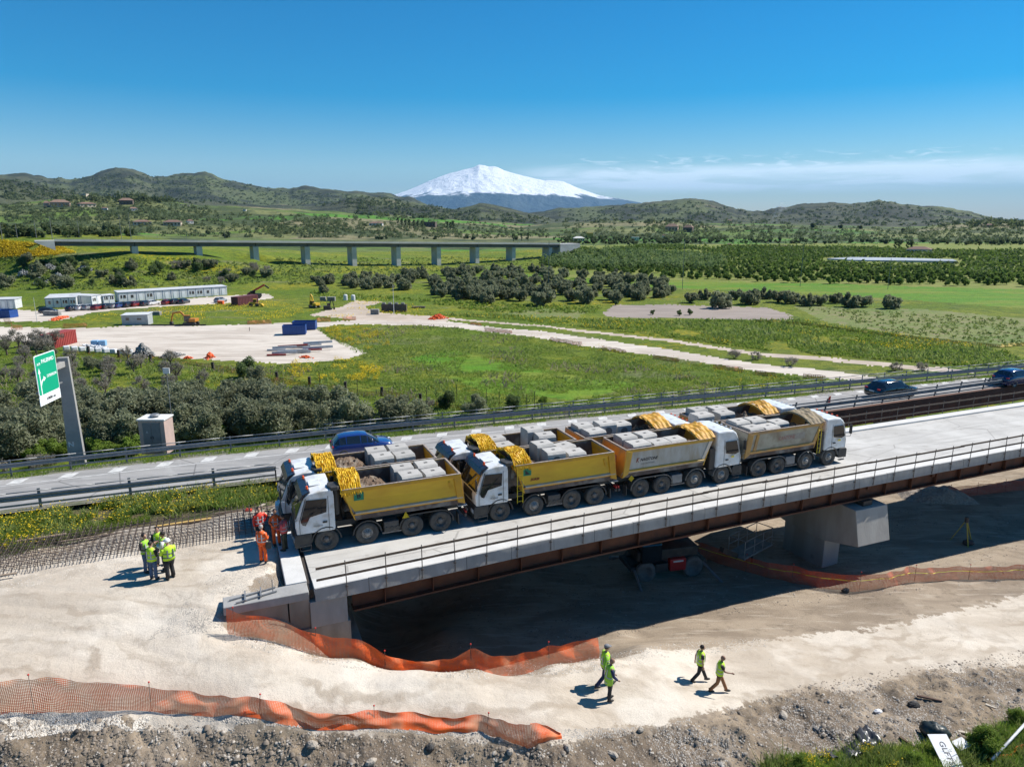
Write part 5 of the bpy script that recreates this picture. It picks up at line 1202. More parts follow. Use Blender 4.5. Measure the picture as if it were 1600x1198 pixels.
def person(pos, face, label, hgt=1.76, arms=('down', 'down'), legs=('stand', 'stand'), trousers=blk_c, top=hi_g, sleeves=None, hair=hair_d, helmet=None, skin=skin_m, boots=boot_k, tape=stripe_m, lean=0.0, long_top=False, group=None, turn=0.0, bulk=1.0, over=None, cap=None):
    root = thing('person', label, 'person', pos, face, group); k = hgt / 1.76
    root.scale = (k * bulk ** .5, k * bulk ** .5, k)
    def lz(p):   # lean the upper body about the hips
        x, y, z = p
        if z <= .93: return (x, y, z)
        a = lean; dzv = z - .93; return (x * math.cos(a) + dzv * math.sin(a), y, .93 + dzv * math.cos(a) - x * math.sin(a))
    # body: one skinned surface with head, limbs, feet and fingers
    V_ = []; E_ = []; R_ = []
    def add(p, r, par=None):
        V_.append(lz(p)); R_.append(r if isinstance(r, tuple) else (r, r))
        if par is not None: E_.append((par, len(V_) - 1))
        return len(V_) - 1
    pel = add((0, 0, .94), (.12, .15)); sp = add((0, 0, 1.12), (.105, .135), pel); ch = add((0, 0, 1.32), (.12, .16), sp); nk = add((0, 0, 1.47), (.062, .062), ch); hb = add((.015, 0, 1.555), (.06, .058), nk)
    hips = []; ankles = []
    for sg, lg in ((1, legs[0]), (-1, legs[1])):
        kn, an = LEGS[lg]; hp = add((0, sg * .10, .86), (.09, .09), pel); k1 = add((kn[0], sg * kn[1], kn[2]), (.062, .062), hp); c1 = add((kn[0] * .55 + an[0] * .45, sg * .108, kn[2] * .62 + an[2] * .38), (.058, .058), k1); a1 = add((an[0], sg * an[1], an[2]), (.038, .038), c1)
        add((an[0] + .17, sg * (an[1] + .02), an[2] - .055), (.035, .03), a1)
    hands = []
    for sg, am in ((1, arms[0]), (-1, arms[1])):
        el, wr = ARMS[am]; sh = add((0, sg * .185, 1.405), (.062, .062), ch); e1 = add((el[0], sg * el[1], el[2]), (.042, .042), sh); w1 = add((wr[0], sg * wr[1], wr[2]), (.027, .03), e1)
        d = (Vector((wr[0], sg * wr[1], wr[2])) - Vector((el[0], sg * el[1], el[2]))).normalized(); wv = Vector((wr[0], sg * wr[1], wr[2]))
        side_ = d.cross(Vector((0, sg, .2))).normalized(); palm = wv + d * .065; pi_ = add(tuple(palm), (.036, .022), w1)
        for fi, (o_, ln) in enumerate(((-.030, .070), (-.010, .082), (.010, .078), (.029, .062))):
            b0 = palm + d * .028 + side_ * o_; f0 = add(tuple(b0), .010, pi_); m0 = b0 + d * ln * .55 + Vector((0, -sg * .004, -.006)); f1 = add(tuple(m0), .0095, f0); add(tuple(m0 + d * ln * .4 + Vector((0, -sg * .012, -.016))), .008, f1)
        th = palm - d * .03 - side_ * .034; t0_ = add(tuple(th), .011, pi_); add(tuple(th + d * .04 - side_ * .016), .009, t0_)
    me = bpy.data.meshes.new('body'); me.from_pydata(V_, E_, []); ob = bpy.data.objects.new('body', me); COL.objects.link(ob)
    sm = ob.modifiers.new('skin', 'SKIN'); sm.use_smooth_shade = True
    for i, r in enumerate(R_): me.skin_vertices[0].data[i].radius = r
    me.skin_vertices[0].data[0].use_root = True
    ss_ = ob.modifiers.new('sub', 'SUBSURF'); ss_.levels = 1; ss_.render_levels = 1
    dg = bpy.context.evaluated_depsgraph_get(); m2 = bpy.data.meshes.new_from_object(ob.evaluated_get(dg)); bpy.data.objects.remove(ob)
    bv = [v.co.copy() for v in m2.vertices]; bf = [tuple(p.vertices) for p in m2.polygons]
    mb = MB(); mb.add(bv, bf)
    H = Vector(lz((.025, 0, 1.655))); mb.blob(H, (.098, .078, .118), 16, 12)
    mb.blob(H + Vector((.098, 0, -.012)), (.020, .014, .022), 6, 5); mb.blob(H + Vector((.075, 0, -.07)), (.028, .030, .022), 6, 5)
    for sg in (1, -1): mb.blob(H + Vector((-.005, sg * .080, -.01)), (.020, .010, .030), 6, 5); mb.blob(H + Vector((.082, sg * .032, .018)), (.014, .016, .010), 6, 5)
    mb.blob(H + Vector((.090, 0, -.048)), (.012, .026, .008), 6, 4)
    body = mb.build('body', skin, root, smooth=True); rm = body.modifiers.new('remesh', 'REMESH'); rm.mode = 'VOXEL'; rm.voxel_size = .013; rm.use_smooth_shade = True
    # eyes
    for sg in (1, -1): MB().blob(H + Vector((.093, sg * .032, .012)), (.006, .010, .006), 6, 4).build('eye', hair_d, root)
    if helmet:
        m = MB(); m.blob(H + Vector((-.012, 0, .06)), (.125, .105, .10), 14, 8, flat=.25); m.lathe_y([(0, 0)], 0, 0, 0, 3) if False else None
        m.prism_z([(H.x + .16 * math.cos(a) * (1.0 if math.cos(a) > 0 else .86), .118 * math.sin(a)) for a in np.linspace(0, 2 * math.pi, 16, endpoint=False)], H.z + .035, H.z + .05); m.build('helmet', helmet, root, smooth=False)
    elif hair: MB().blob(H + Vector((-.018, 0, .030)), (.100, .087, .102), 14, 9, jit=.03, flat=.65).build('hair', hair, root, smooth=True)
    if cap: m = MB(); m.blob(H + Vector((-.008, 0, .065)), (.112, .095, .075), 12, 7, flat=.3); m.prism_z([(H.x + .06, -.07), (H.x + .17, -.055), (H.x + .17, .055), (H.x + .06, .07)], H.z + .045, H.z + .055); m.build('cap', cap, root)
    # trousers
    m = MB(); loft(m, [(0, 0, .80), (0, 0, .90), lz((0, 0, 1.0))], [(.125, .16), (.135, .178), (.125, .165)], 14)
    for sg, lg in ((1, legs[0]), (-1, legs[1])):
        kn, an = LEGS[lg]; hp = Vector((0, sg * .092, .88)); kv = Vector((kn[0], sg * kn[1], kn[2])); av = Vector((an[0], sg * an[1], an[2] + .01))
        loft(m, [hp, hp.lerp(kv, .5), kv, kv.lerp(av, .5), av], [(.105, .10), (.092, .088), .074, .074, .070], 12)
    m.build('trousers', trousers, root, smooth=True)
    for sg, lg in ((1, legs[0]), (-1, legs[1])):
        kn, an = LEGS[lg]; m = MB(); m.blob((an[0] + .055, sg * (an[1] + .005), an[2] - .042), (.145, .055, .055), 12, 7, flat=.8); m.tube((an[0], sg * an[1], an[2] - .03), (an[0] - .01, sg * an[1], an[2] + .08), .052, 10); m.build('boot', boots, root, smooth=True)
    # top
    z0 = .74 if long_top else .90
    m = MB(); loft(m, [lz((0, 0, z0)), lz((0, 0, 1.02)), lz((0, 0, 1.16)), lz((0, 0, 1.30)), lz((0, 0, 1.40)), lz((0, 0, 1.455)), lz((0, 0, 1.49))], [(.165, .215), (.155, .20), (.148, .19), (.155, .205), (.14, .205), (.10, .14), (.075, .08)], 16)
    t_ = m.build('jacket' if sleeves is top else 'vest', top, root, smooth=True)
    for zz in ((1.0, 1.04), (1.17, 1.21)) if not long_top else ((.80, .84), (1.02, 1.06)):
        m = MB(); loft(m, [lz((0, 0, zz[0])), lz((0, 0, zz[1]))], [(.163, .208), (.161, .206)] if zz[0] < 1.1 else [(.155, .197), (.156, .199)], 16); m.build('reflective_band', tape, t_, smooth=True)
    for sg in (1, -1):
        m = MB(); m.bar(lz((.158, sg * .10, 1.05)), lz((.150, sg * .10, 1.36)), .045, .012); m.bar(lz((-.158, sg * .10, 1.05)), lz((-.150, sg * .10, 1.36)), .045, .012); m.build('reflective_strap', tape, t_)
    sl = sleeves or over
    for sg, am in ((1, arms[0]), (-1, arms[1])):
        el, wr = ARMS[am]; sh = Vector(lz((0, sg * .175, 1.40))); e = Vector(lz((el[0], sg * el[1], el[2]))); w = Vector(lz((wr[0], sg * wr[1], wr[2])))
        if sl: m = MB(); loft(m, [sh, sh.lerp(e, .5), e, e.lerp(w, .5), e.lerp(w, .92)], [.078, .066, .058, .052, .044], 11); m.build('sleeve', sl, t_, smooth=True)
        else: m = MB(); loft(m, [sh, sh.lerp(e, .6)], [.076, .066], 11); m.build('sleeve', blk_c, t_, smooth=True)
    if bulk > 1.05: pass
    return root
GA = 'people in yellow vests talking on the gravel'; GB = 'workers in orange beside the leftmost tipper'; GC = 'people in yellow vests walking along the haul road'
def gp(px, py, dz_=0.0): p = W(px, py); return Vector((p.x, p.y, p.z + dz_))
person(gp(241, 905), R(80), 'person in yellow vest and blue jeans, back to camera, left of the white helmet', 1.72, ('down', 'hold'), trousers=jean, top=hi_g, over=blk_c, group=GA)
person(gp(268, 904), R(140), 'person in white helmet and bulky yellow jacket with black trousers', 1.80, ('cross', 'cross'), ('stand', 'bentf'), top=hi_g, sleeves=hi_g, helmet=helm_w, hair=None, tape=stripe_d, bulk=1.3, group=GA)
person(gp(231, 893), R(-15), 'person in green vest with black sleeves and jeans, leftmost of the talking group', 1.76, ('hips', 'hold'), trousers=jean, top=hi_g2, over=blk_c, group=GA)
person(gp(252, 882), R(-75), 'person with crossed black sleeves and brown shoes facing the camera among yellow vests', 1.80, ('cross', 'cross'), trousers=M('grey_cloth', (.13, .135, .16)), top=hi_g, over=blk_c, boots=boot_m, group=GA)
person(gp(261, 891), R(195), 'person with short white sleeve and crossed arms behind the white helmet', 1.80, ('cross', 'cross'), top=hi_g2, sleeves=white_c, skin=skin_d, group=GA, bulk=1.15)
o1 = G(412, 878, 0); person(o1, R(75), 'grey-haired person in full orange suit with back to the camera', 1.76, ('down', 'hold'), trousers=hi_o, top=hi_o, sleeves=hi_o, hair=hair_g, group=GB)
m = MB(); m.box(-.12, -.05, -.16, .12, .05, .16); m.tube((0, 0, .16), (0, 0, .28), .012, 5); tag(m.build('black_bag', black_pl, None, bevel=.03, loc=o1 + Vector((.28, -.02, .82)), rz=.4), 'small black camera bag hanging at the hip of the grey-haired orange worker', 'bag')
person(G(433, 851, -.02), R(-70), 'black-haired person in orange suit facing the camera beside the tipper bumper', 1.78, ('hold', 'hold'), trousers=hi_o, top=hi_o, sleeves=hi_o, skin=skin_d, group=GB)
person(G(446, 859, -.02), R(175), 'person in faded red vest and olive trousers, nearest the leftmost tipper', 1.74, ('hold', 'down'), trousers=olive_c, top=hi_p, skin=skin_d, over=hi_p, group=GB, bulk=1.1)
person(G(408, 848, -.05), R(-50), 'person in open bright red jacket and dark trousers standing by the rebar', 1.80, ('hips', 'down'), trousers=blk_c, top=hi_r, sleeves=hi_r, group=GB, bulk=1.1)
person(gp(950, 1093), R(12), 'bald-cropped person in green vest with navy jacket tied at the waist', 1.80, ('swingf', 'swingf'), ('bentf', 'stand'), trousers=blk_c, top=hi_g2, over=jean_n, hair=None, skin=skin_d, lean=.12, long_top=True, group=GC)
person(gp(944, 1072), R(15), 'person in grey cap and navy trousers walking at the end of the orange net', 1.84, ('down', 'swingb'), ('fwd', 'back'), trousers=jean_n, top=hi_g, sleeves=hi_g2, cap=cap_g, lean=.06, group=GC)
person(gp(1092, 1065), R(5), 'dark-haired person in yellow vest and black trousers striding on the haul road', 1.74, ('swingb', 'down'), ('fwd', 'back'), top=hi_g, lean=.05, group=GC, over=None)
person(gp(1122, 1081), R(-8), 'person in tan trousers and yellow vest, rightmost walker, arm held forward', 1.72, ('down', 'reach'), ('fwd', 'back'), trousers=tan_c, top=hi_g, hair=None, skin=skin_d, lean=.10, group=GC)

# ------------------------------------------------------------------ cars
def make_car(label, paint, L=4.2, Wd=1.72, Ht=1.45, estate=False, roofbars=False, wheels=True, detail=True):
    root = thing('parked_car' if not detail else 'car', label, 'car')
    # stations from tail to nose: x, half width at sill, belt height, roof height, half width of roof, bonnet flag
    k = L / 4.2
    if estate: S = [(0, .60, .58, .60, .5), (.06, .80, .78, .80, .62), (.25, .84, .90, .98, .60), (.62, .86, .93, 1.36, .55), (1.0, .87, .93, 1.43, .56), (2.0, .87, .92, 1.45, .57), (2.45, .87, .91, 1.41, .56), (2.75, .87, .90, 1.22, .55), (3.15, .86, .88, .94, .66), (3.7, .83, .80, .82, .60), (4.05, .76, .70, .71, .52), (4.2, .62, .56, .57, .42)]
    else: S = [(0, .62, .60, .62, .5), (.05, .80, .82, .84, .62), (.16, .83, .92, 1.02, .60), (.50, .86, .95, 1.36, .54), (.95, .87, .95, 1.44, .56), (1.9, .87, .93, 1.45, .57), (2.35, .87, .92, 1.40, .56), (2.7, .87, .91, 1.20, .55), (3.15, .86, .89, .94, .66), (3.7, .83, .81, .83, .60), (4.05, .76, .70, .71, .52), (4.2, .62, .56, .57, .42)]
    vs = []; n = 14; mi = []; fs = []
    for x, w, zb, zr, wr in S:
        w *= Wd / 1.74; wr *= Wd / 1.74; zr_ = zr * Ht / 1.45; zb_ = zb * (Ht / 1.45)
        half = [(0, .20), (w * .9, .20), (w, .34), (w * 1.0, zb_ * .7), (w * .97, zb_), (wr, zr_ - .03), (wr * .6, zr_), (0, zr_ + .01)]
        ring = half + [(-y, z) for y, z in half[-2:0:-1]]
        vs += [(x * k - L / 2, y, z) for y, z in ring]
    n = 14
    for i in range(len(S) - 1):
        for j in range(n):
            fs.append((i * n + j, i * n + (j + 1) % n, (i + 1) * n + (j + 1) % n, (i + 1) * n + j))
            g = 0
            cabin = 3 <= i <= 6
            if j in (4, 9) and 2 <= i <= 7: g = 1
            if i == 7 and j in (5, 6, 7, 8): g = 1            # windscreen
            if i == 6 and j in (5, 6, 7, 8): g = 1
            if i == 2 and j in (5, 6, 7, 8): g = 1            # rear screen
            mi.append(g)
    fs += [tuple(range(n))[::-1], tuple((len(S) - 1) * n + j for j in range(n))]; mi += [0, 0]
    o = finish('body', vs, fs, [paint], root, None, True)
    bmq = bmesh.new(); bmq.from_mesh(o.data); bmq.faces.ensure_lookup_table()
    gl = [f for f, q_ in zip(bmq.faces, mi) if q_]
    gm = bmesh.new(); vm = {}
    for f in gl:
        c = f.calc_center_median(); nn = f.normal
        verts = [gm.verts.new(c + (v.co - c) * .93 + nn * .006) for v in f.verts]; gm.faces.new(verts)
    me = bpy.data.meshes.new('windows'); gm.to_mesh(me); gm.free(); bmq.free(); me.materials.append(glass_d)
    bmq = bmesh.new(); bmq.from_mesh(o.data); bmesh.ops.recalc_face_normals(bmq, faces=bmq.faces); bmq.to_mesh(o.data); bmq.free()
    go = bpy.data.objects.new('windows', me); COL.objects.link(go); go.parent = root; go['kind'] = 'stuff'
    for x in (-L / 2 + .75 * k, L / 2 - .80 * k):
        for sg in (1, -1):
            m = MB(); m.lathe_y([(.20, -.17), (.31, -.17), (.325, -.12), (.325, -.02), (.30, .012), (.21, .012), (.20, -.02)], x, sg * Wd / 2 * .99, .325, 18, sgn=sg); w_ = m.build('wheel', rubber, root, smooth=True)
            if detail:
                m = MB(); m.lathe_y([(.21, .0), (.20, -.02), (.05, -.03), (.0, -.02)], x, sg * Wd / 2 * .99, .325, 12, sgn=sg); m.build('rim', rim_l, w_, smooth=True)
            m = MB(); m.lathe_y([(.375, -.10), (.375, .006), (.0, .006)], x, sg * Wd / 2 * .985, .34, 18, sgn=sg)
    for sg in (1, -1):
        MB().box(L / 2 - .22, sg * .50, .62, L / 2 - .06, sg * .74, .72).build('headlight', lamp_w, root, bevel=.02)
        MB().box(-L / 2 + .01, sg * .50, .78, -L / 2 + .12, sg * .78, .90).build('tail_light', red_lamp, root, bevel=.02)
        if detail: MB().box(L / 2 - 1.45 * k, sg * (Wd / 2 + .02), .88, L / 2 - 1.30 * k, sg * (Wd / 2 + .16), 1.0).build('wing_mirror', paint, root, bevel=.03)
        if roofbars: MB().box(-L / 2 + .8, sg * .50, 1.43 * Ht / 1.45, .35, sg * .53, 1.50 * Ht / 1.45).build('roof_rail', galv, root)
    if detail: MB().box(-L / 2 - .005, -.25, .58, -L / 2 + .03, .25, .69).build('number_plate', white_paint, root)
    return root
blue_p = M('blue_car_paint', (.012, .035, .17), rough=.18, coat=1.0); black_p = M('black_car_paint', (.012, .014, .02), rough=.12, coat=1.0); navy_p = M('dark_blue_car_paint', (.012, .028, .10), rough=.15, coat=1.0)
c = make_car('blue hatchback driving on the asphalt behind the leftmost tippers', blue_p, 3.95, 1.70, 1.46); c.location = ST(7.75, 43.75, .03); c.rotation_euler = (0, 0, R(21))
c = make_car('shiny black estate car with roof rails on the asphalt carriageway', black_p, 4.55, 1.78, 1.42, True, True); p = G(1397, 621); c.location = (p.x, p.y + .55, .03); c.rotation_euler = (0, 0, R(21.5))
c = make_car('dark blue hatchback at the right edge of the asphalt carriageway', navy_p, 4.3, 1.76, 1.5); p = G(1592, 603); c.location = (p.x, p.y + .5, .03); c.rotation_euler = (0, 0, R(21.5))
cone_m = M('red_stake', (.65, .05, .02))
for i, (px, py, lb) in enumerate([(1294, 629, 'small leaning red marker on the asphalt left of the black estate car'), (1544, 599, 'small leaning marker post on the asphalt by the dark blue hatchback')]):
    m = MB(); m.hexa([(-.12, -.12, 0), (.12, -.12, 0), (.12, .12, 0), (-.12, .12, 0), (.08, -.03, .55), (.16, -.03, .55), (.16, .03, .55), (.08, .03, .55)]); tag(m.build('lane_marker', cone_m if i == 0 else dark_steel, None, loc=G(px, py, .03)), lb, 'marker post')

# ------------------------------------------------------------------ motorway sign
C = G(122, 724, -.4)
sg_ = thing('motorway_sign', 'green direction sign hung on an arm from a tall tapering concrete column', 'road sign', C, 0)
m = MB(); w0, w1, hh = .46, .30, 6.85
m.hexa([(-w0, -.25, -.6), (w0, -.25, -.6), (w0, .25, -.6), (-w0, .25, -.6), (-w1, -.17, hh), (w1, -.17, hh), (w1, .17, hh), (-w1, .17, hh)])
colm = m.build('column', M('grey_concrete_column', (.33, .32, .30), (.26, .25, .24), 1.2, .85, bump=.15), sg_, bevel=.02); colm.rotation_euler = (0, 0, R(21))
dv = Vector((.113, -.994, 0)); 
m = MB(); m.bar(dv * -.1 + Vector((0, 0, 6.45)), dv * 1.35 + Vector((0, 0, 6.45)), .30, .34); m.build('arm', colm.data.materials[0], sg_, bevel=.02)
m = MB(); m.bar(dv * .5 + Vector((0, 0, 6.6)), dv * 3.4 + Vector((0, 0, 6.6)), .08, .08); m.bar(dv * .5 + Vector((0, 0, 5.4)), dv * 3.4 + Vector((0, 0, 5.4)), .08, .08); m.build('bracket', galv_dull, sg_)
graf = text_mesh('graffiti', 'N', .42, M('pale_paint_mark', (.6, .6, .6)), sg_, (-.06, -.31, 1.35), (R(90), 0, R(21)), bold=.012)
# panel: x axis runs from its near-camera edge to the column side, faces +s
pn = thing('panel', None, None); pn.parent = sg_
for k in ('label', 'category'):
    if k in pn: del pn[k]
pn.location = dv * (1.2 + 1.15) + Vector((.20, 0, 6.1)); pn.rotation_euler = (R(90), 0, math.atan2(-dv.y, -dv.x))
# local: x to the column, y up, z towards the viewer
pw, ph = 1.15, 1.45
green_s = M('motorway_green', (.0, .36, .19), (.0, .33, .18), 1, .45); wsgn = M('sign_white', (.82, .85, .86), rough=.5)
def rrect(w, h, r):
    o_ = []
    for cx_, cy_, a0 in ((w - r, h - r, 0), (-w + r, h - r, 90), (-w + r, -h + r, 180), (w - r, -h + r, 270)):
        for a in (0, 30, 60, 90): o_.append((cx_ + r * math.cos(R(a0 + a)), cy_ + r * math.sin(R(a0 + a))))
    return o_
MB().prism_z([(x, y + .28) for x, y in rrect(pw, ph - .28, .14)], -.03, .0).build('border', wsgn, pn)
MB().prism_z([(x, y + .28) for x, y in rrect(pw - .05, ph - .33, .11)], .001, .008).build('green_face', green_s, pn)
MB().box(-pw, -ph + .0, -.03, pw, -ph + .555, -.001).build('distance_plate', wsgn, pn)
def st_(name, txt, size, x, y, w, mat=wsgn, z=.012): return text_mesh(name, txt, size, mat, pn, (x, y, z), (0, 0, 0), w, bold=size * .02)
st_('lettering', 'PALERMO', .30, .22, 1.02, 1.35); st_('lettering', 'A19', .20, -.78, .93, .36); st_('lettering', 'CATENANUOVA', .22, .46, .10, 1.10); st_('lettering', '1000 m', .22, .05, -1.17, .95, black_ink)
m = MB(); m.add([(-.86, -1.02, .012), (-.78, -1.02, .012), (-.78, .42, .012), (-.86, .42, .012)], [(0, 1, 2, 3)]); m.add([(-.94, .40, .012), (-.70, .40, .012), (-.82, .72, .012)], [(0, 1, 2)])
m.add([(-.78, -.35, .012), (-.62, -.12, .012), (-.46, -.02, .012), (-.46, .08, .012), (-.68, -.02, .012), (-.78, -.14, .012)], [(0, 1, 2, 3, 4, 5)]); m.add([(-.46, -.12, .012), (-.22, .04, .012), (-.46, .20, .012)], [(0, 1, 2)]); m.build('arrow', wsgn, pn)

# electrical cabinet
cb = thing('electrical_cabinet', 'square concrete cabin with grey double steel door and white roof slab behind the guard rail', 'utility cabinet', (-24.78, 45.2, -.65))
pinkc = M('pinkish_render', (.50, .36, .31), (.42, .31, .27), 2, .9)
MB().box(0, 0, 0, 1.72, 1.25, 2.34).build('wall', pinkc, cb, bevel=.015)
MB().box(-.06, -.06, 2.34, 1.78, 1.31, 2.44).build('roof', M('white_roof', (.66, .66, .64), (.56, .56, .54), 3, .8), cb, bevel=.01)
doorm = M('grey_steel_door', (.16, .175, .20), (.20, .21, .23), 2, .5, metal=.3)
for i in (0, 1):
    d_ = MB().box(.30 + .56 * i, -.03, .10, .84 + .56 * i, .0, 2.16).build('door', doorm, cb, bevel=.006)
    MB().box(.76 + .14 * i, -.06, 1.1, .79 + .14 * i, -.03, 1.28).build('handle', black_pl, d_)
m = MB(); m.box(.26, -.015, .05, .30, .0, 2.2); m.box(1.40, -.015, .05, 1.44, .0, 2.2); m.box(.26, -.015, 2.16, 1.44, .0, 2.2); m.build('door_frame', galv, cb)
m = MB(); m.tube((.86, .62, 2.44), (.86, .62, 2.56), .14, 12); m.tube((.86, .62, 2.56), (.86, .62, 2.64), .34, 16, r2=.22); m.build('roof_vent', galv, cb)
text_mesh('graffiti', 'A', .22, M('pale_paint_mark'  , (.6, .6, .6)), cb, (.55, -.036, 1.55), (R(90), 0, 0))
ms = thing('small_mast', 'thin pole with a small flat panel standing behind the electrical cabinet', 'mast', (-23.6, 47.4, -2.2)); MB().tube((0, 0, 0), (0, 0, 6.7), .025, 5).build('pole', galv, ms); MB().box(-.22, -.05, 6.6, .22, .02, 7.0).build('panel', M('white_roof', (.6, .6, .6)), ms)

# ------------------------------------------------------------------ orange safety nets
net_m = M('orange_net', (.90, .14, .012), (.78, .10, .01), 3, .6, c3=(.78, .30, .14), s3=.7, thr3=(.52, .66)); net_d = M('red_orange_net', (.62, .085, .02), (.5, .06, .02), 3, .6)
def net(name, label, pts, cell, rib, mat, seed=0, lean=.0, post_gap=3.2, posts=True, tape=False, category='safety net', group=None, wob=.10):
    """pts: (px, py, height, lean) along the foot of the net"""
    root = thing(name, label, category, (0, 0, 0), 0, group); base = [W(p[0], p[1]) if len(p) < 5 else G(p[0], p[1], p[4]) for p in pts]; root.location = base[0]
    L = [0]
    for a, b in zip(base[:-1], base[1:]): L.append(L[-1] + (b - a).length)
    tot = L[-1]; N = max(6, int(tot / cell)); hs_l = [p[2] for p in pts]; ln = [p[3] if len(p) > 3 else lean for p in pts]
    us = np.linspace(0, tot, N); xs_ = np.interp(us, L, [b.x for b in base]); ys_ = np.interp(us, L, [b.y for b in base]); zs_ = hq(xs_, ys_)
    hh_ = np.interp(us, L, hs_l); ll = np.interp(us, L, ln); dx = np.gradient(xs_); dy = np.gradient(ys_); q_ = np.hypot(dx, dy) + 1e-6; nx_, ny_ = -dy / q_, dx / q_
    sag = .12 * np.abs(np.sin(us / post_gap * math.pi)) if posts else 0
    hh_ = hh_ * (1 - sag * .6) + .05 * np.array([mnoise.noise(Vector((u * .7, seed, 0))) for u in us])
    mrows = max(4, int(max(hs_l) / cell)); P_ = np.zeros((N, mrows, 3))
    for j in range(mrows):
        f = j / (mrows - 1); wv = np.array([mnoise.noise(Vector((u * 1.3, f * 1.7 + seed, seed))) for u in us]) * wob * (1 + f); off = ll * f * hh_ + wv
        P_[:, j, 0] = xs_ + nx_ * off - base[0].x; P_[:, j, 1] = ys_ + ny_ * off - base[0].y; P_[:, j, 2] = zs_ + .02 + f * hh_ - base[0].z + .03 * wv
    vs = []; fs = []
    up = np.zeros_like(P_); up[:, :-1] = P_[:, 1:] - P_[:, :-1]; up[:, -1] = up[:, -2]; up /= (np.linalg.norm(up, axis=-1, keepdims=True) + 1e-9)
    al = np.zeros_like(P_); al[:-1] = P_[1:] - P_[:-1]; al[-1] = al[-2]; al /= (np.linalg.norm(al, axis=-1, keepdims=True) + 1e-9)
    r2 = rib / 2; A1 = P_ - up * r2; A2 = P_ + up * r2; B1_ = P_ - al * r2; B2_ = P_ + al * r2; I_ = np.arange(N * mrows).reshape(N, mrows); nv = N * mrows
    V4 = np.concatenate([A1.reshape(-1, 3), A2.reshape(-1, 3), B1_.reshape(-1, 3), B2_.reshape(-1, 3)])
    h = np.stack([I_[:-1], I_[1:], I_[1:] + nv, I_[:-1] + nv], -1).reshape(-1, 4); v_ = np.stack([I_[:, :-1] + 2 * nv, I_[:, :-1] + 3 * nv, I_[:, 1:] + 3 * nv, I_[:, 1:] + 2 * nv], -1).reshape(-1, 4)
    o = finish('mesh_netting', V4, np.concatenate([h, v_]), mat, root); o['kind'] = 'stuff'
    if tape:
        j = int(mrows * .6); m = MB(); step = max(1, N // 60)
        pp = [Vector(P_[i, j]) for i in range(0, N, step)]; m.path(pp, .02, 4); m.build('yellow_tape', hi_y, root)
    if posts:
        u = .3; k = 0
        while u < tot:
            i = int(np.interp(u, us, np.arange(N))); b = P_[i, 0]; t = P_[i, -1]; d = (Vector(t) - Vector(b)); m = MB(); tip = Vector(t) + Vector((0, 0, .12 + .15 * random.random()))
            m.tube((b[0], b[1], b[2] - .2), tip, .010, 5); ps = m.build('iron_stake', M('rusty_iron', (.12, .055, .035), rough=.8), root)
            MB().blob(tip, (.035, .035, .035), 6, 4).build('stake_cap', M('stake_cap_red', (.55, .03, .02)), root); u += post_gap * random.uniform(.8, 1.2); k += 1
    return root
net('safety_net', 'orange mesh net along the lower edge of the pale haul road', [(-120, 1122, 1.2, .1), (0, 1116, 1.25, .1), (80, 1112, 1.25, .1), (160, 1110, 1.2, .0), (250, 1112, .8, .2), (320, 1118, .62, .4), (450, 1133, .55, .5), (560, 1140, .5, .6), (750, 1143, .45, .5), (790, 1156, .6, .3), (830, 1168, .85, .3), (878, 1154, .15, .2)], .055, .021, net_m, 1, post_gap=3.6)
net('safety_net', 'orange mesh net curving round the abutment and open pit', [(357, 993, 1.05, 0, -1.0), (400, 1000, .95, .1, -1.2), (450, 1009, .85, .15, -1.4), (510, 1019, .85, .15, -1.7), (560, 1028, .8, .15, -1.97), (610, 1037, .55, .2, -2.2), (650, 1042, .4, .3, -2.4), (700, 1044, .6, .1, -2.55), (745, 1043, .9, .05, -2.65), (800, 1038, .9, .05, -2.9), (860, 1032, .9, .05, -3.12), (935, 1022, .98, 0, -3.42)], .052, .020, net_m, 2, post_gap=3.0)
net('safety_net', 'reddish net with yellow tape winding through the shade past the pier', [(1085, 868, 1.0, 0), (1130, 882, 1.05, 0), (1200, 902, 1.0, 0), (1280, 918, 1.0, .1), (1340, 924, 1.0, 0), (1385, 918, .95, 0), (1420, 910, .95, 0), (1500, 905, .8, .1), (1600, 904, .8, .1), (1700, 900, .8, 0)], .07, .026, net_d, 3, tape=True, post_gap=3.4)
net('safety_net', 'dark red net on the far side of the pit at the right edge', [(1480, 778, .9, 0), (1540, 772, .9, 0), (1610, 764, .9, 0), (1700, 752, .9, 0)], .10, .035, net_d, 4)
net('safety_net', 'crumpled orange net in the grass at the bottom right corner', [(1535, 1196, .22, .6), (1570, 1190, .2, .5), (1620, 1172, .25, .5)], .05, .014, net_m, 5, posts=False)

# ------------------------------------------------------------------ rebar mat beside the deck
rb = thing('rebar_mat', 'dense rows of upright rusty rebar hoops on the gravel left of the trucks', 'rebar', ST(-12, 34, 0), A)
rbm = M('rusty_rebar', (.10, .075, .065), (.16, .12, .10), 9, .8, metal=.2)
m = MB(); mb2 = MB(); ns = 48
for i in range(ns):
    s = i * .285; x = s
    for j in range(9):
        y = -.2 + j * .40 - .0; zz = 0; m.hexa([(x - .009, y - .009, -.1), (x + .009, y - .009, -.1), (x + .009, y + .009, -.1), (x - .009, y + .009, -.1), (x - .009 + .05, y - .009 + .02, .38), (x + .009 + .05, y - .009 + .02, .38), (x + .009 + .05, y + .009 + .02, .38), (x - .009 + .05, y + .009 + .02, .38)])
    mb2.bar((x, -.3, .10), (x, 3.1, .10), .016, .016); mb2.bar((x + .04, -.3, .32), (x + .04, 3.1, .32), .016, .016)
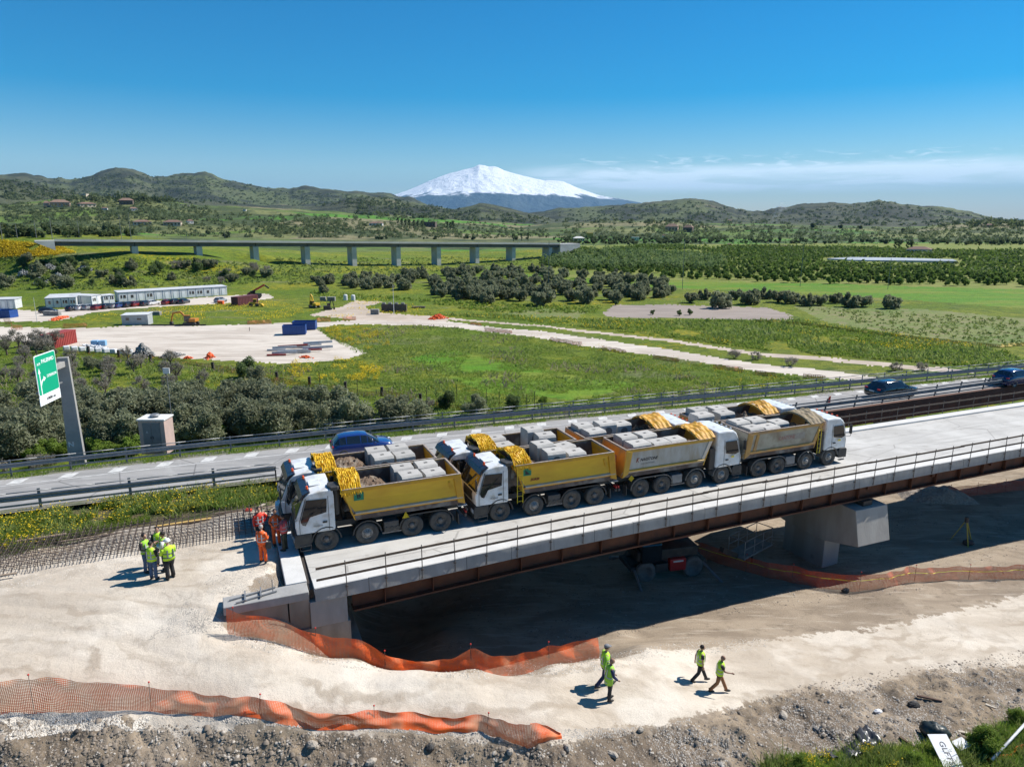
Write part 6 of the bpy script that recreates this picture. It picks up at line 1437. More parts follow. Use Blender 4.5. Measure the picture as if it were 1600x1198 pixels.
for j in range(18):
    y = -.2 + j * .19; mb2.bar((-.1, y, .12), (13.7, y, .12), .016, .016)
    if j % 2 == 0: mb2.bar((-.1, y, .30), (13.7, y, .30), .014, .014)
a_ = m.build('upright_bar', rbm, rb); a_['kind'] = 'stuff'; b_ = mb2.build('mat_bar', rbm, rb); b_['kind'] = 'stuff'
# formwork boards along the far edge of the mat
tim = M('old_timber', (.34, .26, .19), (.24, .18, .13), 5, .85, stretch=(1, 6, 1)); yel_t = M('yellow_formwork', (.62, .42, .14), (.5, .33, .10), 5, .8); pale_t = M('pale_timber', (.50, .44, .36), (.40, .34, .27), 5, .85)
for i, (s, t, l, rz_, w, mt, lb) in enumerate([(-6.2, 37.75, 3.8, .0, .16, tim, 'weathered brown plank left of the yellow board beside the rebar'), (-2.6, 37.6, 2.6, .02, .22, yel_t, 'yellow formwork board lying along the far edge of the rebar'), (-9.6, 37.8, 3.6, .02, .18, tim, 'weathered brown plank, leftmost along the far edge of the rebar'),
        (.4, 37.7, 3.0, -.04, .14, tim, 'thin dark plank right of the yellow board'), (1.4, 38.6, 1.9, .5, .16, pale_t, 'pale board leaning in the timber pile by the guard rail'), (1.9, 38.3, 1.7, .15, .18, pale_t, 'short pale board on top of the timber pile'), (.9, 38.2, 1.6, .9, .14, pale_t, 'short pale board crossing the timber pile'), (2.6, 37.9, 1.3, -.3, .16, pale_t, 'pale board end nearest the white sack'), (-11, 33.5, 4.2, .0, .12, tim, 'brown plank along the near edge of the rebar, bottom left')]):
    p = ST(s, t, 0); p.z = float(hq(p.x, p.y)[0]) + .05 + .03 * (i % 3); MB().box(-l / 2, -w / 2, 0, l / 2, w / 2, .05).build('plank', mt, None, loc=p, rz=A + rz_); o = COL.objects[-1]; tag(o, lb, 'plank', 'loose planks by the rebar')
p = G(446, 806, .05); m = MB(); m.box(-.45, -.35, 0, .45, .35, .75); m.blob((0, 0, .75), (.44, .34, .14), 10, 6, jit=.1); tag(m.build('white_sack', M('white_sack', (.75, .77, .78), (.62, .64, .66), 5, .7), None, bevel=.08, loc=p, rz=.3), 'bulky white sack standing in front of the farther white cab', 'sack')
p = G(388, 791, 0); p.z = float(hq(p.x, p.y)[0]); tag(MB().box(-.15, -.12, 0, .15, .12, .16).build('red_bucket', M('bucket_red', (.6, .06, .03)), None, bevel=.03, loc=p), 'small red container lying beside the pale timber pile', 'bucket')

# ------------------------------------------------------------------ under the bridge
def on(px, py): p = W(px, py); return p
red_m = M('machine_red', (.45, .022, .022), (.32, .02, .02), 2, .4); grey_ty = M('grey_tyre', (.10, .095, .09), (.15, .14, .13), 4, .9)
tl = thing('telehandler', 'red and black telehandler standing on outriggers in the shade under the bridge', 'telehandler', on(1034, 893), R(14))
m = MB(); m.box(-2.3, -.55, .62, 2.3, .55, 1.05); m.box(-2.5, -.9, .75, -2.1, .9, 1.0); m.box(2.1, -.9, .75, 2.5, .9, 1.0); m.build('chassis', black_pl, tl, bevel=.03)
MB().box(-.05, -1.15, .62, 1.0, -.56, 1.38).build('side_panel', red_m, tl, bevel=.04); MB().box(-1.0, -1.1, .6, -.15, -.56, 1.15).build('side_box', black_pl, tl, bevel=.03); MB().box(.15, -1.158, 1.18, .8, -1.15, 1.28).build('name_strip', white_paint, tl)
m = MB(); m.tube((0, 0, 1.05), (0, 0, 1.35), .8, 20); m.build('turret_ring', black_pl, tl)
m = MB(); m.box(-2.1, -.9, 1.36, 1.9, .9, 1.95); m.build('turret', black_pl, tl, bevel=.06); MB().box(-1.9, -1.15, 1.3, -.6, -.3, 2.5).build('operator_cab', glass_d, tl, bevel=.08)
MB().hexa([(-2.6, .1, 1.7), (1.9, .1, 2.1), (1.9, .5, 2.1), (-2.6, .5, 1.7), (-2.6, .1, 2.1), (1.9, .1, 2.5), (1.9, .5, 2.5), (-2.6, .5, 2.1)]).build('boom', red_m, tl, bevel=.02)
for x in (-1.55, 1.55):
    for sg in (1, -1):
        m = MB(); m.lathe_y([(.25, -.30), (.56, -.34), (.66, -.28), (.66, -.06), (.56, .0), (.34, -.02), (.30, -.10), (.0, -.12)], x, sg * 1.10, .66, 22, sgn=sg); m.build('wheel', grey_ty, tl, smooth=True)
        xx = x * 1.45; m = MB(); m.tube((xx, sg * .8, .85), (xx + .55 * (1 if x > 0 else -.2), sg * 2.35, .12), .09, 6); m.tube((xx + .55 * (1 if x > 0 else -.2), sg * 2.35, 0), (xx + .55 * (1 if x > 0 else -.2), sg * 2.35, .12), .2, 10); m.build('outrigger', galv_dull, tl)
pf = thing('work_platform', 'grey metal work basket with guard bars hanging in the light gap beside the pier', 'work platform', G(1172, 858, -5.6), R(40))
m = MB(); m.box(-1.6, -.6, 0, 1.6, .6, .12); m.build('floor', galv_dull, pf)
for x in (-1.55, -.5, .5, 1.55):
    for y in (-.56, .56): MB().tube((x, y, .12), (x, y, 1.2), .022, 5).build('post', galv, pf)
for y in (-.56, .56):
    for z in (.65, 1.2): MB().bar((-1.55, y, z), (1.55, y, z), .04, .04).build('guard_bar', galv, pf)
for x in (-1.55, 1.55): MB().bar((x, -.56, 1.2), (x, .56, 1.2), .04, .04).build('guard_bar', galv, pf)
MB().bar((-3.2, 0, 1.0), (-1.6, 0, .1), .3, .3).build('carrier_arm', dark_steel, pf)
MB().tube((0.3, 0, -1.3), (0.3, 0, 0), .07, 6).build('support_leg', dark_steel, pf)
tp = thing('survey_tripod', 'yellow tripod with a dark bag at its feet in the shade at right', 'tripod', on(1505, 848))
for a in (0, 120, 240): MB().bar((.75 * math.cos(R(a + 20)), .75 * math.sin(R(a + 20)), 0), (.06 * math.cos(R(a + 20)), .06 * math.sin(R(a + 20)), 1.55), .07, .05).build('leg', M('tripod_yellow', (.35, .28, .04)), tp)
MB().tube((0, 0, 1.5), (0, 0, 1.85), .12, 8).build('head', black_pl, tp)
p = on(1512, 851); m = MB(); m.blob((0, 0, .18), (.4, .28, .22), 10, 7, jit=.12); tag(m.build('dark_bag', black_pl, None, loc=p), 'dark shapeless bag lying under the yellow tripod', 'bag')
p = min((G(1462, y_, -6.9) for y_ in range(780, 850)), key=lambda p_: abs(to_st(p_.x, p_.y)[1] - 38.1)); o = heap('gravel_heap', p.x, p.y, p.z - .2, 6.4, 3.4, 1.15, 'pale gravel heap in sunlight beyond the pier', 41, M('heap_gravel', (.38, .32, .27), (.24, .20, .17), 7, .95, bump=1, bscale=16)); o['category'] = 'gravel heap'; del o['group']
p = on(1321, 925); m = MB(); m.blob((0, 0, .12), (.22, .16, .14), 9, 6, jit=.2); tag(m.build('dark_lump', dark_steel, None, loc=p), 'small dark lump of metal on the ground below the reddish net', 'scrap')

# ------------------------------------------------------------------ litter in the foreground
tarp_k = M('black_sheet', (.035, .036, .040), (.06, .06, .065), 4, .35)
def crumple(name, label, poly, h, mat, cat, seed, cell=.09, wid=1.0):
    P_ = WP(poly); xs_ = [p[0] for p in P_]; ys_ = [p[1] for p in P_]; X, Y = np.meshgrid(np.arange(min(xs_), max(xs_), cell), np.arange(min(ys_), max(ys_), cell), indexing='ij')
    ins = inpoly(X + .12 * fbm(X * 2, Y * 2, 2), Y + .12 * fbm(X * 2 + 9, Y * 2, 2), P_); Z = hq(X.ravel(), Y.ravel()).reshape(X.shape)
    rg = fbm(X * 2.2 + seed, Y * 1.0 + X * 1.4 + seed, 3); fold = np.maximum(0, 1 - np.abs(rg) * 9) * h + np.abs(fbm(X * 4 + seed, Y * 4, 3)) * h * .8 + .09; Z = Z + fold
    V_ = np.stack([X, Y, Z], -1).reshape(-1, 3); I_ = np.arange(X.size).reshape(X.shape); c_ = ins[:-1, :-1] & ins[1:, 1:] & ins[1:, :-1] & ins[:-1, 1:]
    f = np.stack([I_[:-1, :-1], I_[1:, :-1], I_[1:, 1:], I_[:-1, 1:]], -1)[c_]; u_, inv = np.unique(f, return_inverse=True); org = V_[u_].mean(0); o = finish(name, V_[u_] - org, inv.reshape(-1, 4), mat, None, smooth=True, loc=tuple(org)); s_ = o.modifiers.new('s', 'SOLIDIFY'); s_.thickness = .02
    return tag(o, label, cat)
crumple('black_sheet', 'crumpled black plastic sheet lying on the stony ground at bottom right', [(1286, 1178), (1318, 1170), (1338, 1160), (1332, 1142), (1355, 1140), (1372, 1155), (1384, 1166), (1350, 1176), (1345, 1188), (1318, 1196), (1296, 1192)], .22, tarp_k, 'plastic sheet', 3)
p = on(1459, 1150); m = MB(); m.blob((0, 0, .22), (.52, .36, .34), 18, 12, jit=.16); o = m.build('rubbish_bag', M('dark_green_bag', (.012, .022, .020), (.03, .04, .04), 6, .35), None, smooth=True, loc=p, rz=-.7); tag(o, 'bulging dark green rubbish bag beside the white boards', 'rubbish bag'); COL.objects[-1]
p = on(1478, 1190); bd = thing('white_board', 'white board with sideways black lettering lying in the weeds', 'board', p + Vector((0, 0, .32)), R(4)); bd.rotation_euler = (R(24), R(2), R(3))
MB().box(-.37, -.75, 0, .37, .75, .02).build('panel', M('board_white', (.66, .67, .68), (.55, .56, .57), 4, .6), bd); text_mesh('lettering', 'GLFTS', .30, M('faded_ink', (.10, .10, .11)), bd, (.0, .05, .026), (0, 0, R(-90)), .85)
p = on(1500, 1172); tag(MB().hexa([(-.3, -.24, 0), (.3, -.2, 0), (.28, .24, 0), (-.26, .2, 0), (-.3, -.24, .02), (.3, -.2, .06), (.28, .24, .10), (-.26, .2, .05)]).build('torn_board', M('board_white', (.66, .67, .68)), None, loc=p + Vector((0, 0, .25)), rz=.3), 'torn smaller white board right of the lettered board', 'board')
p0, p1 = on(1548, 1199), on(1606, 1146); m = MB(); m.tube((0, 0, .35), Vector(p1 - p0) + Vector((0, 0, .75)), .05, 10); tag(m.build('white_pole', M('pole_white', (.62, .63, .64), (.40, .40, .41), 6, .5), None, smooth=True, loc=p0), 'weathered white pole slanting across the bottom right corner', 'pole')
for px, py, l, rz_, mt, lb in [(1452, 1093, .95, -.35, M('rusty_scrap', (.085, .045, .032), (.13, .08, .055), 6, .85), 'rusty brown metal bar lying on the gravel above the dark boulder'), (1415, 1160, .5, -1.0, M('rusty_scrap', (.085, .045, .03)), 'short rusty bar between the black sheet and the rubbish bag'),
        (1548, 1106, .4, -.6, pale_t, 'thin pale stick on the grey gravel at right'), (1512, 1148, .7, -.25, pale_t, 'pale stick pointing from the rubbish bag to the weeds')]:
    p = on(px, py); m = MB(); m.hexa([(-l / 2, -.05, 0), (l / 2, -.03, 0), (l / 2, .03, 0), (-l / 2, .06, 0), (-l / 2, -.05, .08), (l / 2, -.03, .05), (l / 2, .03, .05), (-l / 2, .06, .09)]); tag(m.build('scrap_bar', mt, None, bevel=.01, loc=p + Vector((0, 0, .05)), rz=rz_), lb, 'scrap bar')
rock_d = M('dark_rock', (.035, .033, .032), (.06, .055, .05), 5, .8, bump=.4); rock_l = M('pale_rock', (.40, .35, .29), (.30, .26, .21), 5, .9, bump=.4)
for i, (px, py, r, mt, lb) in enumerate([(1427, 1103, (.26, .17, .16), rock_d, 'smooth dark boulder below the rusty bar'), (1001, 1142, (.13, .11, .11), rock_l, 'round pale stone at the road edge below the walking people'), (1224, 1118, (.24, .14, .10), rock_l, 'pale curved stone in the tyre-rutted ground'),
        (120, 1143, (.10, .07, .07), rock_d, 'dark stone in the soil below the left net'), (488, 1165, (.20, .15, .13), rock_l, 'pale rounded stone in the soil bank left of centre'), (672, 1170, (.16, .14, .15), rock_d, 'dark pointed stone in the soil bank'), (797, 1176, (.14, .12, .12), rock_l, 'pale stone near the slumped end of the lower net'),
        (887, 1170, (.17, .12, .12), rock_l, 'flat pale stone right of the slumped net end'), (957, 1180, (.24, .12, .10), rock_l, 'long pale slab of stone at the bottom centre'), (1372, 1112, (.18, .12, .08), M('board_white', (.6, .6, .6)), 'white scrap of plastic between the sheet and the dark boulder'),
        (580, 1192, (.20, .14, .12), rock_l, 'pale stone at the bottom edge left of centre'), (262, 1046, (.02, .02, .02), rock_d, '')]):
    if not lb: continue
    p = on(px, py); m = MB(); m.blob((0, 0, r[2] * .5), r, 10, 7, jit=.14, rg=random.Random(i)); tag(m.build('boulder', mt, None, smooth=False, loc=p, rz=i * .7), lb, 'stone' if 'scrap' not in lb else 'scrap')
# ------------------------------------------------------------------ viaduct across the valley
vx, vy = (CXP), 0
def at_depth(px, Z, z):     # point on picture column px, at camera depth Z and height z
    y = (Z + (z - CAMZ) * SP_) / CP_; return Vector(((px - CXP) / F * Z, y, z))
VA = at_depth(84, 262, 7.0); VB = at_depth(868, 392, 1.3)
vd = (VB - VA); vl = math.hypot(vd.x, vd.y); va = math.atan2(vd.y, vd.x); vs_ = (VB.z - VA.z) / vl
vi = thing('valley_viaduct', 'long low grey concrete viaduct on squat piers crossing the green valley', 'viaduct', VA, va)
vcon = M('viaduct_concrete', (.55, .54, .51), (.42, .41, .39), .3, .85, stretch=(.4, 1, 1)); vdark = M('viaduct_girder', (.13, .135, .145), (.09, .095, .10), .3, .8)
def vbar(name, x0, x1, y0, y1, z0, z1, mat):
    return MB().hexa([(x0, y0, z0 + x0 * vs_), (x1, y0, z0 + x1 * vs_), (x1, y1, z0 + x1 * vs_), (x0, y1, z0 + x0 * vs_), (x0, y0, z1 + x0 * vs_), (x1, y0, z1 + x1 * vs_), (x1, y1, z1 + x1 * vs_), (x0, y1, z1 + x0 * vs_)]).build(name, mat, vi)
vpx = [208, 308, 396, 476, 549, 618, 681, 741, 798, 855]
xs_p = []
for px in vpx:
    u = (px - CXP) / F; # solve along the line for the column of the picture
    lo_, hi_ = 0, vl
    for _ in range(40):
        mdd = (lo_ + hi_) / 2; P_ = VA.lerp(VB, mdd / vl); Zc = P_.y * CP_ - (P_.z - CAMZ) * SP_
        if P_.x / Zc < u: lo_ = mdd
        else: hi_ = mdd
    xs_p.append(mdd)
edges = [0] + xs_p[:-1] + [vl]
for a, b in zip(edges[:-1], edges[1:]):
    vbar('girder', a + .1, b - .1, -3.0, 3.0, -2.0, -.35, vdark); vbar('deck_slab', a, b, -4.3, 4.3, -.35, 0, vcon); vbar('parapet', a + .05, b - .05, -4.3, -4.1, .0, .55, vcon)
for x in xs_p:
    P_ = VA.lerp(VB, x / vl); g_ = float(hq(P_.x, P_.y)[0]); zt_ = x * vs_ - 2.0
    m = MB(); m.box(x - 1.1, -3.0, g_ - VA.z - 2, x + 1.1, 3.0, zt_ - .02); m.build('pier', vcon, vi)
for x in np.arange(2, vl, 3.0): pass
m = MB()
for z in (.85, 1.15): m.hexa([(0, -4.25, z), (vl, -4.25, z + vl * vs_), (vl, -4.2, z + vl * vs_), (0, -4.2, z), (0, -4.25, z + .07), (vl, -4.25, z + .07 + vl * vs_), (vl, -4.2, z + .07 + vl * vs_), (0, -4.2, z + .07)])
r_ = m.build('railing', galv_dull, vi); r_['kind'] = 'stuff'
# approach abutment at the left end
m = MB(); m.hexa([(-6, -4.3, -.6), (0, -4.3, -3.5), (0, 4.3, -3.5), (-6, 4.3, -.6), (-6, -4.3, .0), (0, -4.3, 0), (0, 4.3, 0), (-6, 4.3, 0)]); m.build('abutment', vcon, vi)
m = MB(); m.hexa([(vl, -4.3, -6 + vl * vs_), (vl + 14, -4.3, -2 + vl * vs_), (vl + 14, 4.3, -2 + vl * vs_), (vl, 4.3, -6 + vl * vs_), (vl, -4.3, vl * vs_), (vl + 14, -4.3, vl * vs_), (vl + 14, 4.3, vl * vs_), (vl, 4.3, vl * vs_)]); m.build('abutment', vcon, vi)
# railway masts and poles
poles = [(4, 376, 7), (27, 372, 6), (57, 372, 7), (82, 374, 9), (190, 374, 11), (205, 374, 12), (124, 371, 7), (246, 372, 6), (292, 376, 8), (352, 378, 8), (466, 372, 9), (502, 374, 8), (905, 372, 8), (940, 372, 9), (985, 374, 8), (1060, 372, 8), (1066, 452, 16), (1250, 448, 14), (857, 455, 16), (1387, 452, 10)]
for i, (px, py, h) in enumerate(poles):
    p = W(px, py); m = MB(); m.tube((0, 0, 0), (0, 0, h), .14 if py < 400 else .09, 5, r2=.08); 
    if py < 400: m.bar((-.9, 0, h * .92), (.9, 0, h * .92), .12, .12)
    o = m.build('utility_pole', galv_dull, None, loc=p); tag(o, 'thin grey utility pole standing in the valley landscape', 'pole', 'utility poles in the valley')
p = W(615.5, 491); o = MB().tube((0, 0, 0), (0, 0, 7.2), .09, 6, r2=.05).build('light_mast', M('pole_white', (.6, .6, .6)), None, loc=p); tag(o, 'tall pale mast standing beside the dark block enclosure in the yard', 'mast')
p = W(58, 503); o = MB().tube((0, 0, 0), (0, 0, 5.5), .06, 6, r2=.04).build('light_mast', M('pole_white', (.6, .6, .6)), None, loc=p); tag(o, 'thin pale mast in front of the nearest white office block', 'mast')

# ------------------------------------------------------------------ site offices
offw = M('office_white', (.66, .67, .68), (.56, .57, .58), 1.5, .5); offb = M('office_blue_trim', (.13, .20, .33), rough=.5); offr = M('office_roof', (.55, .56, .57), (.45, .46, .47), .6, .6); offs = M('hut_grey_panel', (.42, .43, .44), (.35, .36, .37), 1.2, .6)  # last one is the plain grey of the site hut wall
def office_row(nm, label, a, b, n, depth, h, seed, gap=.04, side_windows=True):
    """a, b: left and right foot of the front wall"""
    pa, pb = W(*a), W(*b); pb.z = pa.z; d = pb - pa; L = d.length; rg = random.Random(seed); root = thing(nm, label, 'site office', pa, math.atan2(d.y, d.x)); w = L / n
    for i in range(n):
        x0 = i * w; mo = MB().box(x0 + .04, 0, .15, x0 + w - .04, depth, h).build('module', offw, root)
        m = MB(); m.box(x0 + .0, -.03, .1, x0 + .10, .05, h + .02); m.box(x0 + .0, -.03, h - .10, x0 + w, .03, h + .03); m.build('trim', offb, mo)
        k = rg.random()
        if k < .3: MB().box(x0 + w * .55, -.04, 1.1, x0 + w * .82, .0, 1.95).build('window', glass_d, mo); MB().box(x0 + w * .25, -.04, 1.1, x0 + w * .42, .0, 1.95).build('window', glass_d, mo)
        elif k < .8: MB().box(x0 + w * .3, -.05, .2, x0 + w * .68, -.01, 2.1).build('door', M('office_door', (.78, .79, .80), rough=.5), mo)
        else: MB().box(x0 + w * .4, -.04, 1.1, x0 + w * .68, .0, 1.9).build('window', glass_d, mo)
    m = MB(); m.hexa([(-.12, -.15, h + .04), (L + .12, -.15, h + .04), (L + .12, depth + .15, h + .04), (-.12, depth + .15, h + .04), (-.12, -.15, h + .14), (L + .12, -.15, h + .14), (L + .12, depth + .15, h + .30), (-.12, depth + .15, h + .30)]); m.build('roof', offr, root)
    m = MB(); k = max(2, int(depth / 2.4))
    for j in range(k): m.box(-.03, j * depth / k, .1, -.0, j * depth / k + .12, h)
    m.build('end_trim', offb, root); return root
office_row('office_block', 'long row of thirteen white site office modules beyond the parked cars', (186, 472.5), (355.5, 461), 13, 5.0, 2.7, 1)
office_row('office_block', 'square white site office block with blue trim, nearest the left end of the compound', (72, 482), (120.5, 479.5), 4, 9.5, 2.6, 2)
office_row('office_block', 'low pair of white office modules between the square block and the long row', (144, 477.5), (160, 475), 2, 6, 2.5, 3)
office_row('office_block', 'small single white cabin next to the left end of the long row', (162, 475), (180, 473.5), 2, 2.4, 2.2, 4)
office_row('office_block', 'white cabins cut by the left edge of the picture', (-12, 484), (25, 482.5), 3, 4.0, 2.6, 5)
# site hut by the yard road
ph_ = W(191, 508); hut = thing('site_hut', 'small grey mono-pitch site hut with two dark windows beside the excavator', 'hut', ph_, R(3))
pb_ = W(228, 508.5); hw_ = (pb_ - ph_).length
m = MB(); m.hexa([(0, 0, 0), (hw_, 0, 0), (hw_, 2.4, 0), (0, 2.4, 0), (0, 0, 2.1), (hw_, 0, 2.25), (hw_, 2.4, 2.45), (0, 2.4, 2.3)]); m.build('wall', offs, hut)
m = MB(); m.hexa([(-.15, -.2, 2.12), (hw_ + .15, -.2, 2.27), (hw_ + .15, 2.6, 2.5), (-.15, 2.6, 2.35), (-.15, -.2, 2.2), (hw_ + .15, -.2, 2.35), (hw_ + .15, 2.6, 2.58), (-.15, 2.6, 2.43)]); m.build('roof', offw, hut)
MB().box(.9, -.03, 1.0, 1.6, .0, 1.65).build('window', glass_d, hut); MB().box(3.3, -.03, 1.15, 4.2, .0, 1.5).build('window', glass_d, hut)
# containers and skips
def corrugated(nm, label, a, b, depth, h, mat, cat, open_top=False, dark_end=False, nrib=14):
    pa, pb = W(*a), W(*b); pb.z = pa.z; d = pb - pa; L = d.length; root = thing(nm, label, cat, pa, math.atan2(d.y, d.x))
    m = MB()
    if open_top: m.box(0, 0, .1, L, .08, h); m.box(0, depth - .08, .1, L, depth, h); m.box(0, .08, .1, .08, depth - .08, h); m.box(L - .08, .08, .1, L, depth - .08, h); m.box(.08, .08, .1, L - .08, depth - .08, .2)
    else: m.box(0, 0, 0, L, depth, h)
    m.build('shell', mat, root); st = L / nrib; first = None
    for i in range(nrib):
        if first is None: first = MB().box(0, -.06, .12, st * .5, -.001, h - .1).build('rib', mat, root); o_ = first
        else: o_ = first.copy(); COL.objects.link(o_); o_.parent = root
        o_.location = (i * st + st * .25, 0, 0)
    MB().box(-.02, -.07, h - .1, L + .02, depth + .02, h + .03).build('top_frame', mat, root) if not open_top else MB().box(-.02, -.08, h - .12, L + .02, -.001, h).build('top_rim', mat, root)
    if dark_end: MB().box(-.9, .1, .05, -.01, depth - .1, h - .1).build('dark_end_block', dark_steel, root)  # closed dark box stands for the shaded inside of the open container
    return root
red_c = M('container_red', (.32, .045, .035), (.24, .035, .03), 1.2, .6); maroon = M('container_maroon', (.13, .03, .035), (.09, .025, .03), 1.2, .7); blue_s = M('skip_blue', (.012, .065, .27), (.01, .05, .20), 1.2, .5)
corrugated('shipping_container', 'bright red ribbed shipping container behind the green motorway sign', (84, 545), (121, 535), 2.2, 2.5, red_c, 'container', dark_end=True)
corrugated('shipping_container', 'maroon container beside the red telescopic boom, at the end of the office compound', (372, 478), (404, 474), 2.4, 2.3, maroon, 'container')
corrugated('skip', 'nearer of the two open blue steel skips in the pale yard', (441.5, 524), (478, 523), 2.3, 1.9, blue_s, 'skip', True, nrib=10)
corrugated('skip', 'farther of the two open blue steel skips in the pale yard', (457, 516), (493, 515.5), 2.3, 1.8, blue_s, 'skip', True, nrib=10)
corrugated('skip', 'blue steel skip by the cabins at the left edge', (-10, 497), (16, 497), 2.4, 1.9, blue_s, 'skip', True, nrib=8)
# parked cars in front of the offices
gc_ = {}
for nm, colr in (('white', (.6, .6, .6)), ('dark', (.03, .03, .035)), ('red', (.18, .015, .012)), ('silver', (.30, .31, .32)), ('blue', (.03, .06, .18))):
    c = make_car('x', M('paint_' + nm, colr, rough=.25, coat=.6), 4.1, 1.7, 1.45, detail=False); c.name = 'parked_car'; gc_[nm] = (c, [False])
lst = [(115, 485, 'dark'), (128, 484, 'white'), (140.5, 483.5, 'silver'), (154, 483.5, 'red'), (169, 482, 'dark'), (180, 481, 'silver'), (189, 480.5, 'blue'), (201, 479.5, 'dark'), (214.5, 478.5, 'red'), (227.5, 477.5, 'dark'), (239, 476.5, 'white'), (262, 475.5, 'red'), (275, 474.5, 'dark'), (288, 474, 'dark'), (345, 472, 'silver'), (76, 489, 'dark')]
ords = ['leftmost', 'second', 'third', 'fourth', 'fifth', 'sixth', 'seventh', 'eighth', 'ninth', 'tenth', 'eleventh', 'twelfth', 'thirteenth', 'fourteenth']
cn = {'white': 'white', 'dark': 'black', 'red': 'dark red', 'silver': 'silver', 'blue': 'blue'}
for i, (px, py, k) in enumerate(lst):
    root, used = gc_[k]
    o = root if not used[0] else copy_tree(root); used[0] = True
    o.location = W(px, py); o.rotation_euler = (0, 0, R(80 + 6 * math.sin(i * 3)) if i != 15 else R(10))
    o['label'] = ('%s car parked %s from the left in the row before the offices' % (cn[k], ords[i])) if i < 14 else ('silver car parked alone near the right end of the long office row' if i == 14 else 'black car parked by the pallets in front of the square office block')
    o['category'] = 'car'; o['group'] = 'cars parked in front of the site offices'
# excavators and loaders
mach_o = M('machine_orange', (.50, .19, .02), (.38, .15, .02), 2, .6); mach_y = M('machine_yellow', (.62, .38, .015), (.5, .3, .015), 2, .6)
def excavator(label, px, py, rz, mat, sc=1.0, folded=False, cat='excavator'):
    r = thing('excavator', label, cat, W(px, py), rz); r.scale = (sc,) * 3
    for y in (-.95, .95): m = MB(); m.prism_y([(-1.5, .1), (-1.75, .45), (-1.5, .8), (1.5, .8), (1.75, .45), (1.5, .1)], y - .25, y + .25); m.build('track', black_pl, r, bevel=.04)
    MB().box(-1.6, -1.1, .95, .9, 1.1, 1.75).build('engine_housing', mat, r, bevel=.08); MB().box(-.1, .2, .95, 1.3, 1.1, 2.55).build('cab', glass_d, r, bevel=.08); MB().box(-.1, .15, 2.55, 1.3, 1.15, 2.65).build('cab_roof', mat, r)
    pts = [(.9, 1.4), (2.6, 3.3), (4.6, 3.0)] if not folded else [(.9, 1.4), (1.3, 3.8), (2.0, 4.6)]
    m = MB()
    for (a, b), (c, d) in zip(pts[:-1], pts[1:]): m.bar((a, -.3, b), (c, -.3, d), .32, .42)
    m.build('boom', mat, r, bevel=.03); e = pts[-1]; m = MB(); m.bar((e[0], -.3, e[1] + .1), (e[0] + .7, -.3, .8), .26, .32); m.build('dipper', mat, r, bevel=.02)
    m = MB(); m.prism_y([(e[0] + .4, .9), (e[0] + .95, .85), (e[0] + 1.0, .2), (e[0] + .5, .05), (e[0] + .2, .35)], -.7, .1); m.build('bucket', dark_steel, r); return r
excavator('orange excavator with raised arm working beside the small site hut', 299, 508, R(178), mach_o, .86)
excavator('yellow excavator with upright folded arm beside the black machine in the far compound', 492, 481, R(150), mach_y, .75, True)
excavator('small black machine with dark cab parked right of the yellow excavator', 512, 484, R(20), black_pl, .62, True)
def loader(label, px, py, rz, mat, sc):
    r = thing('wheel_loader', label, 'loader', W(px, py), rz); r.scale = (sc,) * 3
    MB().box(-1.6, -.7, .8, .4, .7, 1.5).build('engine_housing', mat, r, bevel=.1); MB().box(-.1, -.6, 1.5, .9, .6, 2.5).build('cab', glass_d, r, bevel=.06); MB().box(-.15, -.65, 2.5, .95, .65, 2.6).build('cab_roof', mat, r); MB().box(.4, -.4, .7, 1.5, .4, 1.2).build('front_frame', mat, r, bevel=.05)
    for x in (-1.0, 1.1):
        for y in (-.85, .85): m = MB(); m.lathe_y([(.2, -.25), (.6, -.25), (.6, .1), (.2, .12), (0, .1)], x, y, .6, 14, sgn=1 if y > 0 else -1); m.build('wheel', rubber, r)
    m = MB(); m.bar((1.2, -.5, 1.2), (2.5, -.5, .6), .15, .25); m.bar((1.2, .5, 1.2), (2.5, .5, .6), .15, .25); m.build('lift_arm', mat, r); m = MB(); m.prism_y([(2.4, .1), (3.2, .1), (3.3, .3), (2.6, 1.0), (2.35, .9)], -1.1, 1.1); m.build('bucket', mat, r); return r
loader('yellow wheel loader in front of the maroon container', 397, 479, R(10), mach_y, .78)
tr_ = thing('crane_truck', 'red machine with long raised telescopic boom behind the maroon container', 'telescopic crane', W(398, 466), R(12)); MB().box(-2, -.8, .5, 2, .8, 1.4).build('chassis', black_pl, tr_, bevel=.05); MB().bar((-1.8, 0, 1.3), (3.0, 0, 3.9), .45, .5).build('boom', red_m, tr_); MB().bar((3.0, 0, 3.8), (4.2, 0, 2.9), .3, .4).build('boom_head', black_pl, tr_); MB().box(-1.0, -1.1, 1.3, .4, -.3, 2.2).build('operator_cab', glass_d, tr_, bevel=.05)
for x in (-1.3, 1.3):
    for y in (-.9, .9): m = MB(); m.lathe_y([(0, -.25), (.6, -.25), (.6, .1), (0, .12)], x, y, .6, 12, sgn=1 if y > 0 else -1); m.build('wheel', rubber, tr_)
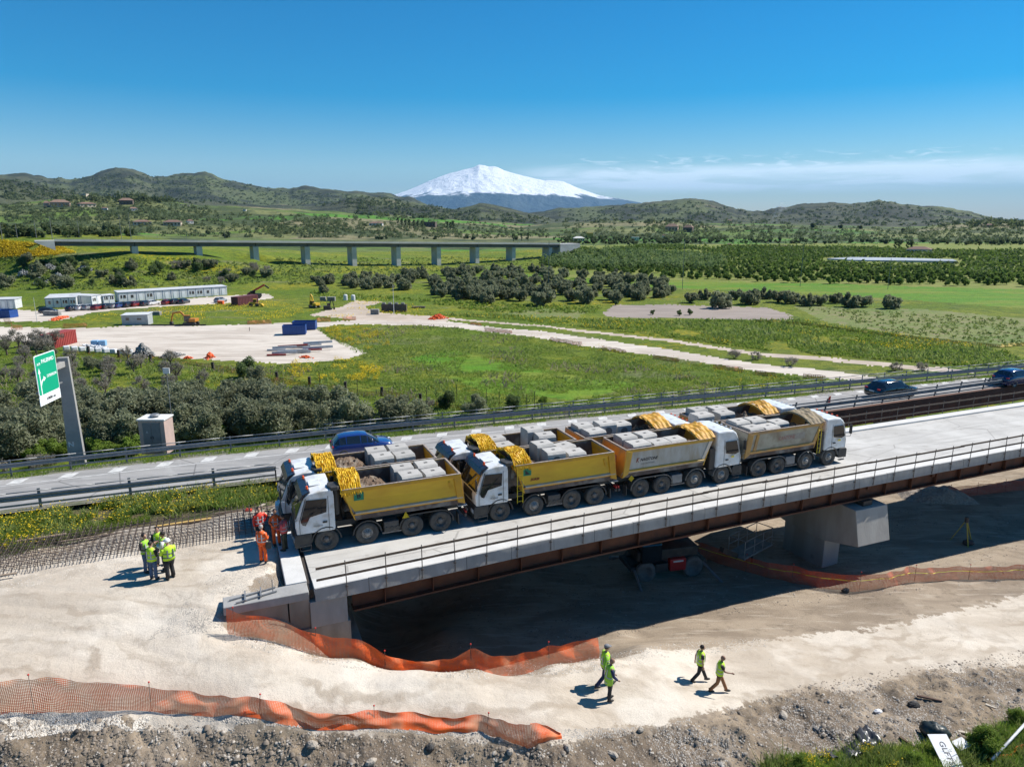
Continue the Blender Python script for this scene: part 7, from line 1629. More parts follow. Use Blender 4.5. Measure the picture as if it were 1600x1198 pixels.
# piles, sacks, blocks, beams
def rubble(name, label, px, py, lx, ly, h, mat, n, seed, cat, smin=.12, smax=.35):
    rg = random.Random(seed); m = MB()
    for _ in range(n):
        u, v = rg.gauss(0, .38), rg.gauss(0, .38); s = rg.uniform(smin, smax); zz = max(0, 1 - (u * u + v * v) ** .5) * h * rg.random() ** .4
        c = Vector((u * lx, v * ly, zz)); q_ = Matrix.Rotation(rg.random() * 6, 3, Vector((rg.random() - .5, rg.random() - .5, rg.random() - .5)).normalized())
        m.hexa([c + q_ @ Vector(p) * s for p in [(-1, -.7, -.5), (1, -.6, -.5), (.9, .7, -.5), (-.9, .6, -.5), (-.8, -.6, .5), (.8, -.7, .4), (.9, .6, .5), (-.7, .7, .6)]])
    o = m.build(name, mat, None, loc=W(px, py), rz=seed); o['kind'] = 'stuff'; o['label'] = label; o['category'] = cat; return o
gry = M('rubble_grey', (.32, .31, .29), (.20, .19, .18), 2, .9); orn = M('crumpled_orange', (.80, .14, .03), (.6, .10, .03), 2, .7); whs = M('sack_white', (.66, .67, .68), (.55, .56, .57), 2, .7); lblu = M('sack_blue', (.20, .38, .58), rough=.6)
rubble('rubble_heap', 'dark grey rubble heap at the near edge of the pale yard', 224, 556, 1.9, 1.5, 2.3, gry, 240, 3, 'rubble')
rubble('rubble_heap', 'low scatter of grey scrap right of the dark rubble heap', 270, 557, 2.4, 1.0, .7, gry, 110, 4, 'rubble')
rubble('net_heap', 'crumpled orange netting heap on the near edge of the pale yard', 328, 559, 1.3, .8, 1.0, orn, 110, 5, 'net heap', .08, .22); rubble('net_heap', 'small crumple of orange netting left of the larger heap', 294, 560, .9, .5, .4, orn, 50, 6, 'net heap', .08, .2)
rubble('net_heap', 'orange and white netting heap where the two pale tracks meet', 684, 498, 2.6, 1.2, 1.2, orn, 150, 7, 'net heap', .1, .3); rubble('net_heap', 'flat orange netting crumpled in front of the pallets', 92, 498, 4.2, 1.5, .35, orn, 170, 8, 'net heap', .12, .32)
rubble('net_heap', 'orange netting crumpled below the stacked steel beams', 478, 559, 1.7, .5, .4, orn, 70, 9, 'net heap', .08, .2); rubble('rubble_heap', 'dark spoil heap left of the red container', 50, 541, 2.4, .9, .9, M('spoil_dark', (.05, .048, .045), (.1, .09, .08), 2, .9), 90, 10, 'spoil heap')
rubble('stone_heap', 'whitish stony debris between the sacks and the yard', 150, 543, 6.0, .8, .35, whs, 160, 12, 'debris', .08, .25)
rg = random.Random(5); lab_s = ['at the left end of the row beside the red container', 'second from the left in the row', 'third from the left in the row', 'fourth from the left in the row', 'in the middle of the row', 'just right of the middle of the row', 'third from the right end of the row', 'second from the right end of the row', 'at the right end of the row by the rubble heap']
for i in range(9):
    px = 104 + i * 12.3; p = W(px, 547 + i * .8); m = MB(); m.box(-.5, -.45, 0, .5, .45, .8); o = m.build('bulk_sack', whs, None, bevel=.16, loc=p, rz=rg.random()); tag(o, 'white bulk sack ' + lab_s[i], 'sack', 'white bulk sacks along the yard edge')
for i, (px, lb) in enumerate([(149, 'pale blue wrapped bale standing behind the white sacks, left one'), (161, 'pale blue wrapped bale standing behind the white sacks, right one')]):
    tag(MB().box(-.6, -.5, 0, .6, .5, 1.0).build('blue_bale', lblu, None, bevel=.1, loc=W(px, 540), rz=.2), lb, 'bale')
whp = M('beam_grey', (.48, .50, .52), (.34, .36, .38), 2, .5)
for i in range(12):
    px = 432 + (i % 6) * 13; py = 556 - (i // 6) * 8 - (i % 6) * 1.5; l = 3.2 + (i % 3); p = W(px, py); o = MB().box(-l / 2, -.12, 0, l / 2, .12, .28 + .12 * (i % 2)).build('steel_beam', whp if i % 4 else red_c, None, loc=p + Vector((0, 0, .05 + .22 * (i % 3))), rz=.15 + .12 * (i % 3)); tag(o, 'pale steel beam in the stack on the near right of the pale yard' if i % 4 else 'dark red steel beam in the stack on the near right of the pale yard', 'beam', 'pale steel beams stacked in the yard' if i % 4 else 'dark red steel beams in the yard stack')
bd_ = M('block_dark', (.13, .10, .09), (.09, .07, .065), 1, .9); bw = thing('block_enclosure', 'dark walled block enclosure at the foot of the tall pale mast', 'enclosure', W(596, 487), R(-3))
for i in range(7):
    for k in range(2): MB().box(i * .92, 0, k * .95, i * .92 + .88, .7, k * .95 + .92).build('block', bd_, bw)
for i in range(4): MB().box(i * 1.6 + .2, .1, 1.9, i * 1.6 + 1.0, .7, 2.3).build('loose_block', gry, bw)
for j, (px, py, w_, h_, mt, lb, ct) in enumerate([(586, 491, 2.0, 1.3, gry, 'small grey box left of the dark block enclosure', 'box'), (540, 469, 1.2, 1.4, whs, 'left white tank standing in the grass beyond the black machine', 'tank'), (552, 469, 1.2, 1.3, whs, 'right white tank standing in the grass beyond the black machine', 'tank'),
        (505, 470, 1.6, 1.2, gry, 'left stack of grey pallets behind the black machine', 'pallet stack'), (518, 470, 2.2, 1.2, gry, 'right stack of grey pallets behind the black machine', 'pallet stack'), (243, 492, 2.6, .9, gry, 'pale low pallet stack in the grass behind the site hut', 'pallet stack'),
        (76, 493, 1.9, 1.2, gry, 'grey pallet stack nearest the thin mast', 'pallet stack'), (87, 493, 2.2, 1.1, gry, 'grey pallet stack right of the thin mast', 'pallet stack'), (654, 481, 3.4, .5, bd_, 'low dark stack in the grass right of the block enclosure', 'stack'), (345, 475, 1.5, .9, orn, 'orange bin at the right end of the office row', 'bin')]):
    m = MB()
    if ct == 'tank': m.tube((0, 0, 0), (0, 0, h_), w_ / 2, 14); m.blob((0, 0, h_), (w_ / 2, w_ / 2, .3), 12, 6)
    else:
        n_ = max(1, int(h_ / .3))
        for k in range(n_): m.box(-w_ / 2, -.6, k * h_ / n_, w_ / 2, .6, (k + .8) * h_ / n_)
    tag(m.build(ct.replace(' ', '_'), mt, None, loc=W(px, py)), lb, ct)
p = W(222, 509); q2 = W(322, 508.5); tag(MB().tube((0, 0, .15), q2 - p + Vector((0, 0, .15)), .16, 8).build('black_pipe', black_pl, None, loc=p), 'long black pipe lying along the far edge of the pale yard', 'pipe')
p = W(390, 517); tag(MB().tube((0, 0, 0), (0, 0, .8), .06, 6).build('stake', dark_steel, None, loc=p), 'lone dark stake standing in the pale yard', 'stake')
# orange nets along the yard and tracks
onet = M('faded_orange_net', (.80, .26, .12), (.66, .17, .07), 1.2, .7)
pieces = [((18, 515), (35, 515), .9), ((99, 512), (136, 511), .8), ((387, 507), (424, 506), .8), ((495, 503), (516, 502), .8), ((536, 501), (556, 500), .8), ((8, 507), (18, 507), 1.2), ((757, 517), (800, 521), .6), ((860, 532), (908, 540), .6), ((940, 546), (978, 552), .6), ((1020, 560), (1060, 566), .6), ((1115, 575), (1160, 581), .6), ((1180, 585), (1212, 589), .6), ((735, 507), (752, 509), .5), ((1255, 590), (1290, 594), .6), ((600, 466), (612, 466), .8), ((1440, 372), (1441, 372), .1)]
for i, (a, b, h) in enumerate(pieces[:-2]):
    net('orange_barrier', 'faded orange net barrier beside the pale yard and track in the meadow', [(a[0], a[1], h), ((a[0] + b[0]) / 2, (a[1] + b[1]) / 2, h), (b[0], b[1], h)], .22, .09, onet, i, posts=False, wob=.3, group='faded orange net barriers by the tracks', category='net barrier')
net('field_net', 'low sagging orange net running along the post fence through the meadow', [(105, 553, .5), (180, 560, .5), (260, 562, .5), (330, 575, .6), (430, 597, .6), (540, 612, .6), (660, 634, .7), (780, 650, .6)], .20, .05, M('ochre_net', (.55, .22, .03), rough=.7), 30, posts=False, wob=.3)
net('field_net', 'thin yellow-orange net line along the ploughed field at right', [(1180, 503, .5), (1260, 508, .5), (1340, 520, .5), (1480, 535, .5), (1560, 543, .5), (1640, 536, .5)], .35, .13, M('yellow_net', (.60, .40, .05), rough=.7), 31, posts=False, wob=.3)
# post fence
ff = thing('post_fence', 'row of dark timber fence posts with wire across the meadow behind the shrubs', 'fence'); wd = M('dark_wood_post', (.035, .028, .024), (.06, .05, .04), 3, .9); pv = None
fp = [(139, 552), (186, 558), (236, 565), (333, 578), (433, 594), (484, 602), (540, 610), (597, 619), (657, 630)]
for px, py in fp: p = W(px, py); MB().box(p.x - .17, p.y - .17, p.z - .2, p.x + .17, p.y + .17, p.z + 1.25).build('post', wd, ff)
m = MB()
for (a, b), (c, d) in zip(fp[:-1], fp[1:]):
    for h in (.4, .8, 1.15): m.tube(W(a, b) + Vector((0, 0, h)), W(c, d) + Vector((0, 0, h)), .012, 3, cap=False)
for px, py in [(667, 633), (714, 628), (760, 636), (780, 640), (823, 646), (835, 640), (682, 640), (559, 620), (500, 606)]: p = W(px, py); MB().tube(p, p + Vector((0, 0, 2.3)), .04, 5).build('thin_post', dark_steel, ff)
w_ = m.build('wire', dark_steel, ff); w_['kind'] = 'stuff'

# ------------------------------------------------------------------ houses in the distance
hw1 = M('plaster_pink', (.50, .34, .26), (.42, .28, .22), .1, .9); hw2 = M('plaster_cream', (.55, .47, .36), (.46, .39, .3), .1, .9); hw3 = M('plaster_white', (.62, .60, .57), (.52, .5, .47), .1, .9); rf1 = M('roof_tiles', (.24, .15, .11), (.18, .12, .09), .2, .9); rf2 = M('roof_brown', (.20, .12, .09), (.15, .09, .07), .2, .9); hd = M('ruin_stone', (.14, .105, .085), (.10, .075, .065), .15, .9)
def house(label, px, py, wpx, hpx, wall, roof, nw=3, flat=False, cat='house', storeys=1, group=None):
    p = W(px, py); d = math.hypot(p.x, p.y); w = wpx * .82 / F * d; h = hpx * .85 / F * d; dp = w * .6; rz = -math.atan2(p.x, p.y) + random.uniform(-.4, .4)
    r = thing('house', label, cat, p, rz, group); MB().box(-w / 2, 0, -2.5, w / 2, dp, h * .68).build('wall', wall, r)
    if flat: MB().box(-w / 2 - .3, -.3, h * .68, w / 2 + .3, dp + .3, h * .78).build('roof', roof, r)
    else: e = w * .04; z = h * .68; MB().add([(-w / 2 - e, -e, z), (w / 2 + e, -e, z), (w / 2 + e, dp + e, z), (-w / 2 - e, dp + e, z), (-w / 2 + dp * .45, dp / 2, h * 1.05), (w / 2 - dp * .45, dp / 2, h * 1.05)], [(0, 1, 5, 4), (1, 2, 5), (2, 3, 4, 5), (3, 0, 4), (3, 2, 1, 0)]).build('roof', roof, r)
    for k in range(nw):
        x = -w / 2 + (k + .5) * w / nw; MB().box(x - w * .05, -.12, h * .2, x + w * .05, -.01, h * .5).build('window', glass_d, r)
    return r
for a in [('pink villa with tiled roof, larger of the pair on the left hill', 94, 324, 27, 11, hw1, rf1, 5), ('small pinkish house left of the larger villa on the left hill', 73, 323, 8, 8, hw1, rf1, 2), ('low brown-roofed house right of the pink villa on the left hill', 138, 323.5, 24, 7, hw2, rf2, 4), ('dark red building among trees on the left hill', 197, 320, 20, 10, hd, rf1, 4), ('white house with red roof below the dark red building', 209, 330, 12, 6, hw3, rf1, 3),
          ('long brown-roofed farmhouse on the slope above the viaduct, left one', 223, 352, 27, 8, hw2, rf2, 5), ('brown-roofed farmhouse on the slope above the viaduct, right one', 269, 353, 27, 9, hw2, rf2, 5), ('small pale house right of the two farmhouses', 298, 350, 10, 7, hw3, rf2, 2), ('white shed on the left hillside among olive trees', 163, 328, 9, 4, hw3, rf2, 2), ('pale long shed left of the dark cypress clump', 587, 353, 24, 7, hw3, rf2, 4),
          ('ruined dark stone building beside the dark pine clump', 671, 355, 22, 12, hd, hd, 4), ('flat-roofed pale building behind the middle of the viaduct', 905, 377, 20, 8, hw2, hw3, 5), ('white flat building at the right end of the industrial row', 993, 376, 13, 8, hw3, hw3, 3), ('reddish house on the wooded knoll, left one', 1049, 362, 22, 13, hw1, rf1, 4), ('reddish tall house on the wooded knoll, right one', 1074, 363, 17, 12, hd, rf1, 3), ('white cabin below the wooded knoll', 1038, 372, 8, 6, hw3, rf2, 1),
          ('white farmhouse with brown roof beside the three cypresses at right', 1434, 397, 34, 11, hw3, rf2, 6), ('small pink building on the low rise at the far right', 1544, 355, 14, 5, hw1, rf1, 3), ('small reddish house at the foot of the right hills', 1140, 348, 9, 5, hw1, rf1, 2), ('pale little house on the far left ridge', 125, 306, 18, 4, hw2, hw2, 2), ('tiny white house on the green slope at left', 382, 330, 5, 4, hw3, hw3, 1), ('pale low building left of the viaduct ramp among poles', 290, 322, 14, 3, hw2, hw2, 3),
          ('long low pinkish shed in the middle of the terraced slope', 1225, 386, 24, 3, hw1, rf2, 4), ('second pale shed right of the terrace shed', 1246, 386, 8, 3, hw3, hw3, 1), ('orange roofed building by the terraced slope', 1139, 384, 8, 4, hw1, rf1, 1)]:
    house(*a, flat=(a[6] is a[5]))
p = W(921, 372); tag(MB().box(-4, -4, -1, 4, 4, 6).build('yellow_silo', M('silo_yellow', (.5, .33, .05)), None, loc=p), 'small yellow industrial box above the pale flat buildings', 'industrial building')
P_ = [W(*q_) for q_ in [(1292, 406), (1330, 404.5), (1400, 405.5), (1488, 408.5), (1495, 411), (1400, 409.5), (1330, 408)]]; c_ = sum(P_, Vector()) / len(P_)
m = MB(); m.prism_z([(p.x - c_.x, p.y - c_.y) for p in P_][::-1], 0.2, 1.2); tag(m.build('crop_cover', M('plastic_cover', (.42, .44, .46), (.30, .32, .33), .05, .5), None, loc=(c_.x, c_.y, min(p.z for p in P_))), 'pale strip of plastic crop cover in the orchard at right', 'crop cover')
# bonfire smoke
p = W(1204, 352); sm = MB(); sk = []
m = MB(); loft(m, [(0, 0, 0), (6, 0, 14), (14, 0, 30), (26, 2, 48), (44, 4, 62)], [1.5, 5, 9, 13, 16], 12); q_ = bpy.data.materials.new('smoke'); q_.use_nodes = True; q_.node_tree.nodes.clear(); nn_ = q_.node_tree.nodes
ho = nn_.new('ShaderNodeOutputMaterial'); hv = nn_.new('ShaderNodeVolumePrincipled'); hv.inputs['Color'].default_value = (.85, .92, 1, 1); nz_ = nn_.new('ShaderNodeTexNoise'); nz_.inputs['Scale'].default_value = .09; nz_.inputs['Detail'].default_value = 3; tcs = nn_.new('ShaderNodeTexCoord'); q_.node_tree.links.new(tcs.outputs['Object'], nz_.inputs['Vector'])
mrs = nn_.new('ShaderNodeMapRange'); q_.node_tree.links.new(nz_.outputs[0], mrs.inputs[0]); mrs.inputs[1].default_value = .42; mrs.inputs[2].default_value = .75; mrs.inputs[4].default_value = .06; q_.node_tree.links.new(mrs.outputs[0], hv.inputs['Density']); q_.node_tree.links.new(hv.outputs[0], ho.inputs['Volume'])
dd_ = math.hypot(p.x, p.y); o = m.build('smoke_plume', q_, None, smooth=True, loc=p); o.scale = (dd_ / F * 26 / 60,) * 2 + (dd_ / F * 28 / 62,); tag(o, 'thin bluish smoke plume drifting right from a bonfire below the hills', 'smoke')
# ------------------------------------------------------------------ vegetation
def folmat(name, c1, c2, c3, sc=1.2, rand=.18, trans=.45):
    m = bpy.data.materials.new(name); m.use_nodes = True; nt = m.node_tree; N = nt.nodes; L = nt.links; b = N['Principled BSDF']; b.inputs['Roughness'].default_value = .75; b.inputs['Specular IOR Level'].default_value = .25
    tcn = N.new('ShaderNodeTexCoord'); nz = N.new('ShaderNodeTexNoise'); nz.inputs['Scale'].default_value = sc; nz.inputs['Detail'].default_value = 3; L.new(tcn.outputs['Object'], nz.inputs['Vector'])
    nz2 = N.new('ShaderNodeTexNoise'); nz2.inputs['Scale'].default_value = sc * 9; nz2.inputs['Detail'].default_value = 2; L.new(tcn.outputs['Object'], nz2.inputs['Vector'])
    def mr(v, a, b_): n = N.new('ShaderNodeMapRange'); L.new(v, n.inputs[0]); n.inputs[1].default_value = a; n.inputs[2].default_value = b_; return n.outputs[0]
    mx = N.new('ShaderNodeMix'); mx.data_type = 'RGBA'; L.new(mr(nz.outputs[0], .38, .62), mx.inputs[0]); mx.inputs[6].default_value = c1 + (1,); mx.inputs[7].default_value = c2 + (1,)
    mx2 = N.new('ShaderNodeMix'); mx2.data_type = 'RGBA'; L.new(mr(nz2.outputs[0], .5, .72), mx2.inputs[0]); L.new(mx.outputs[2], mx2.inputs[6]); mx2.inputs[7].default_value = c3 + (1,)
    oi = N.new('ShaderNodeObjectInfo'); hsn = N.new('ShaderNodeHueSaturation'); r_ = N.new('ShaderNodeMapRange'); L.new(oi.outputs['Random'], r_.inputs[0]); r_.inputs[3].default_value = 1 - rand; r_.inputs[4].default_value = 1 + rand; L.new(r_.outputs[0], hsn.inputs['Value']); L.new(mx2.outputs[2], hsn.inputs['Color']); L.new(hsn.outputs[0], b.inputs['Base Color'])
    t = N.new('ShaderNodeBsdfTranslucent'); L.new(hsn.outputs[0], t.inputs['Color']); ms = N.new('ShaderNodeMixShader'); ms.inputs[0].default_value = trans; L.new(b.outputs[0], ms.inputs[1]); L.new(t.outputs[0], ms.inputs[2]); L.new(ms.outputs[0], N['Material Output'].inputs[0]); return m
f_olive = folmat('olive_leaves', (.230, .250, .142), (.149, .169, .092), (.378, .378, .270)); f_dark = folmat('dark_leaves', (.093, .145, .051), (.128, .178, .061), (.187, .238, .093)); f_green = folmat('bright_leaves', (.196, .287, .040), (.127, .207, .032), (.310, .368, .081))
f_grey = folmat('bare_twigs', (.275, .250, .213), (.200, .181, .144), (.350, .325, .263)); f_orch = folmat('orchard_leaves', (.128, .203, .038), (.088, .142, .030), (.216, .284, .061), sc=.5); f_far = folmat('far_tree_leaves', (.088, .121, .047), (.121, .149, .065), (.149, .176, .074), sc=.2)
f_grass = folmat('grass_blades', (.165, .275, .033), (.220, .297, .050), (.308, .330, .077), sc=.5); f_flower = folmat('yellow_flowers', (.72, .52, .012), (.62, .46, .02), (.5, .4, .05), sc=2, trans=.3); f_weed = folmat('weed_leaves', (.138, .218, .040), (.207, .265, .069), (.310, .299, .115), sc=.6); f_dry = folmat('dry_stalks', (.24, .21, .13), (.18, .16, .09), (.30, .27, .19), sc=.6)
bark = M('bark', (.10, .08, .06), (.065, .05, .04), 5, .9)
def cards(pts, nrm, size, rg, aspect=1.5, jit=.7):
    n = len(pts); nr = nrm + rg.normal(0, jit, (n, 3)); nr /= np.linalg.norm(nr, axis=1, keepdims=True) + 1e-9
    a = np.cross(nr, rg.normal(0, 1, (n, 3))); a /= np.linalg.norm(a, axis=1, keepdims=True) + 1e-9; b = np.cross(nr, a); s = (size * rg.uniform(.6, 1.35, n))[:, None]
    V_ = np.stack([pts - a * s * aspect, pts - b * s * .6, pts + a * s * aspect, pts + b * s * .6], 1).reshape(-1, 3); return V_
def crown_pts(n, rx, rz, zc, rg, nb=14, fill=.55, droop=0.0):
    bc = rg.normal(0, 1, (nb, 3)); bc /= np.linalg.norm(bc, axis=1, keepdims=True); bc *= rg.uniform(.35, .78, (nb, 1)) * np.array([rx, rx, rz]); br_ = rg.uniform(.26, .46, nb) * min(rx, rz) * 1.15
    k = rg.integers(0, nb, n); d = rg.normal(0, 1, (n, 3)); d /= np.linalg.norm(d, axis=1, keepdims=True); rr = rg.uniform(fill, 1.05, n)[:, None]
    p = bc[k] + d * br_[k][:, None] * rr; p[:, 2] += zc; return p, d
def tree_proto(n, leaf, rx, rz, trunk_h, mat, seed, nb=14, trunk_r=.14, limbs=4, fill=.5, squash=1.0):
    """returns (crown mesh, trunk mesh)"""
    rg = np.random.default_rng(seed); zc = trunk_h + rz * .72; p, d = crown_pts(n, rx, rz, zc, rg, nb, fill); p = p[p[:, 2] > .15]; d = d[:len(p)]
    V_ = cards(p, d, leaf, rg); F_ = np.arange(len(V_)).reshape(-1, 4); o = finish('crown', V_, F_, mat); cm = o.data; bpy.data.objects.remove(o)
    m = MB(); top = Vector((rg.normal(0, .1), rg.normal(0, .1), trunk_h)); m.tube((0, 0, -.4), top, trunk_r * 1.3, 7, r2=trunk_r * .8)
    for i in range(limbs): a = 6.28 * i / limbs + rg.random(); m.tube(top - Vector((0, 0, .1)), (math.cos(a) * rx * .6, math.sin(a) * rx * .6, zc + rz * rg.uniform(-.1, .5)), trunk_r * .55, 5, r2=trunk_r * .15)
    o = m.build('trunk', bark); tm = o.data; bpy.data.objects.remove(o); return cm, tm
def plant_tree(nm, proto, loc, sc, rz, label, cat, group=None, parts=('crown', 'trunk'), sz=None):
    r = thing(nm, label, cat, loc, rz, group); r.scale = (sc, sc, sz or sc)
    for n_, me in zip(parts, proto): o = bpy.data.objects.new(n_, me); COL.objects.link(o); o.parent = r
    return r
def scatter(poly, n, seed, sep=0.0):
    rg = np.random.default_rng(seed); xs_ = [p[0] for p in poly]; ys_ = [p[1] for p in poly]; X = rg.uniform(min(xs_), max(xs_), n * 8); Y = rg.uniform(min(ys_), max(ys_), n * 8); k = inpoly(X, Y, poly); X, Y = X[k], Y[k]
    x, y, z = WA(X, Y); out = []
    for a, b, c, u, v in zip(x, y, z, X, Y):
        if sep and any((a - q[0]) ** 2 + (b - q[1]) ** 2 < sep * sep for q in out): continue
        out.append((a, b, c, u, v))
        if len(out) >= n: break
    return out
OL = [tree_proto(4600, .085, 1.6, 1.45, .45, f_olive, 11 + i, nb=18) for i in range(3)]
OLF = [tree_proto(1500, .17, 1.75, 1.15, .15, f_olive, 21 + i, nb=13) for i in range(3)]
DK = [tree_proto(3600, .085, 1.4, 1.2, .4, f_dark, 31 + i, nb=14) for i in range(2)]; GRN = [tree_proto(3400, .085, 1.3, 1.0, .25, f_green, 41 + i, nb=14) for i in range(2)]
BRL = [tree_proto(1300, .055, 1.25, .85, .05, f_grey, 55 + i, nb=18, limbs=10, trunk_r=.05, fill=.1) for i in range(2)]
BR = [tree_proto(1300, .055, 1.2, 1.0, .7, f_grey, 51 + i, nb=16, limbs=9, trunk_r=.10, fill=.1) for i in range(3)]
CY = [tree_proto(900, .22, .8, 4.2, .4, f_dark, 61, nb=16)]; OR = [tree_proto(240, .30, 1.25, 1.05, .35, f_orch, 71 + i, nb=7, limbs=2) for i in range(3)]; FT = [tree_proto(150, .52, 2.0, 1.4, .1, f_far, 81 + i, nb=6, limbs=2) for i in range(3)]
rg = random.Random(3)
# roadside belt of olive shrubs
pts = scatter([(-60, 655), (0, 645), (200, 640), (330, 636), (450, 642), (560, 655), (640, 664), (668, 676), (560, 684), (430, 694), (330, 700), (150, 712), (60, 720), (-60, 735)], 78, 5, 1.55)
GO = 'olive shrubs packed along the embankment behind the guard rail'
for i, (x, y, z, u, v) in enumerate(pts):
    if 210 < u < 285 and v > 668: continue
    if 95 < u < 135 and v > 700: continue
    plant_tree('olive_tree', OL[i % 3], (x, y, z - .1), rg.uniform(1.15, 1.65), rg.random() * 6, 'grey-green olive in the dense belt behind the guard rail', 'olive tree', GO)
pts = scatter([(-40, 722), (0, 716), (100, 704), (210, 690), (215, 712), (120, 724), (0, 745), (-40, 750)], 20, 6, 1.1)
for i, (x, y, z, u, v) in enumerate(pts):
    g_ = i % 3
    if 98 < u < 138: continue
    plant_tree('shrub', (GRN[0], BRL[1], GRN[1])[g_], (x, y, z - .1), rg.uniform(.75, 1.15), rg.random() * 6, 'bright green leafy shrub at the left foot of the olive belt' if g_ != 1 else 'bare greyish shrub at the left foot of the olive belt', 'shrub', 'bright green shrubs by the sign column' if g_ != 1 else 'bare grey shrubs by the sign column')
for i, (px, py, s_, pr, lb) in enumerate([(157, 708, .95, GRN[0], 'round bright green shrub between the sign column and the cabinet'), (200, 706, .8, DK[0], 'dark green shrub just left of the cabinet'), (340, 690, 1.0, GRN[1], 'light green shrub under the olives right of the cabinet'), (370, 680, 1.25, OL[0], 'pale flowering shrub under the olives above the guard rail'),
        (386, 590, 1.25, DK[1], 'tall dark bush with bare stems at the near edge of the pale yard'), (697, 640, .95, DK[0], 'small dark bush standing before the meadow behind the parapet'), (740, 652, .95, OL[1], 'greyish bush standing before the meadow behind the parapet'), (800, 642, .9, DK[1], 'dark green bush at the near corner of the meadow'), (672, 640, .7, BR[0], 'bare bush at the right end of the olive belt'), (848, 630, .5, GRN[0], 'low green bush at the near edge of the meadow')]):
    plant_tree('bush', pr, W(px, py), s_, i, lb, 'bush')
pts = scatter([(0, 548), (80, 552), (250, 566), (420, 600), (440, 640), (200, 640), (0, 640)], 34, 8, 3.2)
for i, (x, y, z, u, v) in enumerate(pts): plant_tree('small_fruit_tree', BR[i % 3] if i % 4 else OL[1], (x, y, z), rg.uniform(.85, 1.35) * (1 if i % 4 else .7), rg.random() * 6, 'small bare fruit tree in the bright grass behind the olive belt' if i % 4 else 'small leafy olive in the bright grass behind the olive belt', 'small tree', 'small bare fruit trees in the bright grass' if i % 4 else 'small leafy olives in the bright grass')
pts = scatter([(-20, 535), (30, 538), (90, 545), (60, 556), (0, 560), (-20, 560)], 9, 9, 2.5)
for i, (x, y, z, u, v) in enumerate(pts): plant_tree('small_fruit_tree', BR[i % 3], (x, y, z), 1.5, i, 'bare bushy tree left of the red container', 'small tree', 'bare bushy trees left of the red container')
# olive grove in the valley
pts = scatter([(488, 446), (560, 436), (700, 424), (820, 424), (930, 432), (1040, 444), (1058, 466), (960, 476), (880, 472), (840, 468), (760, 474), (700, 468), (640, 458), (520, 452)], 150, 10, 4.2)
for i, (x, y, z, u, v) in enumerate(pts): plant_tree('olive_tree', OLF[i % 3], (x, y, z), rg.uniform(1.35, 1.85), rg.random() * 6, 'grey-green olive tree in the valley grove', 'olive tree', 'olive trees in the valley grove')
for i, (px, py, s_) in enumerate([(1078, 473, 1.5), (1125, 481, 2.0), (1100, 468, 1.4), (1150, 468, 1.5), (1172, 476, 1.9), (1195, 467, 1.5), (1215, 472, 1.7), (1236, 474, 1.6), (1262, 478, 1.5), (1282, 477, 1.5), (1305, 474, 1.3), (1325, 480, 1.7), (1347, 479, 1.6), (1393, 482, 1.6), (722, 468, 2.5), (848, 478, 2.1), (912, 474, 1.9), (505, 458, 1.4), (492, 440, 1.2)]):
    lb = ('olive tree number %s from the left in the loose row right of the grove' % ['one', 'two', 'three', 'four', 'five', 'six', 'seven', 'eight', 'nine', 'ten', 'eleven', 'twelve', 'thirteen'][i]) if 1070 < px < 1380 else {1393: 'round olive tree standing alone at the right end of the row', 722: 'large dark round olive at the front of the grove', 848: 'broad olive at the grove edge near the grey mound', 912: 'olive tree at the front right of the grove', 505: 'lone olive at the left corner of the grove', 492: 'small dark olive beyond the left corner of the grove'}[px]
    plant_tree('olive_tree', OLF[i % 3], W(px, py), s_, i, lb, 'olive tree', 'olive trees in the loose row right of the grove' if 1070 < px < 1380 else None)
for i, (px, py, s_, lb) in enumerate([(1020, 492, .5, 'tiny shrub on the near rim of the dry pond, left one'), (1062, 493, .55, 'tiny dark shrub on the near rim of the dry pond, middle one'), (1078, 492, .6, 'tiny dark shrub on the near rim of the dry pond, right one'), (962, 477, .55, 'dark shrub at the left corner of the dry pond'), (1148, 560, 1.1, 'greyish shrub between the two pale tracks, left one'), (1180, 562, 1.0, 'greyish shrub between the two pale tracks, second one'), (1235, 572, 1.1, 'greyish shrub between the two pale tracks, third one'), (1400, 580, 1.0, 'twiggy shrub behind the parapet at right, left one'), (1440, 580, 1.0, 'twiggy shrub behind the parapet at right, right one')]):
    plant_tree('shrub', (DK[0] if py < 500 else BRL[i % 2]), W(px, py), s_, i, lb, 'shrub')
# shrubs on the bank below the viaduct
pts = scatter([(20, 405), (130, 410), (240, 415), (330, 412), (440, 425), (430, 436), (300, 448), (120, 452), (10, 450)], 46, 12, 3.0)
for i, (x, y, z, u, v) in enumerate(pts):
    k = 1 if u > 270 and i % 3 else 0
    plant_tree('bank_shrub', BRL[i % 2] if k else OLF[i % 3] if i % 2 else DK[0], (x, y, z), rg.uniform(1.3, 2.2) * (.8 if not k and i % 2 == 0 else 1), i, 'greyish twiggy shrub on the bank below the viaduct' if k else 'dark green shrub on the grassy bank left of the viaduct', 'shrub', 'greyish shrubs on the viaduct bank' if k else 'dark green shrubs on the left bank')
for i, (px, py, lb) in enumerate([(38, 432, 'whitish cactus thicket on the left bank, lowest left one'), (78, 422, 'whitish cactus thicket on the left bank, upper one'), (92, 437, 'whitish cactus thicket on the left bank, middle one'), (64, 444, 'whitish cactus thicket on the left bank, near one'), (132, 424, 'whitish cactus thicket on the left bank, right one')]):
    rubble('cactus_thicket', lb, px, py, 3.2, 2.0, 2.6, M('cactus_pale', (.30, .29, .30), (.16, .18, .15), 1, .8), 110, 50 + i, 'cactus thicket', .15, .42)
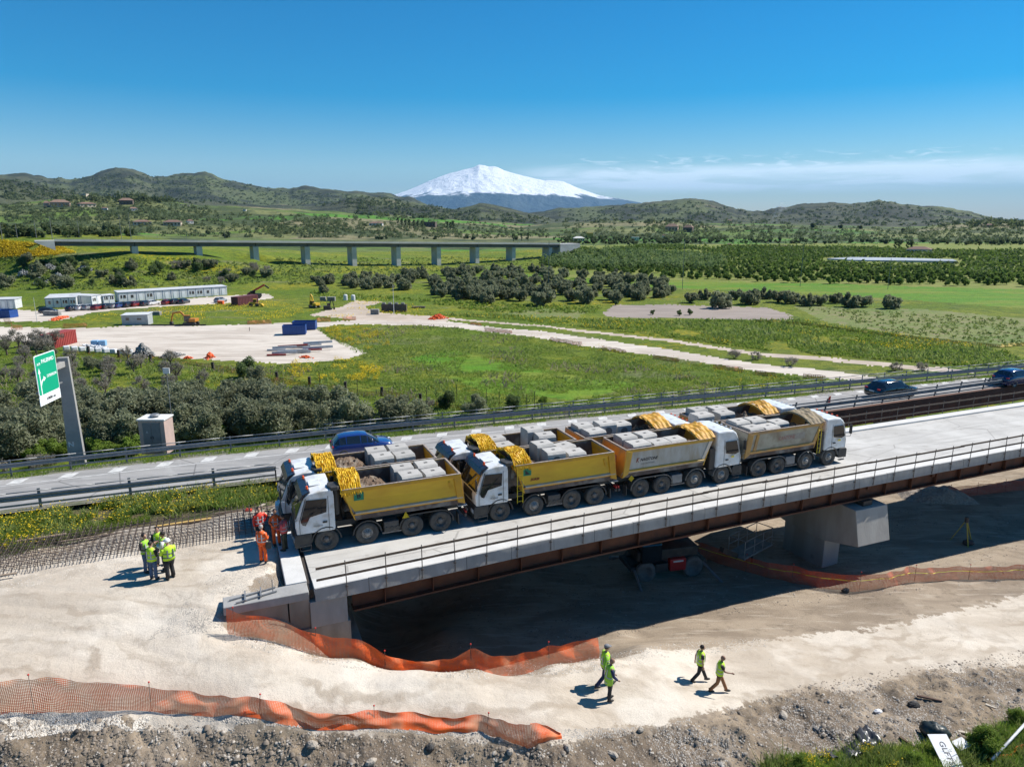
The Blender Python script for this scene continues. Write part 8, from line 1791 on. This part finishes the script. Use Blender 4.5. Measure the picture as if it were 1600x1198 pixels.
# orchard rows
pp = WP([(862, 388), (1000, 384), (1300, 386), (1620, 392), (1720, 396), (1720, 452), (1600, 449), (1300, 444), (1060, 436), (900, 424), (840, 414)]); xs_ = [p[0] for p in pp]; ys_ = [p[1] for p in pp]; a = R(12); cand = []
xr = np.arange(min(xs_) - 50, max(xs_) + 50, 4.0)
rg2 = np.random.default_rng(5)
U_, V2 = np.meshgrid(np.arange(-100, 900, 3.9), np.arange(200, 900, 7.6), indexing='ij'); U_ = U_ + rg2.uniform(-.5, .5, U_.shape); V2 = V2 + rg2.uniform(-.5, .5, V2.shape)
X_ = U_ * math.cos(a) + (V2 - 200) * -math.sin(a); Y_ = U_ * math.sin(a) + (V2 - 200) * math.cos(a) + 200; ok = inpoly(X_, Y_, pp) & ~inpoly(X_, Y_, WP([(1284, 403), (1502, 404), (1502, 415), (1284, 412)])) & (np.hypot(X_, Y_) < 640) & (fbm(X_ / 40, Y_ / 40, 3) > -.17) & (rg2.random(X_.shape) < .9); X_, Y_ = X_[ok], Y_[ok]; Z_ = hq(X_, Y_); dd = np.hypot(X_, Y_); od = np.argsort(dd); X_, Y_, Z_ = X_[od], Y_[od], Z_[od]
print('orchard', len(X_))
for i in range(min(300, len(X_))):
    o = bpy.data.objects.new('citrus_tree', OR[i % 3][0]); COL.objects.link(o); o.location = (X_[i], Y_[i], Z_[i]); s_ = rg.uniform(1.0, 1.4); o.scale = (s_, s_, s_); o.rotation_euler = (0, 0, rg.random() * 6); tag(o, 'dark green citrus tree in the orchard rows at right', 'citrus tree', 'citrus trees in the orchard rows')
def merged(name, X, Y, Z, n, leaf, rx, rz, mat, seed, label=None, cat=None, smin=.8, smax=1.3, flat=1.0):
    rg = np.random.default_rng(seed); N_ = len(X); s = rg.uniform(smin, smax, N_); k = np.repeat(np.arange(N_), n); d = rg.normal(0, 1, (len(k), 3)); d /= np.linalg.norm(d, axis=1, keepdims=True); d[:, 2] = np.abs(d[:, 2]) * 1.0
    rr = rg.uniform(.6, 1.05, len(k))[:, None]; p = np.stack([X[k], Y[k], Z[k]], 1) + d * rr * s[k][:, None] * np.array([rx, rx, rz * 2 * flat]); V_ = cards(p, d, leaf, rg)
    o = finish(name, V_, np.arange(len(V_)).reshape(-1, 4), mat); tag(o, label, cat, None, 'stuff'); return o
if len(X_) > 300: merged('orchard', X_[300:], Y_[300:], Z_[300:], 16, .75, 1.45, 1.1, f_orch, 5, 'dark green rows of citrus trees receding into the distance at right', 'orchard')
# dark bank of dense trees right of the viaduct
q_ = scatter([(845, 414), (880, 396), (960, 393), (1060, 398), (1130, 408), (1120, 424), (1000, 420), (900, 422)], 260, 14, 2.0); A_ = np.array(q_); merged('dark_thicket', A_[:, 0], A_[:, 1], A_[:, 2], 60, .5, 2.6, 1.9, f_dark, 14, 'dark thicket on the bank right of the viaduct', 'thicket')
# hillside trees: the nearest as individuals, the rest as one mass
def hill(polys, seed):
    out = []
    for k, (poly, n) in enumerate(polys): out += scatter(poly, n, seed + k)
    return np.array(out)
H1 = hill([([(0, 330), (220, 326), (420, 334), (620, 340), (860, 356), (860, 372), (500, 372), (200, 370), (0, 372)], 900), ([(0, 318), (60, 316), (220, 314), (330, 324), (330, 345), (0, 345)], 420), ([(400, 345), (520, 340), (560, 365), (420, 368)], 200), ([(560, 350), (720, 350), (850, 362), (850, 375), (560, 375)], 170),
           ([(860, 372), (1130, 366), (1130, 380), (880, 384)], 260), ([(1010, 350), (1100, 348), (1130, 366), (1010, 368)], 170), ([(1130, 352), (1400, 357), (1600, 352), (1600, 384), (1130, 380)], 520), ([(870, 350), (1010, 345), (1010, 366), (870, 370)], 90)], 100)
od = np.argsort(np.hypot(H1[:, 0], H1[:, 1])); H1 = H1[od]
for i in range(300):
    x, y, z = H1[i, :3]; o = bpy.data.objects.new('hillside_tree', FT[i % 3][0]); COL.objects.link(o); s_ = rg.uniform(.8, 1.7); o.location = (x, y, z); o.scale = (s_, s_, s_ * rg.uniform(.8, 1.2)); o.rotation_euler = (0, 0, rg.random() * 6); tag(o, 'dark tree on the rising ground beyond the viaduct and orchard', 'tree', 'trees on the rising ground beyond the viaduct')
R1 = H1[300:]; merged('hillside_woodland', R1[:, 0], R1[:, 1], R1[:, 2], 30, .85, 2.6, 1.7, f_far, 15, 'scattered dark trees covering the far slopes', 'woodland', .6, 1.6)
H2 = hill([([(0, 285), (180, 272), (320, 276), (450, 298), (640, 312), (640, 326), (300, 318), (0, 312)], 1100), ([(560, 314), (720, 326), (860, 340), (860, 352), (560, 338)], 260), ([(870, 330), (1085, 315), (1180, 333), (1375, 315), (1600, 347), (1600, 356), (1100, 350), (870, 348)], 700)], 200); H2 = H2[np.hypot(H2[:, 0], H2[:, 1]) > 1200]
merged('far_scrub', H2[:, 0], H2[:, 1], H2[:, 2], 12, 2.8, 7, 3.2, f_far, 16, 'dark scrub dotted over the far hills', 'scrub', .5, 1.5)
for nm_, poly_, n_, k_, sz_, sd_ in [('bank_scrub', [(0, 402), (120, 400), (300, 405), (470, 418), (480, 436), (360, 446), (180, 452), (0, 454)], 1500, 7, .55, 61), ('valley_scrub', [(430, 404), (850, 402), (860, 424), (700, 424), (560, 436), (450, 446)], 900, 7, .6, 62),
        ('grove_undergrowth', [(480, 455), (700, 470), (940, 480), (930, 490), (760, 488), (640, 470), (500, 466)], 700, 6, .45, 63), ('field_scrub', [(1250, 480), (1600, 500), (1600, 540), (1400, 522)], 500, 6, .35, 64), ('bench_scrub', [(880, 372), (1100, 358), (1600, 352), (1600, 384), (1000, 382)], 900, 7, 1.1, 65)]:
    q_ = np.array(scatter(poly_, n_, sd_)); merged(nm_, q_[:, 0], q_[:, 1], q_[:, 2], k_, sz_ * .55, sz_, sz_ * .55, f_weed if sd_ in (62, 64) else f_dark if sd_ == 65 else f_grass if sd_ == 63 else f_weed, sd_, None, None, .4, 1.8)
# dark conifer clumps and cypresses
for lst_, nm, lb, ct, gr in [([(622, 352), (628, 354), (634, 355), (640, 355), (647, 356), (653, 357), (660, 357), (699, 358), (704, 359), (708, 357)], 'pine_tree', 'dark conifer in the clump around the ruined building', 'conifer', 'dark conifers around the ruined building'), ([(802, 377), (815, 376), (825, 376)], 'cypress_tree', 'narrow dark cypress behind the right end of the viaduct', 'cypress', 'cypresses behind the viaduct'), ([(1398, 391), (1404, 390), (1417, 391), (1424, 391)], 'cypress_tree', 'dark cypress beside the white farmhouse at right', 'cypress', 'cypresses beside the white farmhouse')]:
    for px, py in lst_: p = W(px, py); d_ = math.hypot(p.x, p.y); s_ = d_ / F * 15 / 7.5; plant_tree(nm, CY[0], p, s_ * 1.3, px, lb, ct, gr, sz=s_)
for px, py, s_, lb in [(1272, 356, 10, 'tall tree on the skyline of the terraced slope, left one'), (1312, 357, 8, 'broad tree group on the skyline of the terraced slope'), (1343, 358, 8, 'dark tree right of the broad skyline trees'), (1411, 362, 7, 'round dark tree at the foot of the right hills'), (12, 372, 8, 'dark round tree by the yellow embankment'), (168, 362, 18, 'large dark tree on the slope above the viaduct'), (352, 372, 14, 'round dark tree in the pale field above the viaduct'), (325, 366, 9, 'smaller round tree in the pale field above the viaduct'), (1340, 396, 9, 'dark tree pair in the middle of the orchard')]:
    p = W(px, py); plant_tree('round_tree', FT[0], p, math.hypot(p.x, p.y) / F * s_ / 3.6, px, lb, 'tree')

# ------------------------------------------------------------------ grass, weeds and flowers as real blades
def blades(name, X, Y, h, w, mat, seed, lean=.35, per=1, label=None, cat=None):
    rg = np.random.default_rng(seed); X = np.repeat(X, per) + rg.normal(0, .06, len(X) * per); Y = np.repeat(Y, per) + rg.normal(0, .06, len(Y) * per); Z = hq(X, Y); n = len(X); hh = h * rg.uniform(.4, 1.25, n); a = rg.uniform(0, 6.283, n); ww = w * rg.uniform(.6, 1.3, n)
    dx, dy = np.cos(a) * ww, np.sin(a) * ww; lx, ly = rg.normal(0, lean, n) * hh, rg.normal(0, lean, n) * hh; b = np.stack([X, Y, Z - .02], 1)
    V_ = np.stack([b + np.stack([-dx, -dy, 0 * dx], 1), b + np.stack([dx, dy, 0 * dx], 1), b + np.stack([lx + dx * .3, ly + dy * .3, hh], 1), b + np.stack([lx - dx * .3, ly - dy * .3, hh], 1)], 1).reshape(-1, 3)
    o = finish(name, V_, np.arange(len(V_)).reshape(-1, 4), mat); tag(o, label, cat, None, 'stuff'); return o
def pscat(poly, n, seed, thr=None, sc=3.0):
    rg = np.random.default_rng(seed); xs_ = [p[0] for p in poly]; ys_ = [p[1] for p in poly]; X = rg.uniform(min(xs_), max(xs_), n * 3); Y = rg.uniform(min(ys_), max(ys_), n * 3); k = inpoly(X, Y, poly); x, y, z = WA(X[k], Y[k])
    if thr is not None: q_ = fbm(x / sc + seed, y / sc, 3) > thr; x, y = x[q_], y[q_]
    return x[:n], y[:n]
def notroad(x, y, pad=0.0): k = ~((y > yN(x) - pad) & (y < yF(x) + .4 + pad)); return x[k], y[k]
med = [(-60, 870), (-60, 838), (0, 812), (200, 778), (428, 748), (446, 778), (395, 790), (330, 800), (200, 822), (80, 850), (0, 872)]
x, y = pscat(med, 22000, 1, -.01, 1.2); x, y = notroad(x, y); blades('median_grass', x, y, .22, .022, f_grass, 1, per=2)
x, y = pscat(med, 9000, 2, .02, 1.8); x, y = notroad(x, y); blades('median_weeds', x, y, .42, .035, f_weed, 2, per=2, lean=.5)
x, y = pscat(med, 2600, 3, .05, 2.2); x, y = notroad(x, y)
def flowers(name, x, y, z0, z1, s, seed):
    rg = np.random.default_rng(seed); p = np.stack([x, y, hq(x, y) + rg.uniform(z0, z1, len(x))], 1); V_ = cards(p, np.tile([0, 0, 1.], (len(p), 1)), s, rg, 1.0, .6); return tag(finish(name, V_, np.arange(len(V_)).reshape(-1, 4), f_flower), kind='stuff')
flowers('median_flowers', x, y, .2, .6, .045, 4)
for nm, off, sd_ in (('far_verge_grass', .35, 5), ('far_verge_grass_inner', -.30, 6)):
    rgx = np.random.default_rng(sd_); x = rgx.uniform(-50, 70, 16000); k = fbm(x / 2.2 + sd_, x * 0, 3) > (-.02 if off < 0 else -.3); x = x[k]; y = yF(x) + off + rgx.normal(0, .16 if off < 0 else .35, len(x)); 
    hqz = None; n_ = len(x); hh = rgx.uniform(.08, .30, n_); a_ = rgx.uniform(0, 6.28, n_); V_ = np.stack([np.stack([x - .02, y, 0 * x + .0], 1), np.stack([x + .02, y, 0 * x], 1), np.stack([x + rgx.normal(0, .1, n_), y + rgx.normal(0, .1, n_), hh], 1)], 1).reshape(-1, 3)
    tag(finish('verge_grass', V_, np.arange(len(V_)).reshape(-1, 3), f_grass), kind='stuff')
br_p = [(1190, 1198), (1230, 1185), (1290, 1182), (1380, 1172), (1440, 1166), (1500, 1158), (1540, 1148), (1600, 1120), (1680, 1110), (1680, 1230), (1190, 1230)]
x, y = pscat(br_p, 16000, 7, -.08, .8); blades('corner_grass', x, y, .28, .014, f_grass, 7, per=2, lean=.5); x, y = pscat(br_p, 5000, 8, .0, .7); blades('corner_weeds', x, y, .45, .022, f_weed, 8, per=2, lean=.5)
x, y = pscat([(1225, 1198), (1300, 1176), (1400, 1172), (1440, 1180), (1400, 1210), (1225, 1210)], 700, 9, .05, .6); flowers('corner_flowers', x, y, .2, .5, .028, 10)
BS = tree_proto(9000, .030, .85, .62, .05, f_green, 91, nb=20, trunk_r=.02, limbs=8, fill=.2)
for i, (px, py, s_, lb) in enumerate([(1540, 1178, .95, 'feathery green bush beside the white boards at bottom right'), (1592, 1132, .6, 'small green bush at the right edge above the white pole'), (1425, 1196, .5, 'low green weed clump below the rubbish bag'), (1250, 1200, .5, 'low green weed clump with yellow flowers at the bottom edge')]): plant_tree('bush', BS, W(px, py), s_, i, lb, 'bush', parts=('foliage', 'stem'))
# meadow texture: clumps of weeds and flowers, denser nearby
mea = [(-80, 548), (0, 548), (240, 566), (400, 575), (570, 560), (490, 512), (640, 508), (700, 511), (780, 520), (900, 540), (1050, 562), (1180, 582), (1330, 600), (1230, 612), (1000, 636), (880, 652), (700, 676), (560, 660), (420, 640), (0, 640), (-80, 650)]
x, y = pscat(mea, 42000, 11, -.05, 3); x, y = notroad(x, y, .3); k = (y > yF(x) + 1.2); blades('meadow_grass', x[k], y[k], .24, .06, f_grass, 11, lean=1.1, per=2)
x, y = pscat(mea, 12000, 12, .05, 5); k = (y > yF(x) + 1); blades('meadow_weeds', x[k], y[k], .42, .10, f_weed, 12, lean=.6, per=2)
x, y = pscat(mea, 9000, 13, .07, 9); k = (y > yF(x) + 1); blades('meadow_dry_weeds', x[k], y[k], .6, .10, f_dry, 13, lean=.6)
yl = [[(500, 512), (560, 510), (600, 520), (610, 540), (570, 548), (520, 530)], [(460, 565), (520, 560), (600, 575), (590, 595), (520, 600), (440, 585)], [(820, 515), (900, 535), (1100, 565), (1250, 600), (1240, 615), (1100, 600), (950, 560), (820, 530)]]
for i, P_ in enumerate(yl): x, y = pscat(P_, 9000, 20 + i, -.02, 2.5); kk = fbm(x / .9, y / .9, 4, .7) > (.0, .03, .05)[i]; x, y = x[kk], y[kk]; flowers('meadow_flowers', x, y, .1, .6, .085, 20 + i)
mea2 = [(640, 490), (800, 492), (940, 500), (1250, 500), (1600, 552), (1600, 572), (1500, 572), (1200, 548), (1000, 522), (800, 500), (700, 494)]
x, y = pscat(mea2, 26000, 31, -.1, 6); k = (y > yF(x) + 1); blades('meadow_grass_far', x[k], y[k], .4, .14, f_grass, 31, lean=.8); x, y = pscat(mea2, 9000, 32, .04, 9); k = (y > yF(x) + 1); blades('meadow_weeds_far', x[k], y[k], .6, .2, f_weed, 32, lean=.6); x, y = pscat(mea2, 5000, 33, .06, 12); flowers('meadow_flowers_far', x, y, .2, .6, .16, 33)
x, y = pscat([(340, 476), (560, 460), (640, 470), (660, 486), (560, 496), (420, 500), (250, 500), (130, 492), (240, 482)], 6000, 34, .05, 8); flowers('compound_flowers', x, y, .1, .5, .13, 34)
x, y = pscat([(0, 376), (90, 384), (120, 396), (60, 402), (0, 404)], 6000, 35, -.1, 8); flowers('embankment_flowers', x, y, .2, .8, .28, 35)

# ------------------------------------------------------------------ loose stones
def stones(name, x, y, smin, smax, mat, seed, sink=.3):
    rg = np.random.default_rng(seed); n = len(x); z = hq(x, y); s = smin + (smax - smin) * rg.random(n) ** 3; base = np.array([(-1, -.8, 0), (.9, -1, 0), (1, .8, 0), (-.8, 1, 0), (-.5, -.5, 1), (.6, -.45, .9), (.5, .5, 1.05), (-.45, .55, .85)])
    a = rg.uniform(0, 6.28, n); c, si = np.cos(a)[:, None], np.sin(a)[:, None]; b = base[None] * (1 + rg.uniform(-.3, .3, (n, 8, 3))) * s[:, None, None] * np.array([1, rg.uniform(.6, 1), .7]); X = b[..., 0] * c - b[..., 1] * si + x[:, None]; Y = b[..., 0] * si + b[..., 1] * c + y[:, None]; Z = b[..., 2] + z[:, None] - sink * s[:, None]
    V_ = np.stack([X, Y, Z], -1).reshape(-1, 3); fq = np.array([(4, 5, 6, 7), (0, 1, 5, 4), (1, 2, 6, 5), (2, 3, 7, 6), (3, 0, 4, 7)]); F_ = (fq[None] + (np.arange(n) * 8)[:, None, None]).reshape(-1, 4); return tag(finish(name, V_, F_, mat), kind='stuff')
gr1 = M('gravel_stones', (.46, .42, .37), (.30, .275, .245), 1.5, .9, lo=.42, hi=.58); gr2 = M('soil_stones', (.26, .215, .17), (.14, .115, .09), 2.2, .9, c3=(.42, .38, .33), s3=4, thr3=(.56, .62)); gr3 = M('white_stones', (.60, .55, .48), (.36, .33, .29), 2.6, .9, lo=.42, hi=.58)
soil_p = [(-60, 1118), (0, 1122), (150, 1122), (400, 1140), (700, 1150), (880, 1156), (1100, 1125), (1250, 1070), (1400, 1045), (1600, 1015), (1680, 1010), (1680, 1215), (-60, 1215)]
x, y = pscat(soil_p, 18000, 41); stones('soil_stones', x, y, .010, .055, gr2, 41); x, y = pscat(soil_p, 1500, 71, .0, 1.5); stones('soil_clods', x, y, .03, .13, gr2, 71)
x, y = pscat([(980, 1150), (1180, 1090), (1400, 1050), (1600, 1020), (1640, 1130), (1450, 1160), (1200, 1190), (1000, 1198)], 15000, 42, -.06, 1.5); stones('grey_gravel', x, y, .008, .042, gr1, 42)
x, y = pscat([(-40, 1112), (0, 1112), (160, 1112), (260, 1120), (250, 1142), (120, 1140), (60, 1150), (-40, 1160)], 8000, 43, -.12, .8); stones('white_gravel_edge', x, y, .010, .045, gr3, 43)
x, y = pscat([(250, 1120), (450, 1135), (700, 1148), (880, 1156), (980, 1150), (1000, 1135), (900, 1138), (700, 1140), (450, 1128), (300, 1112)], 7000, 44, -.1, .8); stones('road_edge_gravel', x, y, .008, .04, gr1, 44)
x, y = pscat([(350, 985), (450, 1008), (560, 1026), (740, 1044), (930, 1026), (1040, 1005), (1200, 995), (1200, 1012), (1040, 1030), (940, 1048), (740, 1062), (560, 1046), (450, 1026), (345, 1002)], 9000, 45, -.12, .7); stones('pit_edge_gravel', x, y, .010, .042, gr3, 45)
x, y = pscat([(230, 1000), (300, 930), (330, 900), (450, 870), (470, 915), (350, 950), (350, 985), (300, 990)], 9000, 46, -.1, 1.0); stones('ramp_gravel', x, y, .008, .032, gr1, 46)
x, y = pscat([(0, 905), (180, 870), (300, 850), (420, 828), (430, 850), (300, 868), (180, 890), (0, 925)], 6000, 47); stones('mat_edge_gravel', x, y, .008, .03, gr3, 47)
x, y = pscat([(-20, 895), (0, 868), (200, 826), (400, 800), (430, 822), (300, 850), (180, 868), (0, 905)], 9000, 48); stones('mat_gravel', x, y, .010, .04, gr1, 48)
x, y = pscat([(1040, 1005), (1400, 965), (1600, 920), (1600, 1010), (1400, 1040), (1100, 1110)], 2500, 49, .12, 1.5); stones('haul_road_stones', x, y, .006, .028, gr1, 49)
x, y = pscat([(560, 1020), (930, 1000), (1200, 950), (1600, 905), (1600, 760), (1100, 850), (700, 940)], 5000, 50, -.02, 3); stones('underbridge_stones', x, y, .015, .07, gr2, 50)
